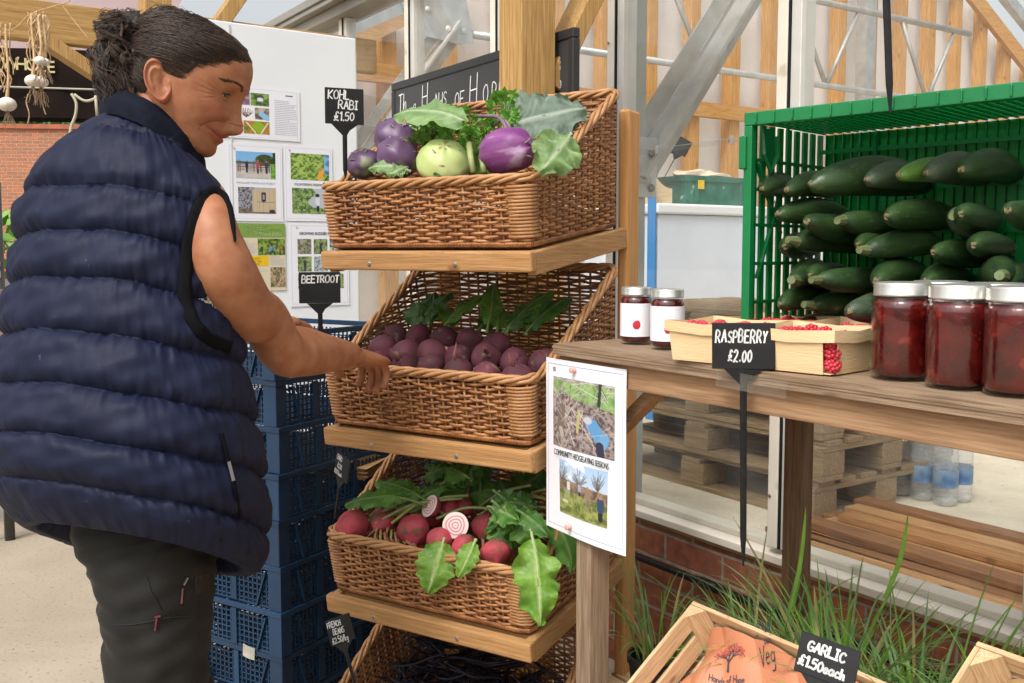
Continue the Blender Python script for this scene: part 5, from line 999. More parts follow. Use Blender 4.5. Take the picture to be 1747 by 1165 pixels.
# ---------------------------------------------------------------- price signs
def price_sign(p, rot, lines_, label, cw=.10, chh=.075, stake=.14, ws=.0034, name='price_sign', down=False, sq=1.0):
    e_ = empty(name, p, rot=rot); b = MB(); b.box(-cw / 2, cw / 2, -.0012, .0012, 0, chh); cd = b.build('card', M_SLATE, e_, bevel=.0045, loc=(0, 0, stake)); cd.modifiers[0].width = .001
    b = MB(); b.prism([(-.004, -.022), (.004, -.022), (.010, -.012), (.026, -.0002), (-.026, -.0002)], -.0011, .0011); b.tube([(0, 0, -.02), (0, 0, -stake * .85), (0, 0, -stake)], [.0026, .0024, .0007], 8, flat=1.85); b.build('stake', M_BLACK, e_, loc=(0, 0, stake))
    b = MB()
    for i, (t_, x, z, s_) in enumerate(lines_): strokes(b, t_, -cw / 2 + x * cw, z * chh, s_ * chh, ws, -.0016, seed=len(label) + i, squeeze=sq)
    b.build('handwriting', M_CHALK, cd); tag(e_, label, 'price sign', 'handwritten black price signs'); return e_
def place_sign(x, y, d, st_): p = at_d(x, y, d); p.z -= st_; return p
s_ = .075; price_sign(place_sign(588, 212, 1.93, .105), (0, 0, R(22)), [('KOHL', .08, .70, .22), ('RABI', .34, .42, .22), ('£1.50', .22, .10, .23)], 'black price sign reading KOHL RABI in the top basket', cw=.077, chh=.070, stake=.105, ws=.0024)
price_sign(place_sign(546, 517, 1.93, .12), (0, 0, R(18)), [('BEETROOT', .07, .66, .22)], 'black price sign reading BEETROOT in the second basket', cw=.082, chh=.062, stake=.12, ws=.0025)
e_ = price_sign(place_sign(571, 885, 1.97, .0), (R(-8), R(4), R(-62)), [('CHARD', .08, .70, .2), ('£2.00', .2, .38, .2), ('£1.50 bunch', .03, .1, .17)], 'dark price sign seen edge on between the blue crates and the third basket', cw=.085, chh=.05, stake=.085, ws=.0019)
e_ = price_sign(place_sign(607, 1172, 1.85, .0), (R(-5), R(-26), R(-34)), [('FRENCH', .06, .68, .2), ('BEANS', .22, .38, .2), ('£2.50/kg', .1, .06, .22)], 'black price sign reading FRENCH BEANS tilted over the lowest basket', cw=.075, chh=.052, stake=.088, ws=.0019)
rp_ = at_t(1268, 965, 1.004); e_ = price_sign(rp_, (0, R(-1), R(-17)), [('RASPBERRY', .06, .58, .25), ('£2.00', .26, .17, .24)], 'black price sign reading RASPBERRY taped to the table edge', cw=.085, chh=.064, stake=at_t(1268, 629, 1.004).z - rp_.z, ws=.0022, sq=.64)
b = MB(); P = [[(-.045 + .125 * i / 8, .0015 * math.sin(i), -.020 + .024 * j - .003 * i / 8) for j in (0, 1)] for i in range(9)]; b.grid(P); tp_ = b.build('clear_tape', glassmat('tape', (.93, .93, .92), rough=.18, dirt=.12, dirtcol=(.7, .65, .55)), smooth=True); tp_.location = at_t(1262, 640, .997); tp_.rotation_euler = (0, 0, GA); tag(tp_, 'strip of clear tape holding the raspberry sign to the table edge', 'tape')
# sign standing in the crate top, its card above the picture
sp_ = at_d(1519, 193, 1.25); e_ = price_sign(sp_, (0, R(-3.5), R(-20)), [], 'black sign stake pushed into the top of the bright green crate', cw=.1, chh=.075, stake=.24, ws=.0028)
# ---------------------------------------------------------------- jars
JG = glassmat('jar_glass', (.97, .97, .97), rough=.015); M_JAM = mat('jam', (.040, .002, .002), .12, (.10, .006, .004), 34, .6, 60, lo=.35, hi=.62, spots=(38, .63, (.20, .02, .012)), dist=.003, coat=.5); M_LID = mat('lid_metal', (.66, .65, .60), .3, metal=.75)
jar0 = None
def jar(p, r, h, label, labelled=False, rz=0):
    global jar0
    if jar0 is None or labelled:
        e_ = empty('jam_jar', p); pr_ = [(r * .80, .0), (r * .93, .002), (r, .010), (r, h * .74), (r * .985, h * .79), (r * .90, h * .835), (r * .88, h * .86)]
        b = MB(); b.lathe(pr_, 40, caps=False); b.build('glass', JG, e_, smooth=True)
        b = MB(); b.lathe([(r * .78, .004), (r * .90, .006), (r * .965, .013), (r * .965, h * .735), (r * .95, h * .785), (r * .86, h * .83)], 40); b.build('jam', M_JAM, e_, smooth=True)
        b = MB(); q_ = random.Random(3)
        for k in range(34): a, z, s_ = q_.uniform(0, 6.28), q_.uniform(.01, h * .72), q_.uniform(.004, .009) * (r / .037) ** 2; b.ell(((r * .972 - s_ * .78) * math.cos(a), (r * .972 - s_ * .78) * math.sin(a), z), (s_ * .8, s_ * .8, s_), 8, 6)
        b.build('fruit', mat('jam_fruit', (.09, .004, .003), .2, (.18, .014, .008), 50), e_, smooth=True)
        b = MB(); lr = r * .945; b.lathe([(lr * .9, h * .855), (lr, h * .858), (lr * 1.01, h * .875), (lr, h * .88), (lr, h * .975), (lr * .985, h * .99), (lr * .93, h), (lr * .90, h * .992), (.002, h * .994)], 40); ld = b.build('lid', M_LID, e_, smooth=True)
        if labelled: b = MB(); b.lathe([(r * 1.006, h * .14), (r * 1.006, h * .72)], 32, caps=False); lo = b.build('label', M_PAPER, e_, smooth=True); b = MB(); b.ell((r * 1.01 * math.sin(R(-20)) * 0 - r * .2, -r * .985, h * .35), (r * .35, .0006, h * .08), 10, 6); b.build('fruit_print', mat('red_print', (.55, .03, .05), .5), lo)
        elif jar0 is None: jar0 = e_
    else: e_ = copy_tree(jar0)
    e_.location = p; e_.rotation_euler = (0, 0, rz); tag(e_, label, 'jar', 'small labelled jam jars' if labelled else 'tall jars of red jam'); return e_
jj = [(1535, 652, .037, 'tall jar of red jam nearest the raspberry punnets'), (1632, 668, .037, 'tall jar of red jam, middle of the front three'), (1733, 681, .037, 'tall jar of red jam at the right edge of the photo')]
jp = []
for k, (x, y, r_, lb) in enumerate(jj):
    p = at_z(x, y, ZT); p = p + Vector((ray(x, y).x, ray(x, y).y, 0)).normalized() * r_ * .9; jar(p + Vector((0, 0, .001)), .037, .124, lb, rz=k * 1.7); jp.append(p)
jar(jp[1] + g2 * .082 + g1 * -.003 + Vector((0, 0, .001)), .037, .124, 'jar of red jam behind the middle front jar', rz=4)
jar(jp[2] + g2 * .080 + g1 * .002 + Vector((0, 0, .001)), .037, .124, 'jar of red jam in the second row at the right edge', rz=5)
jar(jp[0] + g2 * .082 + Vector((0, 0, .001)), .037, .124, 'jar of red jam behind the jar nearest the punnets', rz=3)
for k, (x, y, lb) in enumerate(((1085, 589, 'small labelled jam jar at the left end of the table'), (1138, 598, 'small labelled jam jar beside the punnets, with a red fruit on its label'))):
    p = at_z(x, y, ZT); p = p + Vector((ray(x, y).x, ray(x, y).y, 0)).normalized() * .026; jar(p + Vector((0, 0, .001)), .0285, .10, lb, True, rz=R(10))
# ---------------------------------------------------------------- punnets and raspberries
M_VEN = mat('veneer', (.66, .47, .25), .6, (.78, .60, .36), 4, .2, 40, stretch=(1, 1, 10), spots=(60, .72, (.35, .2, .1))); M_RASP = mat('raspberry', (.42, .015, .03), .4, (.55, .04, .06), 60, sss=.1)
def make_punnet():
    e_ = empty('punnet', (0, 0, 0)); w, l_, h = .108, .122, .056   # x = short side, y = long side, origin front-right corner region
    b = MB(); t = .0012
    for (x0, x1, y0, y1, sx, sy) in ((.004, w - .004, 0, 0, 0, -1), (.004, w - .004, l_, l_, 0, 1)):
        o_ = .007 * sy; b.add([(x0 + .010, y0, 0), (x1 - .008, y0, 0), (x1, y0 + o_, h), (x0 + .0, y0 + o_, h), (x0 + .010, y0 - sy * t, 0), (x1 - .008, y0 - sy * t, 0), (x1, y0 + o_ - sy * t, h), (x0, y0 + o_ - sy * t, h)], [(0, 1, 2, 3), (4, 7, 6, 5), (0, 3, 7, 4), (1, 5, 6, 2), (3, 2, 6, 7), (0, 4, 5, 1)])
    for (x0, sx) in ((0, -1), (w, 1)):
        o_ = .007 * sx; y0, y1 = .012, l_ - .002; b.add([(x0, y0, 0), (x0, y1, 0), (x0 + o_, y1 + .004, h), (x0 + o_, y0 - .002, h), (x0 - sx * t, y0, 0), (x0 - sx * t, y1, 0), (x0 + o_ - sx * t, y1 + .004, h), (x0 + o_ - sx * t, y0 - .002, h)], [(0, 1, 2, 3), (4, 7, 6, 5), (0, 3, 7, 4), (1, 5, 6, 2), (3, 2, 6, 7), (0, 4, 5, 1)])
    b.build('side', M_VEN, e_)
    b = MB(); b.box(.002, w - .002, .002, l_ - .002, 0.0005, .002); b.build('floor', M_VEN, e_)
    b = MB(); loop = [(-.0085, -.0085), (w + .0085, -.0085), (w + .0085, l_ + .0085), (-.0085, l_ + .0085)]; P = []
    rr = []
    for k in range(4):
        a, c_ = loop[k], loop[(k + 1) % 4]
        for i in range(10): t_ = i / 10; bow = .002 * math.sin(math.pi * t_); zz = .004 * abs(t_ - .5) * 2; rr.append((a[0] + (c_[0] - a[0]) * t_, a[1] + (c_[1] - a[1]) * t_, zz))
    P = [[(x * .992 + .0005, y * .992 + .0005, h - .016 + zz), (x, y, h + zz), ] for x, y, zz in rr]; b.grid(P, closed_u=True); P = [[(x * .975 + .0015, y * .98 + .0015, h - .016 + zz), (x * .975 + .0015, y * .98 + .0015, h + zz)] for x, y, zz in rr]; b.grid(P, closed_u=True)
    b.build('rim_band', M_VEN, e_); return e_
def rasp_mesh():
    b = MB(); n = 0
    for ring, (th, cnt) in enumerate(((10, 1), (38, 6), (66, 9), (92, 10), (118, 9), (140, 6))):
        for i in range(cnt):
            a = 6.2832 * (i + .5 * (ring % 2)) / cnt; t_ = R(th); b.ell((.0088 * math.sin(t_) * math.cos(a), .0088 * math.sin(t_) * math.sin(a), .0095 * math.cos(t_)), (.0033, .0033, .0033), 8, 6)
    b.ell((0, 0, 0), (.0085, .0085, .009), 10, 8); return b
PZ = GA + R(8); pu1, pu2 = Vector((math.cos(PZ), math.sin(PZ), 0)), Vector((-math.sin(PZ), math.cos(PZ), 0))
pc = at_z(1418, 641, ZT + .002); pun0 = None; r0 = rasp_mesh().build('raspberry', M_RASP, smooth=True); first_r = True
prow = [(0, 0, 'front right punnet beside the jars'), (0, 1, 'front left punnet behind the price sign'), (1, 0, 'punnet in the second row near the jars'), (1, 1, 'punnet in the second row at the left'), (2, 0, 'rear punnet nearest the green crate'), (2, 1, 'rear left punnet')]
# local x -> g2-ish (away), local y -> back along the table: the front corner sits at pc
for k, (i, j, lb) in enumerate(prow):
    e_ = make_punnet() if k == 0 else copy_tree(pun0)
    if k == 0: pun0 = e_
    rz_ = PZ + R(90); e_.rotation_euler = (0, 0, rz_ + R([0, 1, -1, 1, 0, 2][k])); e_.location = pc + pu2 * (.128 * i) - pu1 * (.140 * j); tag(e_, 'pale veneer %s, holding raspberries' % lb, 'punnet', 'veneer punnets of raspberries'); M_ = Matrix.Translation(e_.location) @ Matrix.Rotation(rz_, 4, 'Z')
    q_ = random.Random(50 + k); spots_ = [(.010, .006, .012), (.010, .006, .028), (.012, .008, .043), (.018, .012, .020)] + [(.02 + .022 * (m % 4), .018 + .021 * (m // 4), .036 + q_.uniform(0, .012)) for m in range(20)]
    for (x, y, z) in spots_ if k < 4 else spots_[8:24]:
        if k > 0 and z < .03 and x < .019: continue
        if first_r: o = r0; first_r = False
        else: o = bpy.data.objects.new('raspberry', r0.data); C.objects.link(o)
        o.location = M_ @ Vector((x + q_.uniform(-.003, .003), y, z)); o.rotation_euler = (q_.uniform(0, 3), q_.uniform(0, 3), q_.uniform(0, 3)); tag(o, 'red raspberry in the %s' % lb, 'raspberry', 'raspberries in the %s' % lb)
# ---------------------------------------------------------------- bright green crate with marrows
KA = R(-45); k1, k2 = Vector((math.cos(KA), math.sin(KA), 0)), Vector((-math.sin(KA), math.cos(KA), 0))
kp = at_d(1268, 400, 1.50); kp.z = ZT + .002; KH = at_d(1268, 193, 1.50).z - kp.z; KL, KD = .60, .24
gc = empty('green_crate', kp, KA); tag(gc, 'bright green slotted plastic crate standing on its side on the table, full of marrows', 'crate')
M_GR = mat('green_plastic', (.003, .15, .040), .35, (.006, .19, .055), 5, .15, 60, spec=.5); 
m = M_GR; m_t = mat('green_plastic_thin', (.003, .17, .045), .35)
N, L = m_t.node_tree.nodes, m_t.node_tree.links; t = N.new('ShaderNodeBsdfTranslucent'); t.inputs[0].default_value = (.01, .45, .09, 1); mx = N.new('ShaderNodeMixShader'); mx.inputs[0].default_value = .4; L.new(N['Principled BSDF'].outputs[0], mx.inputs[1]); L.new(t.outputs[0], mx.inputs[2]); L.new(mx.outputs[0], N['Material Output'].inputs[0])
b = MB(); b.box(0, KL, -.004, .010, KH - .020, KH); b.box(0, KL, -.004, .010, 0, .016); b.box(0, .014, -.0035, .0095, .016, KH - .02); b.box(KL - .014, KL, -.0035, .0095, .016, KH - .02)
for i in range(19): b.box(.02 + i * .03, .023 + i * .03, -.007, -.0041, KH - .018, KH - .002)
b.box(-.006, .006, -.008, .016, KH - .085, KH - .035); b.build('rim', M_GR, gc, bevel=.002)
b = MB()   # top wall: slotted
for i in range(41): b.box(.006 + i * .0145, .0095 + i * .0145, .0101, KD, KH - .014, KH - .008)
for j in range(14): b.box(.004, KL - .004, .012 + j * .0165, .020 + j * .0165, KH - .0125, KH - .0095)
b.build('upper_wall', m_t, gc)
b = MB()   # back (crate floor)
n_ = 38
for i in range(n_):
    x = .012 + i * (KL - .024) / n_; w_ = .0112
    if 4 <= i < 22: w_ = .0149
    b.box(x, x + w_, KD, KD + .003, .006, KH - .015)
    b.box(x, x + .0012, KD - .006, KD - .0001, .006, KH - .015)
for z in (.05, .12, .19, .26, .325): b.box(.006, KL - .006, KD - .009, KD - .0065, z, z + .007)
for x in (.10, .34): b.box(x, x + .004, KD - .0125, KD - .0095, .006, KH - .015)
b.build('back_wall', m_t, gc)
b = MB()   # left end wall
for j in range(9):
    y = .014 + j * .0265; b.box(.001, .005, y, y + .014, .006, KH - .015)
for z in (.02, .08, .14, .20, .255, .30): b.box(.0055, .009, .010, KD - .001, z, z + .005)
b.bar((.007, .02, .30), (.007, .10, .19), .004, .006, up=Vector((1, 0, 0))); b.bar((.007, .10, .26), (.007, .03, .12), .004, .006, up=Vector((1, 0, 0)))
b.build('end_wall', m_t, gc)
b = MB(); b.tube([(.011, .035, KH - .03), (.013, .035, KH - .06), (.013, .055, KH - .085), (.013, .075, KH - .06), (.011, .075, KH - .03)], .004, 7); b.box(.0055, .010, .038, .072, KH - .07, KH - .02); b.build('handle', M_GR, gc, smooth=False)
b = MB(); b.box(.0, KL, .0101, KD, .002, .006); b.build('lower_wall', m_t, gc)
b = MB()
for j in range(9): y = .014 + j * .0265; b.box(KL - .005, KL - .001, y, y + .014, .006, KH - .015)
b.build('end_wall', m_t, gc)
M_MAR = [mat('marrow_dark', (.012, .030, .010), .38, (.03, .065, .018), 12, .2, 40, stretch=(.3, 3, 3), spots=(190, .64, (.10, .16, .06))), mat('marrow_grey', (.035, .05, .03), .4, (.06, .09, .05), 12, .2, 40, stretch=(.3, 3, 3), spots=(190, .62, (.13, .17, .09))), mat('marrow_green', (.05, .13, .02), .38, (.12, .24, .04), 12, .2, 40, stretch=(.3, 4, 4), spots=(190, .62, (.2, .3, .1)))]
def marrow_mesh(L_, r, seed, m_):
    e_ = empty('marrow', (0, 0, 0)); b = MB(); n = 18; P = []; A = []
    for j in range(25):
        t = j / 24; rr = r * (math.sin(math.pi * min(1, .0004 + t * .99)) ** .38) * (.86 + .14 * t); row = [(L_ * t, rr * math.cos(6.2832 * i / n) * (1 + .015 * math.cos(6.2832 * i / n * 6)), rr * math.sin(6.2832 * i / n) + .012 * math.sin(math.pi * t)) for i in range(n)]; P.append(row)
    PP = [[P[j][i] for j in range(25)] for i in range(n)]; b.grid(PP, closed_u=True); b.build('body', m_, e_, smooth=True)
    b = MB(); b.ell((.003, 0, .002), (.003, .0045, .0045), 10, 6, fn=lambda d: 1 + .25 * math.sin(9 * d.y)); b.build('blossom_end', mat('blossom_end', (.14, .12, .05), .9, (.22, .17, .08), 90), e_); b = MB(); b.tube([(L_ - .004, 0, 0), (L_ + .018, 0, .002)], [.009, .006], 8); b.build('stem', mat('marrow_stem', (.07, .10, .03), .6, (.14, .17, .07), 60), e_); return e_
ms = [marrow_mesh(.19, .024, 1, M_MAR[0]), marrow_mesh(.17, .021, 2, M_MAR[0]), marrow_mesh(.21, .030, 3, M_MAR[0]), marrow_mesh(.18, .026, 4, M_MAR[1]), marrow_mesh(.19, .021, 5, M_MAR[2])]
used = set()
def put_marrow(v, p, rot, label, group='marrows in the bright green crate'):
    o = ms[v] if v not in used else copy_tree(ms[v]); used.add(v); o.location = p; o.rotation_euler = rot; k_ = .9 + .2 * ((len(used) * 7 + int(p.x * 9973)) % 10) / 9; o.scale = (k_, k_, k_); tag(o, label, 'marrow', group)
gl_ = lambda x, y, z: kp + k1 * x + k2 * y + Vector((0, 0, z))
for (v, x, y, yl, yaw, pit, lb) in ((0, 1300, 324, .022, 104, 2, 'dark marrow at the left end of the top layer in the green crate'), (1, 1342, 326, .03, 92, 2, 'slim dark marrow second from the left in the top layer'), (2, 1380, 316, .02, 66, 2, 'thick dark green marrow lying almost sideways on top'), (3, 1478, 308, .05, 84, 1, 'greyish marrow in the middle of the top layer'), (4, 1532, 300, .06, 80, 1, 'light green marrow in the top layer'), (3, 1580, 297, .07, 84, 1, 'grey marrow right of the light green one'), (0, 1640, 292, .06, 88, 1, 'dark marrow farthest right in the top layer')):
    M_ = Matrix.Translation(kp) @ Matrix.Rotation(KA, 4, 'Z'); Mi = M_.inverted(); o_ = Mi @ O; d_ = Mi.to_3x3() @ ray(x, y); p = M_ @ (o_ + d_ * ((yl - o_.y) / d_.y)); put_marrow(v, p, (0, R(-pit), KA + R(yaw)), lb)
q_ = random.Random(8)
for row in range(5):
    for c_ in range(10):
        v = q_.choice([0, 1, 0, 3, 0]); put_marrow(v, gl_(.042 + c_ * .056 + .012 * (row % 2) + q_.uniform(-.006, .006), .012 + q_.uniform(0, .025), .030 + row * .0455 + q_.uniform(-.006, .006)) + (k2 * .19 if (c_ * 7 + row * 3) % 5 < 2 else k2 * 0), (q_.uniform(0, 6), R(q_.uniform(-4, 3)), KA + R((90 if (c_ * 7 + row * 3) % 5 >= 2 else 270) + q_.uniform(-15, 15))), 'dark marrow packed in the lower layers of the bright green crate')
put_marrow(4, at_z(1440, 540, ZT + .045), (0, 0, R(20)), 'light green marrow lying on the table behind the punnets', 'loose marrows on the table'); put_marrow(1, at_z(1400, 545, ZT + .02), (0, 0, R(15)), 'slim dark marrow lying on the table behind the punnets', 'loose marrows on the table')
b = MB(); b.prism([(0, 0), (.05, 0), (.05, .03), (.035, .03), (.01, .008), (0, .006)], 0, .03); o = b.build('blue_clip', mat('blue_plastic', (.02, .12, .38), .35), bevel=.001); o.location = at_d(1718, 484, 1.33) ; o.rotation_euler = (0, 0, R(-20)); tag(o, 'small blue plastic clip behind the jars at the right edge', 'clip')
# ---------------------------------------------------------------- blue crates
M_BLUE = mat('blue_crate_plastic', (.0035, .022, .056), .42, (.006, .034, .082), 6, .15, 50, objrand=.15)
def make_blue():
    e_ = empty('blue_crate', (0, 0, 0)); Lx, Ly, Hh = .60, .40, .108; t = .003
    wl = MB()
    def wall(long_, fixed, n_, L_):
        def bx(a0, a1, z0, z1, tt=t):
            if long_: wl.box(-a1, -a0, fixed, fixed + tt, z0, z1)
            else: wl.box(fixed, fixed + tt, a0, a1, z0, z1)
        for i in range(n_): a = .03 + (L_ - .06) * i / n_; bx(a, a + .0042, .006, Hh - .02)
        for j in range(6): bx(.02, L_ - .02, .012 + j * .0135, .0152 + j * .0135, t * .8)
    wall(True, 0, 36, Lx); wall(True, Ly - t, 36, Lx); wall(False, -t, 24, Ly); wall(False, -Lx, 24, Ly); wl.build('lattice_wall', M_BLUE, e_)
    for x0, xa in ((-.038, .0005), (-Lx - .002, -Lx - .003)):
        for y0, ya in ((-.003, -.003), (Ly - .030, Ly + .0005)):
            cp_ = MB(); cp_.box(x0, x0 + .040, ya, ya + .0025, 0, Hh - .012); cp_.box(xa, xa + .0025, y0, y0 + .033, 0, Hh - .012); cp_.build('corner_post', M_BLUE, e_)
    sd_ = MB(); sd_.box(-.345, -.255, -.0045, -.0005, .012, Hh - .02); sd_.build('handle_panel', M_BLUE, e_); sd_ = MB()
    for y0 in (.12, .26): sd_ = MB(); sd_.box(.0005, .004, y0, y0 + .018, .004, Hh - .015); sd_.build('rib', M_BLUE, e_)
    for x0 in (-.16, -.46): sd_ = MB(); sd_.box(x0, x0 + .016, -.004, -.0005, .004, Hh - .015); sd_.build('rib', M_BLUE, e_)
    for sgn, xx in ((1, -.045), (-1, -Lx + .045)): sd_ = MB(); sd_.bar((xx, -.003, Hh - .02), (xx - sgn * .03, -.003, .004), .004, .008, up=Vector((0, 1, 0))); sd_.build('brace', M_BLUE, e_)
    sd_ = MB(); sd_.bar((.003, .05, Hh - .02), (.003, .075, .004), .004, .008, up=Vector((1, 0, 0)))
    sd_.build('brace', M_BLUE, e_)
    rm = MB(); rm.box(-Lx - .006, .006, -.006, .001, Hh - .013, Hh); rm.box(-Lx - .006, .006, Ly - .001, Ly + .006, Hh - .013, Hh); rm.box(-.001, .006, .001, Ly - .001, Hh - .013, Hh); rm.box(-Lx - .006, -Lx + .001, .001, Ly - .001, Hh - .013, Hh); rm.box(-Lx, 0, 0, .004, 0, .006); rm.box(-.004, 0, .004, Ly, 0, .006); rm.build('rim', M_BLUE, e_, bevel=.0012)
    bs = MB()
    for i in range(30): bs.box(-Lx + .01 + i * .0197, -Lx + .0140 + i * .0197, .004, Ly - .004, .001, .004)
    for j in range(20): bs.box(-Lx + .004, -.004, .01 + j * .0195, .0140 + j * .0195, .0012, .0045)
    bs.build('floor_grid', M_BLUE, e_); return e_
bc0 = None; cP = at_d(476, 900, 2.2); cP.z = 0; NUMS = ['lowest', 'second from the ground', 'third from the ground', 'fourth from the ground', 'fifth from the ground', 'sixth from the ground', 'seventh from the ground', 'eighth from the ground', 'ninth from the ground', 'topmost']
def crate_at(p, rz, lb, grp='blue crates stacked left of the rack'):
    global bc0
    e_ = make_blue() if bc0 is None else copy_tree(bc0)
    if bc0 is None: bc0 = e_
    e_.location = p; e_.rotation_euler = (0, 0, rz); tag(e_, lb, 'crate', grp); return e_
CP = .109; q_ = random.Random(6); crs = []
for k in range(10): crs.append(crate_at(cP + Vector((0, 0, .002 + CP * k)) + r1 * q_.uniform(-.006, .006) + r2 * q_.uniform(-.005, .005), RA + R(q_.uniform(-1, 1)), 'blue lattice crate, %s in the tall stack beside the rack' % NUMS[k]))
c2 = cP + r1 * .13 + r2 * .44
for k in range(7): crate_at(c2 + Vector((0, 0, .002 + CP * k)) + r1 * q_.uniform(-.01, .01), RA + R(q_.uniform(-2, 2)), 'blue lattice crate, %s in the rear stack behind the rack' % (NUMS[k] if k < 6 else 'topmost'), 'blue crates stacked behind the rack')
M_TAG = mat('tag_paper', (.30, .28, .24), .8, (.42, .40, .35), 20)
for k, (x, y, w_, h_, lb) in enumerate(((408, 968, .026, .030, 'under the vest hem'), (424, 1112, .038, .032, 'below the middle of the left face'), (350, 1150, .03, .035, 'beside the trouser leg'), (456, 856, .018, .013, 'near the vest edge'))):
    r_ = ray(x, y); n_ = r2; s0 = (cP - r2 * .008).dot(n_); p = O + r_ * ((s0 - O.dot(n_)) / r_.dot(n_)); b = MB(); b.grid([[(w_ * i / 4 - w_ / 2, -.002 * math.sin(i), h_ * j / 3 - h_ / 2) for j in range(4)] for i in range(5)]); 
    for j in range(6): b.box(-w_ * .4, w_ * .35, -.0026, -.0024, h_ * (.35 - j * .13), h_ * (.37 - j * .13)) if 0 else None
    o = b.build('paper_tag', M_TAG, smooth=True); o.location = p; o.rotation_euler = (R(3), R(8), RA); tag(o, 'creased paper tag stuck on a blue crate, %s' % lb, 'tag', 'paper tags on the blue crates')
bg_ = []
for k in range(9):
    b = MB(); w_, l_ = .15, .21; z0 = .0035 * k; b.grid([[(w_ * i / 6 * (1 - .03 * k % 3), l_ * j / 8, z0 + .006 * math.sin(i * .9 + k) * (j / 8) + .02 * (j / 8) ** 2 * (.5 + .12 * k)) for j in range(9)] for i in range(7)]); b.grid([[(w_ * i / 6, l_ * j / 8, z0 + .0015 + .007 * math.sin(i * .9 + k) * (j / 8) + .02 * (j / 8) ** 2 * (.5 + .12 * k)) for j in range(9)] for i in range(7)])
    o = b.build('paper_bag', mat('kraft', (.34, .19, .075), .8, (.44, .26, .12), 10, .3, 20), smooth=True); pb = at_d(622, 806, 2.42); o.location = pb + Vector((0, 0, -.02)) + r1 * (.004 * (k % 3)); o.rotation_euler = (0, R(-3), R(70)); tag(o, 'flat brown paper bag in the pile lying on the blue crates', 'paper bag', 'brown paper bags on the crates')
# ---------------------------------------------------------------- bench, pots of grass, slatted crates
ZB = .34; bn = empty('display_bench', G(-1.62, .80, 0), GA); tag(bn, 'low pale wooden bench under the table holding pots and slatted crates', 'bench')
b = MB()
for j in range(6): b.box(.33 if j < 3 else 0, 2.3, .012 + j * .108, .012 + j * .108 + .098, ZB - .022, ZB)
b.build('top_board', W_CRATE('x'), bn, bevel=.002)
for (x, y) in ((.36, .03), (.02, .56), (2.2, .03), (2.2, .56)): b = MB(); b.box(x, x + .05, y, y + .05, 0, ZB - .0225); b.build('leg', W_CRATE('z'), bn, bevel=.002)
M_GRS = leafmat('grass_blade', (.10, .27, .025), (.20, .42, .05), (.34, .50, .12), rough=.45, tr=.3); M_GRS2 = leafmat('grass_blade_blue', (.10, .22, .06), (.20, .34, .12), (.30, .42, .20), rough=.5, tr=.25); M_STRAW = mat('straw_blade', (.34, .27, .10), .7, (.45, .40, .16), 20); M_POT = mat('pot_plastic', (.012, .012, .013), .45)
def blade(b, p, a, L_, lean, curl, w, n=14):
    d_ = Vector((math.cos(a), math.sin(a), 0)); sdv = Vector((-math.sin(a), math.cos(a), 0)); P = []; A = []; x = 0; z = 0; ang = R(90) - lean
    for i in range(n + 1):
        t = i / n; wv = w * (math.sin(math.pi * min(1, .12 + .88 * t)) ** .55 if t < .98 else .02) * (1 if t > .15 else .6 + 2.6 * t); c_ = p + d_ * x + Vector((0, 0, z)); up_ = Vector((0, 0, 1)) * math.cos(ang) - d_ * math.sin(ang)
        P.append([c_ - sdv * wv / 2 + up_ * wv * .18, c_, c_ + sdv * wv / 2 + up_ * wv * .18]); A.append([.0, .55, .0]); x += L_ / n * math.cos(ang); z += L_ / n * math.sin(ang); ang -= curl / n * (.3 + 1.4 * t)
    b.grid(P, vals=A)
def grass_pot(s, t_, seed, n, hmax, label):
    q_ = random.Random(seed); e_ = empty('grass_pot', G(s, t_, ZB + .001)); b = MB(); b.lathe([(.055, 0), (.068, .13), (.073, .132), (.073, .15), (.066, .15), (.062, .12), (.002, .12)], 20); b.build('pot', M_POT, e_, smooth=False)
    for mi, mm in enumerate((M_GRS, M_GRS2, M_STRAW)):
        b = MB()
        for k in range(int(n * (.55, .5, .10)[mi])):
            a = q_.uniform(0, 6.28); rr = .055 * q_.random() ** .5; p = Vector((math.cos(a) * rr, math.sin(a) * rr, .12)); L_ = q_.uniform(.5, 1) * hmax * (1.0 if q_.random() < .8 else 1.25); blade(b, p, a + q_.uniform(-.8, .8), L_, R(q_.uniform(4, 38)), R(q_.uniform(20, 110)), q_.choice([.0022, .003, .004, .005, .008]))
        b.build('blades', mm, e_, attr=True, smooth=True)
    tag(e_, label, 'pot plant', 'pots of long grass under the table'); return e_
gp_ = [(-1.42, 1.30, 1, 60, .26, 'black pot of thin grass at the left, beside the rack'), (-1.17, 1.34, 2, 150, .25, 'pot of long grass behind the slatted garlic crate'), (-1.00, 1.33, 3, 190, .32, 'tall pot of grass directly below the raspberry sign'), (-.84, 1.30, 4, 190, .29, 'pot of dense grass in front of the dark table leg'), (-.68, 1.28, 5, 190, .29, 'pot of arching grass behind the garlic price sign'), (-.53, 1.24, 6, 170, .29, 'pot of grass left of the kraft paper crate'), (-.38, 1.20, 7, 150, .27, 'pot of grass behind the kraft paper crate'), (-.22, 1.16, 8, 100, .28, 'pot of grass at the right edge')]
for a in gp_:
    o_ = grass_pot(*a)
    if a[2] == 1: o_.scale = (.78, .78, .82)
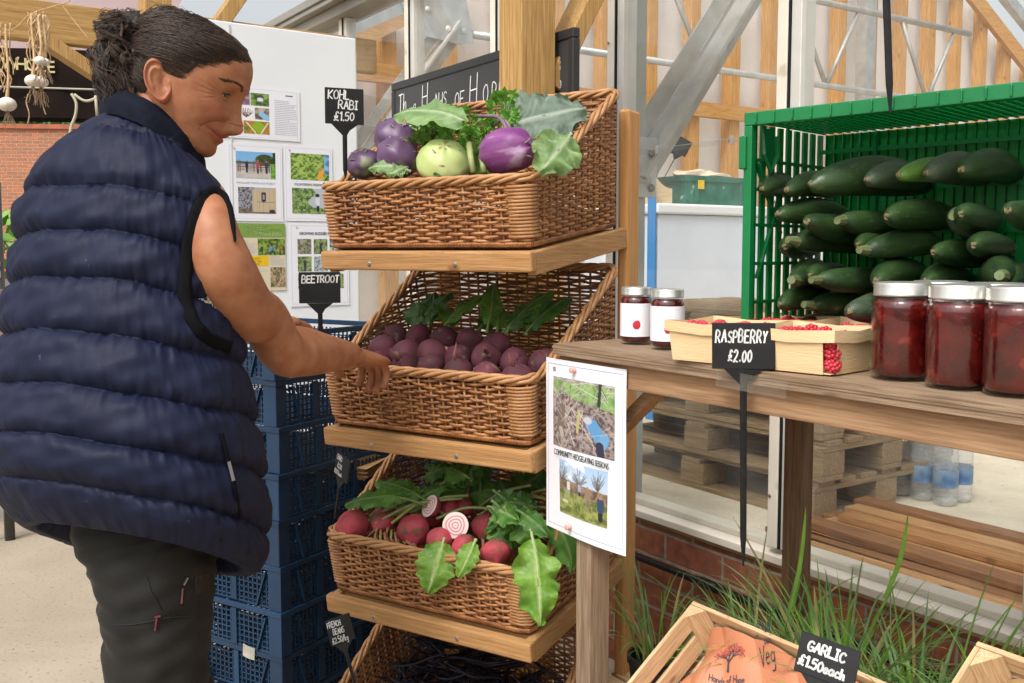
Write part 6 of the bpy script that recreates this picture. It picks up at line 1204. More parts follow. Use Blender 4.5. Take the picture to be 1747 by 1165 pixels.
for (x0, y0, x1, y1, w_, lb) in ((1345, 1050, 1373, 865, .0068, 'single broad grass blade standing in front of the dark table leg'), (1508, 1020, 1547, 878, .0072, 'single broad grass blade standing before the planks')):
    A_, B_ = at_t(x0, y0, 1.26), at_t(x1, y1, 1.22); dv = (B_ - A_); sv = dv.cross(cam_dir(A_)).normalized(); P = []; Aa = []
    for i in range(17): t_ = i / 16; c_ = A_ + dv * t_ + sv * .012 * math.sin(3 * t_) + g2 * -.01 * math.sin(3.1 * t_); w2 = w_ * (math.sin(math.pi * min(.985, .1 + .89 * t_)) ** .6); P.append([c_ - sv * w2 / 2, c_ + cam_dir(c_) * -.001, c_ + sv * w2 / 2]); Aa.append([0, .5, 0])
    b = MB(); b.grid(P, vals=Aa); tag(b.build('tall_grass', M_GRS, attr=True, smooth=True), lb, 'grass blade', 'single tall grass blades')
def slat_crate(px, py, t_, paper, label, tau=36, seed=1):
    p = at_t(px, py, t_); ta = R(tau); ey = (g2 * -math.cos(ta) + Vector((0, 0, -math.sin(ta)))); ex = g1; en = ex.cross(ey) * -1; en = en if en.z > 0 else -en
    Mx = Matrix((ex, ey, en)).transposed().to_4x4(); Mx.translation = p; e_ = empty('slatted_crate', p); e_.matrix_world = Mx; e_.location = p; e_.rotation_mode = 'XYZ'
    # right handed basis
    q3 = Matrix((ex, ey, ex.cross(ey))).transposed(); sg = 1 if ex.cross(ey).z > 0 else -1
    e_.rotation_euler = q3.to_euler(); e_.scale = (1, 1, 1); Lx, Ly, Hh = .40, .30, .15; z = lambda v: v * sg
    def bb(b, x0, x1, y0, y1, z0, z1): za, zb_ = sorted((z(z0), z(z1))); b.box(x0, x1, y0, y1, za, zb_)
    for (z0, z1) in ((-.036, 0), (-.086, -.050), (-.138, -.100)):
        b = MB(); bb(b, -.007, 0, 0, Ly, z0, z1); b.build('end_slat', W_CRATE('y'), e_, bevel=.0015); b = MB(); bb(b, Lx, Lx + .007, 0, Ly, z0, z1); b.build('end_slat', W_CRATE('y'), e_, bevel=.0015)
    for (z0, z1) in ((-.030, 0), (-.075, -.040), (-.128, -.085)):
        b = MB(); bb(b, -.007, Lx + .007, -.0075, -.0005, z0, z1); b.build('side_slat', W_CRATE('x'), e_, bevel=.0015); b = MB(); bb(b, -.007, Lx + .007, Ly + .0005, Ly + .0075, z0, z1); b.build('side_slat', W_CRATE('x'), e_, bevel=.0015)
    for (x, sx) in ((.0005, 1), (Lx - .0005, -1)):
        for (y, sy) in ((.0005, 1), (Ly - .0005, -1)):
            b = MB(); zt, zl = z(-.001), z(-.128); V = [(x, y, zl), (x + sx * .028, y, zl), (x, y + sy * .028, zl), (x, y, zt), (x + sx * .028, y, zt), (x, y + sy * .028, zt)]; b.add(V, [(0, 1, 2), (3, 5, 4), (0, 3, 4, 1), (1, 4, 5, 2), (2, 5, 3, 0)]); b.build('corner_block', W_CRATE('z'), e_)
    b = MB()
    for j in range(5): bb(b, 0, Lx, .003 + j * .06, .055 + j * .06, -.135, -.129)
    b.build('floor_slat', W_CRATE('x'), e_)
    b = MB(); q_ = random.Random(seed); nx, ny = 110, 84; P = []
    def hgt(x, y):
        return -.045 - .025 * math.sin(math.pi * min(1, max(0, x / Lx))) * math.sin(math.pi * min(1, max(0, y / Ly))) - .060 * max(0, 1 - x / .07) ** 1.3 + .010 * abs(math.sin(x * 23 + y * 31 + seed)) + .008 * abs(math.sin(x * 41 - y * 27 + 1)) + .022 * max(0, 1 - y / .03)
    for i in range(nx + 1):
        P.append([(.010 + (Lx - .014) * i / nx, .004 + (Ly - .008) * j / ny, z(hgt(.010 + (Lx - .014) * i / nx, .004 + (Ly - .008) * j / ny))) for j in range(ny + 1)])
    b.grid(P); lin = b.build('paper_lining', paper, e_, smooth=False)
    tag(e_, label, 'crate', 'slatted wooden crates under the table'); return e_, Mx, hgt, sg
M_ORP = mat('orange_paper', (.50, .19, .095), .6, (.60, .26, .14), 3, .5, 12, dist=.01); M_KRP = mat('kraft_lining', (.36, .22, .09), .75, (.46, .30, .14), 6, .5, 14, dist=.01)
e_, Mx, hg, sg = slat_crate(1183, 1032, 1.16, M_ORP, 'slatted wooden crate lined with orange printed paper, tilted forward')
e2_, _, _, _ = slat_crate(1672, 1104, 1.10, M_KRP, 'slatted wooden crate lined with plain brown paper at the right edge', seed=4)
def onp(x, y): return Vector((x, y, sg * (hg(x, y) + .0018)))
def crate_xy(px, py, lift=-.05):
    e = e_; Mi = Matrix.Translation(e.location) @ e.rotation_euler.to_matrix().to_4x4(); Mi = Mi.inverted(); o_ = Mi @ O; d_ = Mi.to_3x3() @ ray(px, py); return o_ + d_ * ((sg * lift - o_.z) / d_.z)
c_ = crate_xy(1250, 1130); b = MB(); q_ = random.Random(12)
dark = MB(); dots = {0: MB(), 1: MB(), 2: MB()}
def seg(m_, a, c2_, w): a, c2_ = onp(*a), onp(*c2_); d = c2_ - a; n_ = Vector((-d.y, d.x, 0)).normalized() * w / 2; m_.add([a + n_, c2_ + n_ * .7, c2_ - n_ * .7, a - n_], [(0, 1, 2, 3)])
cx, cy = c_.x, c_.y; rr = .022
SL = -.42; scl = 1.55
def pt2(px, py): return (cx + px * math.cos(SL) + py * math.sin(SL), cy - py * math.cos(SL) + px * math.sin(SL))
def br_(x, y, a, l_, w, dep):
    x2, y2 = x + math.cos(a) * l_, y + math.sin(a) * l_ * .85; seg(dark, pt2(x, y), pt2(x2, y2), w)
    if dep > 0:
        for da in (-.62, .05, .66): br_(x2, y2, a + da + q_.uniform(-.15, .15), l_ * .70, w * .62, dep - 1)
    for _ in range(3 if dep < 2 else 0):
        a_, b2_ = pt2(x2 + q_.uniform(-.004, .004), y2 + q_.uniform(-.004, .004)); p = onp(a_, b2_); dots[q_.choice([0, 0, 0, 1, 2])].ell(p, (.0013, .0013, .0003), 6, 4)
br_(0, -.024, 1.57, .0175, .0042, 4)
for k, (m_, col_) in enumerate(((dots[0], (.60, .06, .03)), (dots[1], (.05, .09, .09)), (dots[2], (.45, .22, .12)))): m_.build('tree_print', mat('tree_print%d' % k, col_, .6), e_)
dark.build('tree_print', mat('tree_print_dark', (.03, .035, .06), .6), e_)
def crate_text(txts, m_):
    for (t_, x, y, s_, w_, slope) in txts:
        b = MB(); strokes(b, t_, 0, 0, s_, w_, 0, seed=len(t_), jit=.03, gap=.12); b2 = MB()
        for i in range(0, len(b.v), 4):
            V = [onp(*pt2(x + vv[0], y + vv[2])) + Vector((0, 0, sg * .0008)) for vv in b.v[i:i + 4]]; b2.add(V, [(0, 1, 2, 3)])
        b2.build('printed_words', m_, e_)
crate_text([('Hands of Hope', -.030, -.040, .0100, .0011, 0), ('Build', .052, .020, .016, .0013, 0), ('out', .070, .006, .011, .0011, 0), ('Veg', .056, -.014, .020, .0015, 0)], mat('tree_print_dark', (.03, .035, .06), .6))
gs = at_t(1350, 1137, .93) ; e3 = price_sign(at_t(1388, 1240, .90), (R(-38), R(16), GA + R(42)), [('GARLIC', .14, .58, .24), ('£1.50each', .04, .18, .24)], 'black price sign reading GARLIC leaning on the slatted crate', cw=.072, chh=.050, stake=.055, ws=.0026)
# ---------------------------------------------------------------- hanging garlic
M_GAR = mat('garlic_skin', (.62, .54, .45), .6, (.72, .66, .58), 30, .2, 60, spots=(30, .66, (.42, .28, .2))); M_GST = mat('dry_stem', (.40, .25, .11), .85, (.55, .39, .22), 40)
def garlic(x, ytop, ybulb, d, rpx, seed, label, extra=3):
    r_ = rpx * d / FPX; pt_, pb_ = at_d(x, ytop, d), at_d(x + 2, ybulb, d - .05); e_ = empty('garlic_bulb', pb_); q_ = random.Random(seed); b = MB()
    b.ell((0, 0, 0), (r_, r_, r_ * .78), 24, 14, fn=lambda v: 1 + .07 * abs(math.sin(4 * math.atan2(v.y, v.x))) + .25 * max(0, v.z - .8)); b.build('bulb', M_GAR, e_, smooth=True)
    b = MB(); top = pt_ - pb_; b.tube(spl([(0, 0, r_ * .6), tuple(top * .35 + Vector((.006, 0, 0))), tuple(top * .8), tuple(top)], 5), [.006] * 3 + [.0042] * 13, 7); 
    for k in range(extra):
        p0 = top + Vector((q_.uniform(-.02, .02), 0, q_.uniform(-.02, .01))); L_ = q_.uniform(.3, .95) * abs(top.z); pts = [tuple(p0)]
        for i in range(1, 6): pts.append((p0.x + q_.uniform(-.014, .014), p0.y + q_.uniform(-.01, .01), p0.z - L_ * i / 5))
        b.tube(spl(pts, 3), .0022, 5)
    b.build('stem', M_GST, e_, smooth=True); b = MB()
    for k in range(14):
        a = q_.uniform(0, 6.28); pts = [(0, 0, -r_ * .6)]
        for i in range(1, 5): pts.append((math.cos(a) * .006 * i + q_.uniform(-.004, .004), math.sin(a) * .006 * i, -r_ * .6 - q_.uniform(.010, .018) * i))
        b.tube(pts, .0009, 4)
    b.build('roots', mat('dry_root', (.28, .19, .11), .9), e_); tag(e_, label, 'garlic', 'garlic bulbs hanging from the beam'); return e_
garlic(10, 42, 178, 3.35, 14, 1, 'garlic bulb hanging at the far left of the beam', 6); garlic(54, 25, 138, 3.35, 12, 2, 'lower left bulb of the hanging garlic bunch', 7); garlic(68, 24, 140, 3.37, 11, 3, 'lower right bulb of the hanging garlic bunch', 6); garlic(66, 26, 104, 3.3, 9, 4, 'upper left bulb of the hanging garlic bunch', 3); garlic(74, 26, 106, 3.32, 8, 5, 'upper right bulb of the hanging garlic bunch', 3)
b = MB(); b.tube([tuple(at_d(x, y, 3.38)) for x, y in spl([(5, 57), (30, 45), (50, 25), (80, 14), (112, 5), (122, -5)], 4)], .002, 5); b.tube([tuple(at_d(x, y, 3.40)) for x, y in ((105, 8), (130, 40), (150, 65))], .002, 5); tag(b.build('twine', M_GST), 'thin twine looped along the timber beam above the garlic', 'twine')
b = MB(); b.tube([tuple(at_d(x, y, 3.34)) for x, y in spl([(48, 160), (45, 175), (50, 195), (46, 215)], 4)], .002, 5); b.tube([tuple(at_d(x, y, 3.34)) for x, y in spl([(70, 150), (72, 175), (78, 195)], 4)], .002, 5); tag(b.build('dry_strand', M_GST), 'dry stalk strands trailing below the hanging garlic bunch', 'strands')
# ================================================================ the person
def fbm(x, y, s=0):
    return .5 * math.sin(x * 1.0 + 1.3 * math.sin(y * 1.7 + s) + s) + .3 * math.sin(x * 2.3 + y * 1.9 + 2 * s) + .2 * math.sin(x * 4.7 - y * 3.1 + 3 * s)
def interp(tab, u):
    """tab sorted by first entry ascending; smooth interpolation of the other columns"""
    if u <= tab[0][0]: return list(tab[0][1:])
    if u >= tab[-1][0]: return list(tab[-1][1:])
    for i in range(len(tab) - 1):
        if tab[i][0] <= u <= tab[i + 1][0]:
            t = (u - tab[i][0]) / (tab[i + 1][0] - tab[i][0]); p0 = tab[max(i - 1, 0)]; p1 = tab[i]; p2 = tab[i + 1]; p3 = tab[min(i + 2, len(tab) - 1)]
            return [.5 * ((2 * p1[c]) + (-p0[c] + p2[c]) * t + (2 * p0[c] - 5 * p1[c] + 4 * p2[c] - p3[c]) * t * t + (-p0[c] + 3 * p1[c] - 3 * p2[c] + p3[c]) * t ** 3) for c in range(1, len(p1))]
def lin(tab, u):
    if u <= tab[0][0]: return tab[0][1]
    for a, c_ in zip(tab, tab[1:]):
        if u <= c_[0]: return a[1] + (c_[1] - a[1]) * (u - a[0]) / (c_[0] - a[0])
    return tab[-1][1]
PP0 = Vector((-.56, 1.47, 0)); person = empty('person', PP0)
tag(person, 'woman in a navy quilted vest seen from behind, smiling and reaching into the second basket', 'person')
def pb(b, name, m_, **k):
    b.v = [tuple(Vector(v) - PP0) for v in b.v]; return b.build(name, m_, k.pop('parent', person), **k)
BF = R(70); Fw = Vector((math.cos(BF), math.sin(BF), 0)); Rt = Vector((Fw.y, -Fw.x, 0))
VS = [(222, 190, 322, 33, .98, 1.50), (246, 156, 326, 31, .86, 1.50), (270, 118, 342, 28, .78, 1.495), (305, 84, 366, 24, .72, 1.49), (350, 60, 380, 21, .70, 1.48), (420, 45, 383, 20, .70, 1.47), (500, 34, 388, 19, .73, 1.46), (590, 23, 400, 18, .77, 1.45), (680, 12, 420, 19, .82, 1.44), (770, -2, 438, 22, .86, 1.43), (850, 2, 446, 26, .88, 1.42), (905, 22, 445, 29, .88, 1.42), (940, 44, 434, 30, .86, 1.42)]
SEAMS = [222, 268, 366, 440, 516, 602, 692, 782, 868, 940]
def vest_pt(y, phi, off=0, puff=True):
    xL, xR, tl, rho, D = interp(VS, y); Cc = at_d((xL + xR) / 2, y, D); e = (xR - xL) / 2 / FPX * D; a = e / math.sqrt(.74 ** 2 + (.673 * rho) ** 2); b_ = a * rho; t_ = R(tl)
    Fd = Fw * math.cos(t_) - Vector((0, 0, 1)) * math.sin(t_); cph, sph = math.cos(phi), math.sin(phi); p_ = 2.25
    cs = math.copysign(abs(cph) ** (2 / p_), cph); sn = math.copysign(abs(sph) ** (2 / p_), sph)
    n_ = (Rt * cph / a + Fd * sph / b_).normalized(); pos = Cc + Rt * a * cs + Fd * b_ * sn; d = off
    if puff:
        yy_ = min(939.9, max(222, y + 6 * fbm(phi * 1.7, y * .004, 1.3) * min(1, (940 - y) / 60, max(0, y - 240) / 60)))
        for s0, s1 in zip(SEAMS, SEAMS[1:]):
            if s0 <= yy_ <= s1:
                f = (yy_ - s0) / (s1 - s0); h = 1 - abs(2 * f - 1) ** 3.6; amp = .0105 if s0 > 300 else (.006 if s0 > 240 else .003)
                if s1 == 940: amp = .009
                sag_ = .0035 * math.sin(f * math.pi) * (f - .4)
                near = math.exp(-(min(f, 1 - f) * (s1 - s0) / 15) ** 2); nr2 = math.exp(-(min(f, 1 - f) * (s1 - s0) / 30) ** 2); k = s0 * .37
                wr = 1 if s0 > 240 else .25; d += amp * (h ** .75 - .55) + sag_ + wr * .0042 * nr2 * (abs(fbm(phi * 17, f * 1.2 + k, k)) ** .8 - .45) + wr * .0022 * near * fbm(phi * 46, f * 3, k + 1) + .0045 * fbm(phi * 3.1, y * .021, .5) + .0022 * fbm(phi * 8 + f * 2.2, y * .05, 2.2) - .004 * near
        # soft side-panel seam and armhole hollow
        d -= .006 * math.exp(-((phi - R(-21) - (y - 700) * .00035) / .035) ** 2) * (1 if y > 600 else max(0, (y - 540) / 60))
        if 0: d -= .020 * math.exp(-(((phi - R(2)) / .40) ** 2)) * math.exp(-((y - 440) / 95) ** 2)
    return pos + n_ * d
M_VEST = mat('vest_nylon', (.0062, .0085, .026), .62, (.009, .012, .034), 5, .18, 300, dist=.001, spec=.20, sheen=.0, rvar=.08, spots=(70, .735, (.045, .05, .07)))
M_VTRIM = mat('vest_trim', (.0028, .003, .004), .85, spec=.12, bump=.4, bscale=260, dist=.001)
b = MB(); NR, NP = 380, 300; P = []
for i in range(NP):
    phi = 2 * math.pi * i / NP; col = [vest_pt(222 + (940 - 222) * j / NR, phi) for j in range(NR + 1)]
    xL, xR, tl, rho, D = interp(VS, 940); Cc = at_d((xL + xR) / 2, 948, D)
    col += [col[-1].lerp(Cc, .10) + Vector((0, 0, .004)), col[-1].lerp(Cc, .25) + Vector((0, 0, .04)), col[-1].lerp(Cc, .5) + Vector((0, 0, .10))]; P.append(col)
b.grid(P, closed_u=True); vest = pb(b, 'vest', M_VEST, smooth=True)
from mathutils.bvhtree import BVHTree
def bvh(o): return BVHTree.FromPolygons([v.co + PP0 for v in o.data.vertices], [p.vertices[:] for p in o.data.polygons])
def hit(bt, x, y, off=.002):
    r_ = ray(x, y).normalized(); h_ = bt.ray_cast(O, r_); return h_[0] - r_ * off if h_[0] else at_d(x, y, 1.4)
VB = bvh(vest)
# collar
b = MB(); P = []
c0 = at_d(262, 236, 1.50); c1 = at_d(267, 214, 1.505)
def cring(c, w_, d_, tilt, phi, off=0): t_ = R(tilt); Fd = HFc * math.cos(t_) - Vector((0, 0, 1)) * math.sin(t_); return c + HRc * (w_ + off) * math.cos(phi) + Fd * (d_ + off) * math.sin(phi)
HFc = Vector((math.cos(R(45)), math.sin(R(45)), 0)); HRc = Vector((HFc.y, -HFc.x, 0))
rings = [(c0 + Vector((0, 0, -.02)), .082, .090, 33, .0), (c0, .078, .086, 34, .004), (c0.lerp(c1, .35), .074, .080, 35, .007), (c0.lerp(c1, .7), .071, .077, 36, .006), (c1, .069, .075, 37, .002), (c1 + Vector((0, 0, .003)), .066, .072, 37, -.002), (c0.lerp(c1, .6), .064, .070, 36, -.004), (c0, .066, .072, 34, -.004)]
for i in range(90): phi = 2 * math.pi * i / 90; P.append([cring(c, w_, d_, tl, phi, o_ + .0012 * fbm(phi * 9, k)) for k, (c, w_, d_, tl, o_) in enumerate(rings)])
b.grid(P, closed_u=True); pb(b, 'collar', mat('collar_fleece', (.0035, .0048, .011), .85, (.007, .009, .020), 40, .6, 120, dist=.002, spec=.15), parent=vest, smooth=True)
# ---- armhole trim, seams, zip pocket
def onv(x, y, off=.002, lo=-2.4, hi=.9):
    """point of the vest surface under a photograph point"""
    best = None; r_ = ray(x, y).normalized()
    for it in range(2):
        rngp = [lo + (hi - lo) * k / 60 for k in range(61)] if it == 0 else [best[1] - .06 + .12 * k / 20 for k in range(21)]; rngy = [y - 110 + 10 * k for k in range(23)] if it == 0 else [best[2] - 10 + 1.0 * k for k in range(21)]
        for ph in rngp:
            for yy in rngy:
                if yy < 224 or yy > 938: continue
                p = vest_pt(yy, ph, 0, False) - O; d = (p - r_ * p.dot(r_)).length
                if best is None or d < best[0]: best = (d, ph, yy)
        if best[0] > .2: break
    return vest_pt(best[2], best[1], off), best
arm_loop = [(380, 336), (364, 333), (348, 348), (335, 380), (326, 420), (321, 460), (321, 500), (332, 540)]
b = MB()
for x0_, off_ in ((R(-21), .0),):
    b.tube([vest_pt(y, x0_ + (y - 700) * .00035, .0035) for y in range(600, 938, 6)], .0011, 5)
pb(b, 'side_seam', M_VTRIM, parent=vest, smooth=True)
zpts = [hit(VB, x, y, .004) for x, y in ((378, 738), (386, 770), (395, 805), (403, 840), (410, 880))]; zp_ = spl([tuple(p) for p in zpts], 6)
b = MB(); b.tube(zp_, .0042, 8, flat=.6); pk_ = pb(b, 'pocket_zip', M_VTRIM, parent=vest, smooth=True)
b = MB(); v0 = Vector(zp_[9]); v1 = Vector(zp_[16]); tow = cam_dir(v0) * .006; b.bar(v0 + tow, v0.lerp(v1, .8) + tow, .0045, .0020, up=cam_dir(v0)); pb(b, 'zip_puller', mat('puller_metal', (.25, .25, .26), .35, metal=.8), parent=vest)
for k in range(1): pass
# ---- limbs as one continuous skin: head, neck, arms, hands
skin = MB()
def limb(b, pts, n=28, cap=True, fn=None, steps=7):
    """pts: (position, half width, half height) ; smooth tapering tube"""
    S = spl([tuple(p[0]) + (p[1], p[2]) for p in pts], steps); V = []; prev = None; m = len(S)
    for i, q in enumerate(S):
        p = Vector(q[:3]); t = (Vector(S[min(i + 1, m - 1)][:3]) - Vector(S[max(i - 1, 0)][:3])).normalized()
        if prev is None: x = t.cross(Vector((0, 0, 1))); x = x.normalized() if x.length > .1 else Vector((1, 0, 0))
        else: x = (prev - t * prev.dot(t)).normalized()
        prev = x; y = t.cross(x)
        for k in range(n):
            a = 6.2832 * k / n; f_ = 1 + (fn(i / (m - 1), a) if fn else 0); V.append(p + x * math.cos(a) * q[3] * f_ + y * math.sin(a) * q[4] * f_)
    F = [(i * n + k, i * n + (k + 1) % n, (i + 1) * n + (k + 1) % n, (i + 1) * n + k) for i in range(m - 1) for k in range(n)]
    if cap: F += [tuple(range(n - 1, -1, -1)), tuple((m - 1) * n + k for k in range(n))]
    b.add(V, F); return S
sh, el_, wr = at_d(356, 392, 1.385), at_d(482, 597, 1.55), at_d(598, 606, 1.765)
limb(skin, [(at_d(360, 335, 1.46), .022, .024), (at_d(361, 372, 1.408), .031, .034), (at_d(368, 420, 1.392), .0395, .042), (at_d(388, 470, 1.398), .0425, .045), (at_d(423, 530, 1.45), .0415, .044), (sh.lerp(el_, .72), .039, .042), (el_, .038, .040), (el_.lerp(wr, .25), .040, .042), (el_.lerp(wr, .6), .033, .034), (wr, .0255, .022)], fn=lambda t, a: .03 * math.sin(a * 2 + t * 5))
def hand(b, W, d_, up, side, s=1.0, curl=(22, 38, 30), grip=0):
    """W wrist point, d_ direction of the palm, up back-of-hand normal, side = towards the thumb"""
    d_ = d_.normalized(); up = (up - d_ * up.dot(d_)).normalized(); sd_ = d_.cross(up); sd_ = sd_ if sd_.dot(side) > 0 else -sd_
    limb(b, [(W - d_ * .01, .025 * s, .020 * s), (W + d_ * .015, .028 * s, .018 * s), (W + d_ * .05, .039 * s, .016 * s), (W + d_ * .085 * s, .041 * s, .0135 * s), (W + d_ * .096 * s, .037 * s, .010 * s)], n=20)
    # orient: limb uses world z; build palm wide along side explicitly
    for k, (o_, L_, r_) in enumerate(((.029, .070, .0088), (.010, .080, .0090), (-.010, .074, .0086), (-.028, .058, .0076))):
        p = W + d_ * (.086 - abs(o_ - .005) * .18) * s + sd_ * o_ * s; ang = 0; pts = [(p - d_ * .02, r_, r_)]; seg_ = [.45, .31, .24]
        dirn = d_
        pts.append((p, r_ * 1.02, r_))
        for q, cu in zip(seg_, curl):
            ang += R(cu + 3 * k); dn = d_ * math.cos(ang) - up * math.sin(ang) + sd_ * (o_ * 1.2)
            p = p + dn.normalized() * L_ * q * s; pts.append((p, r_ * (.96 - .10 * (1 - q)), r_ * .92))
        pts.append((p + dn.normalized() * .003, r_ * .5, r_ * .5)); limb(b, pts, n=12, steps=4)
    t0 = W + d_ * .025 + sd_ * .026; t1 = t0 + (d_ * .6 + sd_ * .75 - up * .3).normalized() * .036; t2 = t1 + (d_ * .85 + sd_ * .25 - up * .5).normalized() * .030; t3 = t2 + (d_ * .85 - sd_ * .05 - up * .5).normalized() * .024
    limb(b, [(t0 - d_ * .012 - sd_ * .008, .015, .013), (t0, .0145, .013), (t1, .0110, .0105), (t2, .0100, .0092), (t3, .0085, .0075), (t3 + (t3 - t2).normalized() * .003, .004, .004)], n=12, steps=4)
    return sd_
hd = (at_d(655, 622, 1.90) - wr); hand(skin, wr, hd, Vector((0, 0, 1)) + cam_dir(wr) * .3, Vector((-.3, 1, 0)))
shl = vest_pt(330, R(178), -.05); ell_ = shl + Vector((.03, .10, -.25)); wrl = ell_ + Vector((.16, .17, .02)); limb(skin, [(shl, .048, .05), (ell_, .038, .04), (ell_.lerp(wrl, .4), .038, .038), (wrl, .024, .022)]); hand(skin, wrl, (wrl - ell_), Vector((0, 0, 1)), Vector((1, -.3, 0)))
# ---- head
yw = R(19.5 - 15); hf = Vector((math.cos(yw), math.sin(yw), 0)); hn = Vector((hf.y, -hf.x, 0)); HP = R(19.5)
HFv = hf * math.cos(HP) - Vector((0, 0, math.sin(HP))); HUv = hf * math.sin(HP) + Vector((0, 0, math.cos(HP))); HC = at_d(287, 148, 1.43) - hn * .072
g_ = lambda x, s: math.exp(-(x / s) ** 2)
HS = .00093
HC = HC + hn * .003
def hw(f, l, u): return HC + HFv * (f * (HS if f < 0 else HS * .955)) + hn * (l * HS) + HUv * (u * HS)
HT = [(-86, 60, 48, 4), (-84, 71, 40, 20), (-80, 78, 28, 33), (-73, 82, 10, 43), (-62, 85, -8, 51), (-52, 88, -22, 56), (-41, 92, -38, 61), (-27, 94, -54, 66), (-13, 94, -64, 69), (0, 93.5, -72, 71), (18, 95, -80, 73), (35, 100, -85, 74), (53, 103.5, -88, 74), (70, 102.5, -88, 71), (88, 95, -85, 64), (102, 76, -79, 53), (112, 50, -72, 40), (119, 20, -62, 26), (122.5, -14, -50, 8)]
NOSE = [(-41, 0), (-38, 2), (-36, 7), (-33, 16), (-28, 22.5), (-21, 24.5), (-13, 21), (-2, 15.5), (10, 10.5), (18, 8), (28, 5), (40, 1), (48, 0)]; NSIG = [(-38, 13), (-32, 14), (-25, 12.5), (-14, 10.5), (0, 9), (15, 8.5), (40, 14)]
def head_pt(u, th, feat=True):
    xf, xb, w_ = interp(HT, u); c_, A = (xf + xb) / 2, (xf - xb) / 2; ct_, s_t = math.cos(th), math.sin(th); pe = (2.15 - .45 * g_(u + 40, 30)) if ct_ > 0 else 2.1
    x = c_ + A * math.copysign(abs(ct_) ** (2 / pe), ct_); y = w_ * math.copysign(abs(s_t) ** (2 / pe), s_t); d = 0; lip = 0; uo = 0
    if feat and ct_ > 0:
        ay = abs(y); fr = min(1, max(0, (x - 30) / 40))
        d += lin(NOSE, u) * g_(y, lin(NSIG, u)) * fr
        d += 5.5 * g_(ay - 14.5, 4.6) * g_(u + 28, 6.5) - 3.0 * g_(ay - 19.5, 3) * g_(u + 26, 9)      # nostril wings and their crease
        d -= 10.5 * g_(ay - 30, 14) * g_(u - 20, 12) * fr                        # eye sockets
        d += 4.0 * g_(ay - 28, 20) * g_(u - 43, 8) * fr                          # brow ridge
        up_ = u - 9 * (ay / 38) ** 2                                      # the smile lifts the corners
        ms_ = g_(ay, 30)
        d += (3.9 * g_(up_ + 39.8, 4.0) + 3.2 * g_(up_ + 50.8, 4.4)) * ms_ - 3.6 * g_(up_ + 45.6, 1.5) * (1 if ay < 32 else g_(ay - 32, 6)) - 1.0 * g_(u + 39, 3) * g_(y, 4)
        d -= 2.6 * g_(up_ + 60, 4.0) * g_(ay, 22)
        d -= 3.6 * g_(ay - 39, 4) * g_(u + 36, 6)                              # corner of the mouth
        d += 3.0 * g_(u + 73, 8) * g_(y, 17)                                  # chin
        FL = [(20, -19), (28, -21), (37, -24), (43, -32), (45, -39)]; dm = 99; sd_ = 1
        for (a0, b0), (a1, b1) in zip(FL, FL[1:]):
            ex, ey = a1 - a0, b1 - b0; tt = max(0, min(1, ((ay - a0) * ex + (u - b0) * ey) / (ex * ex + ey * ey))); dx_, dy_ = ay - a0 - tt * ex, u - b0 - tt * ey; dd_ = math.hypot(dx_, dy_)
            if dd_ < dm: dm = dd_; sd_ = 1 if (dx_ * -ey + dy_ * ex) > 0 else -1
        if dm < 40: d += -2.7 * g_(dm, 2.5) + (3.6 * g_(dm - 11, 8) * g_(u + 16, 22) if sd_ > 0 else 0)      # nasolabial fold and the cheek above it
        d += 5.0 * g_(ay - 46, 15) * g_(u + 4, 13)                            # lifted cheek
        d -= 2.2 * g_(ay - 52, 10) * g_(u + 40, 14)
        for k in range(5):                                                   # creases fanning out from the eye corner
            an = R(-42 + 21 * k); ex, eu = ay - 45, u - 18; q = ex * math.cos(an) + eu * math.sin(an); r_ = -ex * math.sin(an) + eu * math.cos(an)
            if 1 < q < 30: d -= 1.0 * g_(r_, 1.4) * math.sin(math.pi * (q - 1) / 29)
        for k in range(2): d -= 1.1 * g_(u - 5 + 5 * k - .10 * (ay - 34), 1.3) * g_(ay - 34, 13)
        for k in range(3): rq = math.hypot(ay - 30, (u + 24) * .8); d -= .45 * g_(rq - 25 - 6.5 * k, 1.4) * g_(u + 18 + 4 * k, 14) * (1 if ay > 40 else g_(ay - 40, 5))
        d += .10 * math.sin(ay * 1.3 + u * .9) * math.sin(u * 1.7 - ay * .6)
        lip = max(g_(up_ + 40.5, 3.6) * .8, g_(up_ + 51, 4.2)) * (1 if ay < 28 else g_(ay - 28, 7)) * .8; lip = max(lip, .95 * g_(up_ + 45.7, 1.3) * (1 if ay < 36 else g_(ay - 36, 3)))
        lip = max(lip, .45 * g_(ay - 44, 15) * g_(u + 6, 14)); lip = max(lip, .9 * g_(ay - 9.5, 3.2) * g_(u + 35, 2.2))
    return x + d, y, u + uo, lip
NU, NT = 300, 380; P = []; A = []
nb_ = MB()
for j in range(NT):
    th = 2 * math.pi * j / NT; th = th - .42 * math.sin(2 * th) * .0; col = []; ca = []
    for i in range(NU + 1):
        u = -86 + (122.5 + 86) * i / NU; f, l, uu, lp_ = head_pt(u, th); col.append(hw(f, l, uu)); ca.append(lp_)
    P.append(col); A.append(ca)
skin.val = 0; skin.grid(P, closed_u=True, vals=A)
# neck
limb(skin, [(hw(-8, 0, -12), .050, .054), (hw(-16, 0, -50), .053, .056), (at_d(258, 240, 1.50), .060, .060), (at_d(240, 290, 1.49), .075, .07)], n=40)
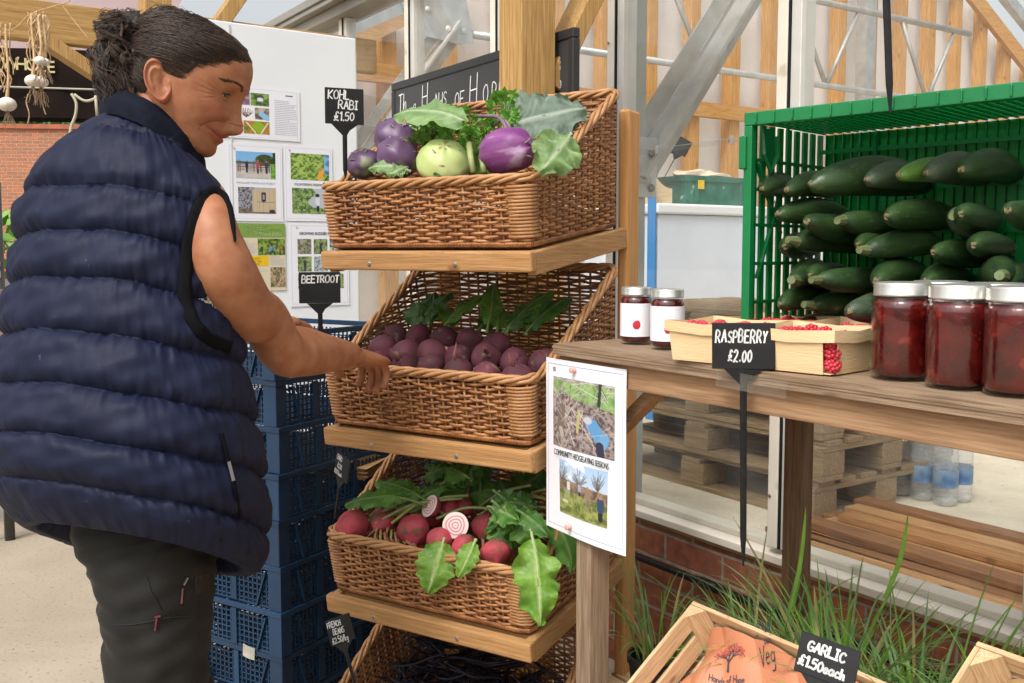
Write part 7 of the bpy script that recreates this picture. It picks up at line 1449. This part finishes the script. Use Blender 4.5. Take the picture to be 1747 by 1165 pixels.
# ears
def ear(sgn):
    P = []; A = []; el2, ew = Vector((.50, 0, -.866)), Vector((.866, 0, .50)); na, nr = 56, 26
    for k in range(na):
        a = 6.2832 * k / na; row = []; ra = []
        for i in range(nr + 1):
            r_ = 1.12 * i / nr; ca_, sa = math.cos(a), math.sin(a); wd = 19.5 * (1 - .22 * max(0, ca_) ** 1.5) * (1 + .05 * max(0, -ca_)); rr = min(r_, 1.0)
            h = 5.0 * g_(rr - .88, .10) * (1 if sa < .5 else max(.1, 1 - (sa - .5) * 1.8)) + 3.4 * g_(rr - .56, .12) * (sa < .55) * (1 if ca_ < .6 else .2) - 6.5 * g_(math.hypot(rr * sa - .25, rr * ca_ - .10), .34) + 2.4 * g_(math.hypot(rr * sa - .72, rr * ca_ - .12), .18) + 2.5 * max(0, ca_ * rr - .55)
            base = 4.5 - 7.5 * sa * rr
            if r_ > 1: h = -(r_ - 1) * 110
            q = el2 * 35 * rr * ca_ + ew * wd * rr * sa; row.append(hw(-16 + q.x, sgn * (72.5 + base + h), 4 + q.z)); ra.append(.30 * g_(rr - .85, .2) + .5 * g_(math.hypot(rr * sa - .25, rr * ca_ - .10), .22))
        P.append(row); A.append(ra)
    skin.grid(P, closed_u=True, vals=A)
ear(1); ear(-1)
M_SKIN = mat('skin', (.385, .168, .082), .52, (.305, .112, .052), 38, .25, 420, dist=.0006, attrcol=(.33, .065, .045), sss=.12, spec=.4, spots=(130, .70, (.29, .11, .055)))
body = pb(skin, 'body', M_SKIN, smooth=True, attr=True)
BB = bvh(body)
def hit2(x, y, off):
    c_ = [h for h in (hit(VB, x, y, off), hit(BB, x, y, off)) if h is not None]; return min(c_, key=lambda p: (p - O).length)
trim = [(401, 412), (399, 396), (395, 372), (388, 348), (378, 333), (364, 327), (349, 337), (337, 360), (326, 395), (318, 438), (315, 480), (317, 515), (327, 545), (344, 568), (368, 584), (396, 592)]
tpts = [Vector(q) for q in spl([tuple(hit2(x, y, .004)) for x, y in trim], 5)]; b = MB(); P = []; m_ = len(tpts)
for i, p in enumerate(tpts):
    t_ = (tpts[min(i + 1, m_ - 1)] - tpts[max(i - 1, 0)]).normalized(); v_ = cam_dir(p); s_ = t_.cross(v_).normalized(); w_ = .0098 * (.15 + .85 * min(1, i / 28)) * (1 + .08 * math.sin(i * 1.1)); P.append([p + s_ * w_ * k + v_ * (.0018 * (1 - k * k) - (.006 if abs(k) == 1 else 0)) for k in (-1, -.8, -.4, 0, .4, .8, 1)])
b.grid(P); pb(b, 'armhole_trim', M_VTRIM, parent=vest, smooth=True)
# eyes
for sgn in (1, -1):
    ec = (71.0, 30.0 * sgn, 20.0); eye = MB(); er = 12.6
    def es(az, elv, r): return hw(ec[0] + r * math.cos(elv) * math.cos(az), ec[1] + sgn * r * math.cos(elv) * math.sin(az), ec[2] + r * math.sin(elv))
    P = [[es(R(-90 + 180 * i / 24), R(-70 + 140 * j / 20), er) for j in range(21)] for i in range(25)]; eye.grid(P)
    eo = pb(eye, 'eyeball', mat('eye_white', (.40, .33, .30), .15, coat=.6), smooth=True)
    ir = MB(); ir.grid([[es(R(16) + R(33) * r_ / 6 * math.cos(a * 6.2832 / 24), R(33) * r_ / 6 * math.sin(a * 6.2832 / 24), er + .35) for r_ in range(7)] for a in range(24)], closed_u=True); pb(ir, 'iris', mat('iris', (.018, .010, .006), .08, coat=1), parent=eo, smooth=True)
    up_ = lambda az: R(22) * max(0, math.cos(az * .95)) - R(2); lo_ = lambda az: -R(10) * max(0, math.cos(az * .95)) - R(1)
    lid = MB(); P = [[es(az, e0 + (R(78) - e0) * j / 10, er + 1.5 + (.5 if j == 0 else 0) - .06 * j) for j in range(11)] for az in [R(-84 + 168 * i / 30) for i in range(31)] for e0 in [up_(az)]]; lid.grid(P)
    P = [[es(az, e0 + (R(-78) - e0) * j / 10, er + 1.3 - .05 * j) for j in range(11)] for az in [R(-84 + 168 * i / 30) for i in range(31)] for e0 in [lo_(az)]]; lid.grid(P); pb(lid, 'eyelid', M_SKIN, smooth=True, attr=True)
    la = MB(); la.tube([es(az, up_(az) - R(1), er + 2.0) for az in [R(-70 + 148 * i / 20) for i in range(21)]], .0007, 5)
    for i in range(16): az = R(-30 + 105 * i / 15); la.tube([es(az, up_(az), er + 1.8), es(az + R(4), up_(az) - R(10), er + 4.2)], [.00035, .0001], 4)
    pb(la, 'eyelashes', mat('lash', (.01, .006, .004), .6))
    br = MB(); q_ = random.Random(4)
    for k in range(105):
        t_ = q_.random(); y = 18 + 38 * t_; u = 36.5 + 8.0 * math.sin(math.pi * min(1, t_ * 1.05) * .8) - 5 * max(0, t_ - .6) + q_.gauss(0, 1.3 * (1 - .6 * t_)); xf, xb, w_ = interp(HT, u); th = math.asin(min(.99, (y / w_) ** 1.175)); f, l, uu, _ = head_pt(u, th); f2, l2, u2, _ = head_pt(u + 1.6, math.asin(min(.99, ((y + 7) / w_) ** 1.175)))
        br.tube([hw(f + .1, sgn * l, uu), hw(f2 + .7, sgn * l2, u2)], [.00028, .00010], 4)
    pb(br, 'eyebrow', mat('brow_hair', (.05, .025, .015), .7))
# nostrils are in the skin colour; hair cap
HL = [(-60, -48), (-45, -40), (-34, -18), (-27, 18), (-18, 36), (-6, 36), (3, 27), (12, 20), (22, 20), (31, 40), (45, 50), (60, 59), (76, 70), (88, 80), (97, 86), (110, 90)]
def hline(f, l): return lin(HL, f) + (3 * math.sin(f * .4) if f > 20 else 0)
M_HAIR = mat('hair', (.013, .008, .006), .5, (.030, .018, .012), 40, .5, 200, dist=.002, stretch=(1, 1, 1), attrcol=(.085, .048, .028), spec=.45)
cap = MB(); NU2, NT2 = 130, 220; G_ = []
for j in range(NT2):
    th = 2 * math.pi * j / NT2; row = []
    for i in range(NU2 + 1):
        u = -55 + (122.4 + 55) * i / NU2; f, l, uu, _ = head_pt(u, th, False); m_ = uu - hline(f, l); off_ = -2.5 + min(1, max(0, m_ / 40)) ** .8 * (9 + 2.0 * fbm(th * 21 + u * .05, u * .03, 1) + 2.2 * fbm(th * 6, u * .12, 2)); xf, xb, w_ = interp(HT, u); c_ = (xf + xb) / 2; v = Vector((f - c_, l, max(0, (u - 60)) * .9)).normalized(); row.append((hw(f + v.x * off_, l + v.y * off_, uu + v.z * off_), m_, min(1, max(0, .35 + .3 * fbm(th * 40, u * .06, 4)))))
    G_.append(row)
V = [p[0] for r_ in G_ for p in r_]; n2 = NU2 + 1; F = []
for j in range(NT2):
    for i in range(NU2):
        j2 = (j + 1) % NT2
        if min(G_[j][i][1], G_[j2][i][1], G_[j][i + 1][1], G_[j2][i + 1][1]) > -2: F.append((j * n2 + i, j2 * n2 + i, j2 * n2 + i + 1, j * n2 + i + 1))
cap.add(V, F, [p[2] * .6 for r_ in G_ for p in r_]); 
topc = hw(-25, 0, 131)
hair = pb(cap, 'hair', M_HAIR, smooth=True, attr=True)
sb = MB(); q_ = random.Random(17); cnt = 0
def capped(u, th, off):
    f, l, uu, _ = head_pt(u, th, False); xf, xb, w_ = interp(HT, u); c_ = (xf + xb) / 2; v = Vector((f - c_, l, max(0, (u - 60)) * .9)).normalized(); return Vector((f + v.x * off, l + v.y * off, uu + v.z * off))
while cnt < 5200:
    u0 = q_.uniform(-30, 121); th0 = q_.uniform(-2.6, 2.6); f, l, uu, _ = head_pt(u0, th0, False); m_ = uu - hline(f, l)
    if m_ < -1.5: continue
    if m_ > 30 and q_.random() < .45: continue
    cnt += 1; ut = 52 + q_.gauss(0, 9); tht = math.copysign(math.pi - abs(q_.gauss(0, .12)), th0); pts = []; k2_ = 9 + 3 * math.sin(th0 * 2.3); k1_ = 5 * math.sin(th0 * 3.1) + u0 * .11 + q_.gauss(0, .35); am = 2.2 + 1.6 * math.sin(th0 * 5 + u0 * .07) + q_.gauss(0, .5); n_ = 14; o0 = q_.uniform(-.5, 4.5); top_bow = 11 * (1 if u0 > 60 else .45) * g_(abs(th0), 1.4)
    L_ = q_.uniform(.35, 1)
    for i in range(n_ + 1):
        t_ = i / n_ * L_; s_ = t_ ** .9; u = u0 + (ut - u0) * s_ ** 1.2 + top_bow * math.sin(math.pi * s_) * .9; u = min(121, u); th = th0 + (tht - th0) * s_; m2 = min(1, .02 + t_ * 3 + max(0, m_) / 30) * (1 - .45 * g_(th0, .55) * (1 - t_))
        w_ = min(1, t_ * 4); off_ = (6.2 + o0) * m2 + am * .8 * math.sin(k1_ + k2_ * t_) * w_; pts.append(hw(*capped(u + am * 1.5 * math.cos(k1_ * 1.3 + k2_ * t_) * w_, th, off_)))
    sb.val = (q_.random() ** 2 * .5 + .4 * max(0, math.sin(th0 * 9 + u0 * .2))); sb.tube(pts, [.00018, .0003] + [.0004] * (n_ - 2) + [.00015], 3, caps=False)
# gathered curls at the back of the head
tie = hw(-88, 12, 74); cen = hw(-92, 8, 70)
lum = MB()
for (x, y, r_, dd) in ((214, 64, .032, 1.50), (232, 54, .028, 1.49), (208, 92, .030, 1.50), (205, 122, .023, 1.50), (230, 78, .038, 1.50)):
    lum.ell(at_d(x, y, dd), (r_, r_, r_ * 1.02), 26, 16, fn=lambda d: 1 + .12 * fbm(d.x * 7, d.z * 7 + d.y * 5, r_ * 99))
pb(lum, 'hair_knot', M_HAIR, parent=hair, smooth=True, attr=True)
for lk in range(95):   # curly locks, each a bundle of strands
    st0 = at_d(q_.uniform(195, 245), q_.uniform(30, 90), 1.49 + q_.uniform(-.05, .04)); hang = q_.random() < .66; en = at_d(q_.uniform(172, 238), q_.uniform(110, 180) if hang else q_.uniform(22, 95), 1.49 + q_.uniform(-.05, .04)); n_ = 20; cr, tn, p0_ = q_.uniform(.004, .011), q_.uniform(.9, 2.8), q_.uniform(0, 6); bow = Vector((q_.uniform(-.035, .004), q_.uniform(-.01, .01), q_.uniform(-.01, .025))); v_ = q_.random() ** 1.5 * .8; base_ = []
    for i in range(n_ + 1):
        t_ = i / n_; c_ = st0.lerp(en, t_) + bow * math.sin(math.pi * t_); a = p0_ + tn * 6.2832 * t_; base_.append(c_ + Vector((math.cos(a), math.sin(a) * .8, .5 * math.sin(a))) * cr * math.sin(math.pi * min(1, .15 + t_ * .85)) ** .5)
    for m2 in range(17):
        o_ = Vector((q_.gauss(0, 1), q_.gauss(0, 1), q_.gauss(0, 1))) * .0022; o2 = Vector((q_.gauss(0, 1), q_.gauss(0, 1), q_.gauss(0, 1))) * .004; sb.val = min(1, max(0, v_ + q_.gauss(0, .12))); sb.tube([p + o_ * (.4 + i / n_) + o2 * (i / n_) ** 2 for i, p in enumerate(base_)], [.00045] * n_ + [.00015], 3, caps=False)
for k in range(60):   # loose wisps round the outline
    f0 = capped(q_.uniform(60, 121), q_.choice([-1, 1]) * q_.uniform(1.2, 2.9), 9); p = hw(*f0); L_ = q_.uniform(.01, .028); back = -HFv; sb.val = q_.random(); e0_ = Vector((q_.uniform(-.006, .006), q_.uniform(-.006, .006), q_.uniform(0, .01)))
    sb.tube([p, p + back * L_ * .35 + e0_ * .5, p + back * L_ * .7 + e0_ * 1.2, p + back * L_ + e0_ * 1.2 + Vector((0, 0, -.003))], [.0003, .00025, .0002, .0001], 3)
pb(sb, 'hair_strands', M_HAIR, parent=hair, attr=True, smooth=True)
# shirt, trousers, shoes
chk = mat('checked_shirt', (.02, .025, .025), .8); N, L = chk.node_tree.nodes, chk.node_tree.links; tc = N.new('ShaderNodeTexCoord'); ck_ = N.new('ShaderNodeTexChecker'); ck_.inputs['Scale'].default_value = 220; ck_.inputs[1].default_value = (.015, .03, .025, 1); ck_.inputs[2].default_value = (.45, .42, .33, 1); L.new(tc.outputs['Object'], ck_.inputs[0]); L.new(ck_.outputs[0], N['Principled BSDF'].inputs['Base Color'])
b = MB(); limb(b, [(at_d(322, 440, 1.43), .05, .05), (at_d(338, 490, 1.41), .045, .045), (at_d(352, 545, 1.42), .035, .04)], n=24); pb(b, 'shirt', chk, smooth=True)
M_TRO = mat('trouser_cloth', (.010, .0098, .0092), .78, (.017, .016, .0145), 14, .4, 330, dist=.001, sheen=.05, spec=.25)
tro = MB(); hip = at_d(258, 880, 1.47)
def fold(seed): return lambda t, a: .045 * fbm(a * 2 + t * 9, t * 15, seed) * (.5 + t) + .03 * math.sin(t * 46 + 2.2 * math.sin(a + seed)) * max(0, math.sin(a * 1.0 + seed)) + .018 * math.sin(t * 90 + 3 * math.sin(a * 2))
kneeR = Vector((-.515, 1.44, .46)); ankR = Vector((-.53, 1.47, .09)); kneeL = Vector((-.575, 1.62, .46)); ankL = Vector((-.60, 1.66, .09))
limb(tro, [(at_d(260, 860, 1.46), .125, .11), (at_d(262, 930, 1.44), .105, .10), (at_d(266, 985, 1.425), .088, .090), (at_d(270, 1060, 1.42), .080, .084), (at_d(271, 1160, 1.42), .072, .078), (kneeR, .066, .07), (kneeR.lerp(ankR, .5), .064, .068), (ankR, .060, .062)], n=64, steps=16, fn=fold(1))
limb(tro, [(at_d(250, 860, 1.56), .11, .10), (at_d(243, 940, 1.57), .083, .09), (at_d(253, 1000, 1.58), .072, .085), (at_d(262, 1100, 1.60), .068, .08), (kneeL, .066, .07), (kneeL.lerp(ankL, .5), .064, .068), (ankL, .060, .062)], n=64, steps=16, fn=fold(2))
trs = pb(tro, 'trousers', M_TRO, smooth=True); TB = bvh(trs)
b = MB(); b.bar(hit(TB, 312, 1004), hit(TB, 310, 1030), .0022, .002); pb(b, 'zip_cord', mat('maroon_cord', (.13, .022, .025), .7), parent=trs); b = MB(); b.bar(hit(TB, 268, 1052), hit(TB, 265, 1076), .0022, .002); b.bar(hit(TB, 264, 1053), hit(TB, 274, 1051), .0028, .002); pb(b, 'zip_cord', mat('maroon_cord', (.13, .022, .025), .7), parent=trs)
for sm in ([(192 + 20 * k, 1066 - 2 * k + 3 * math.sin(k * .9)) for k in range(9)], [(338, 985), (341, 1030), (340, 1080), (336, 1130), (337, 1164)], [(250, 985), (258, 1010), (275, 1040), (300, 1052), (340, 1050)]):
    b = MB(); b.tube([tuple(hit(TB, x, y, .0008)) for x, y in sm], .0012, 5); pb(b, 'seam', mat('seam_thread', (.004, .004, .004), .8), parent=trs, smooth=True)
b = MB(); b.bar(hit(TB, 320, 985), hit(TB, 313, 998), .005, .002); pb(b, 'drawcord_end', mat('puller_metal', (.25, .25, .26), .35, metal=.8), parent=trs)
b = MB(); b.grid([[hit(TB, 332 + 26 * i / 4, 985 + 30 * j / 3 - i * 2, .0015) for j in range(4)] for i in range(5)]); pb(b, 'sewn_label', mat('label_black', (.006, .006, .007), .5), parent=trs)
for (an, kn) in ((ankR, kneeR), (ankL, kneeL)):
    b = MB(); b.ell(an + Fw * .07 + Vector((0, 0, -.035)), (.048, .048, .05), 20, 12, M=Matrix.Rotation(BF, 3, 'Z').to_4x4() @ Matrix.Diagonal((2.9, 1, 1, 1))); sh_ = pb(b, 'shoe', mat('shoe_leather', (.03, .022, .016), .6), smooth=True)
    b = MB(); b.ell(an + Fw * .07 + Vector((0, 0, -.075)), (.05, .05, .014), 20, 8, M=Matrix.Rotation(BF, 3, 'Z').to_4x4() @ Matrix.Diagonal((2.95, 1, 1, 1))); pb(b, 'sole', M_BLACK, parent=sh_, smooth=True)
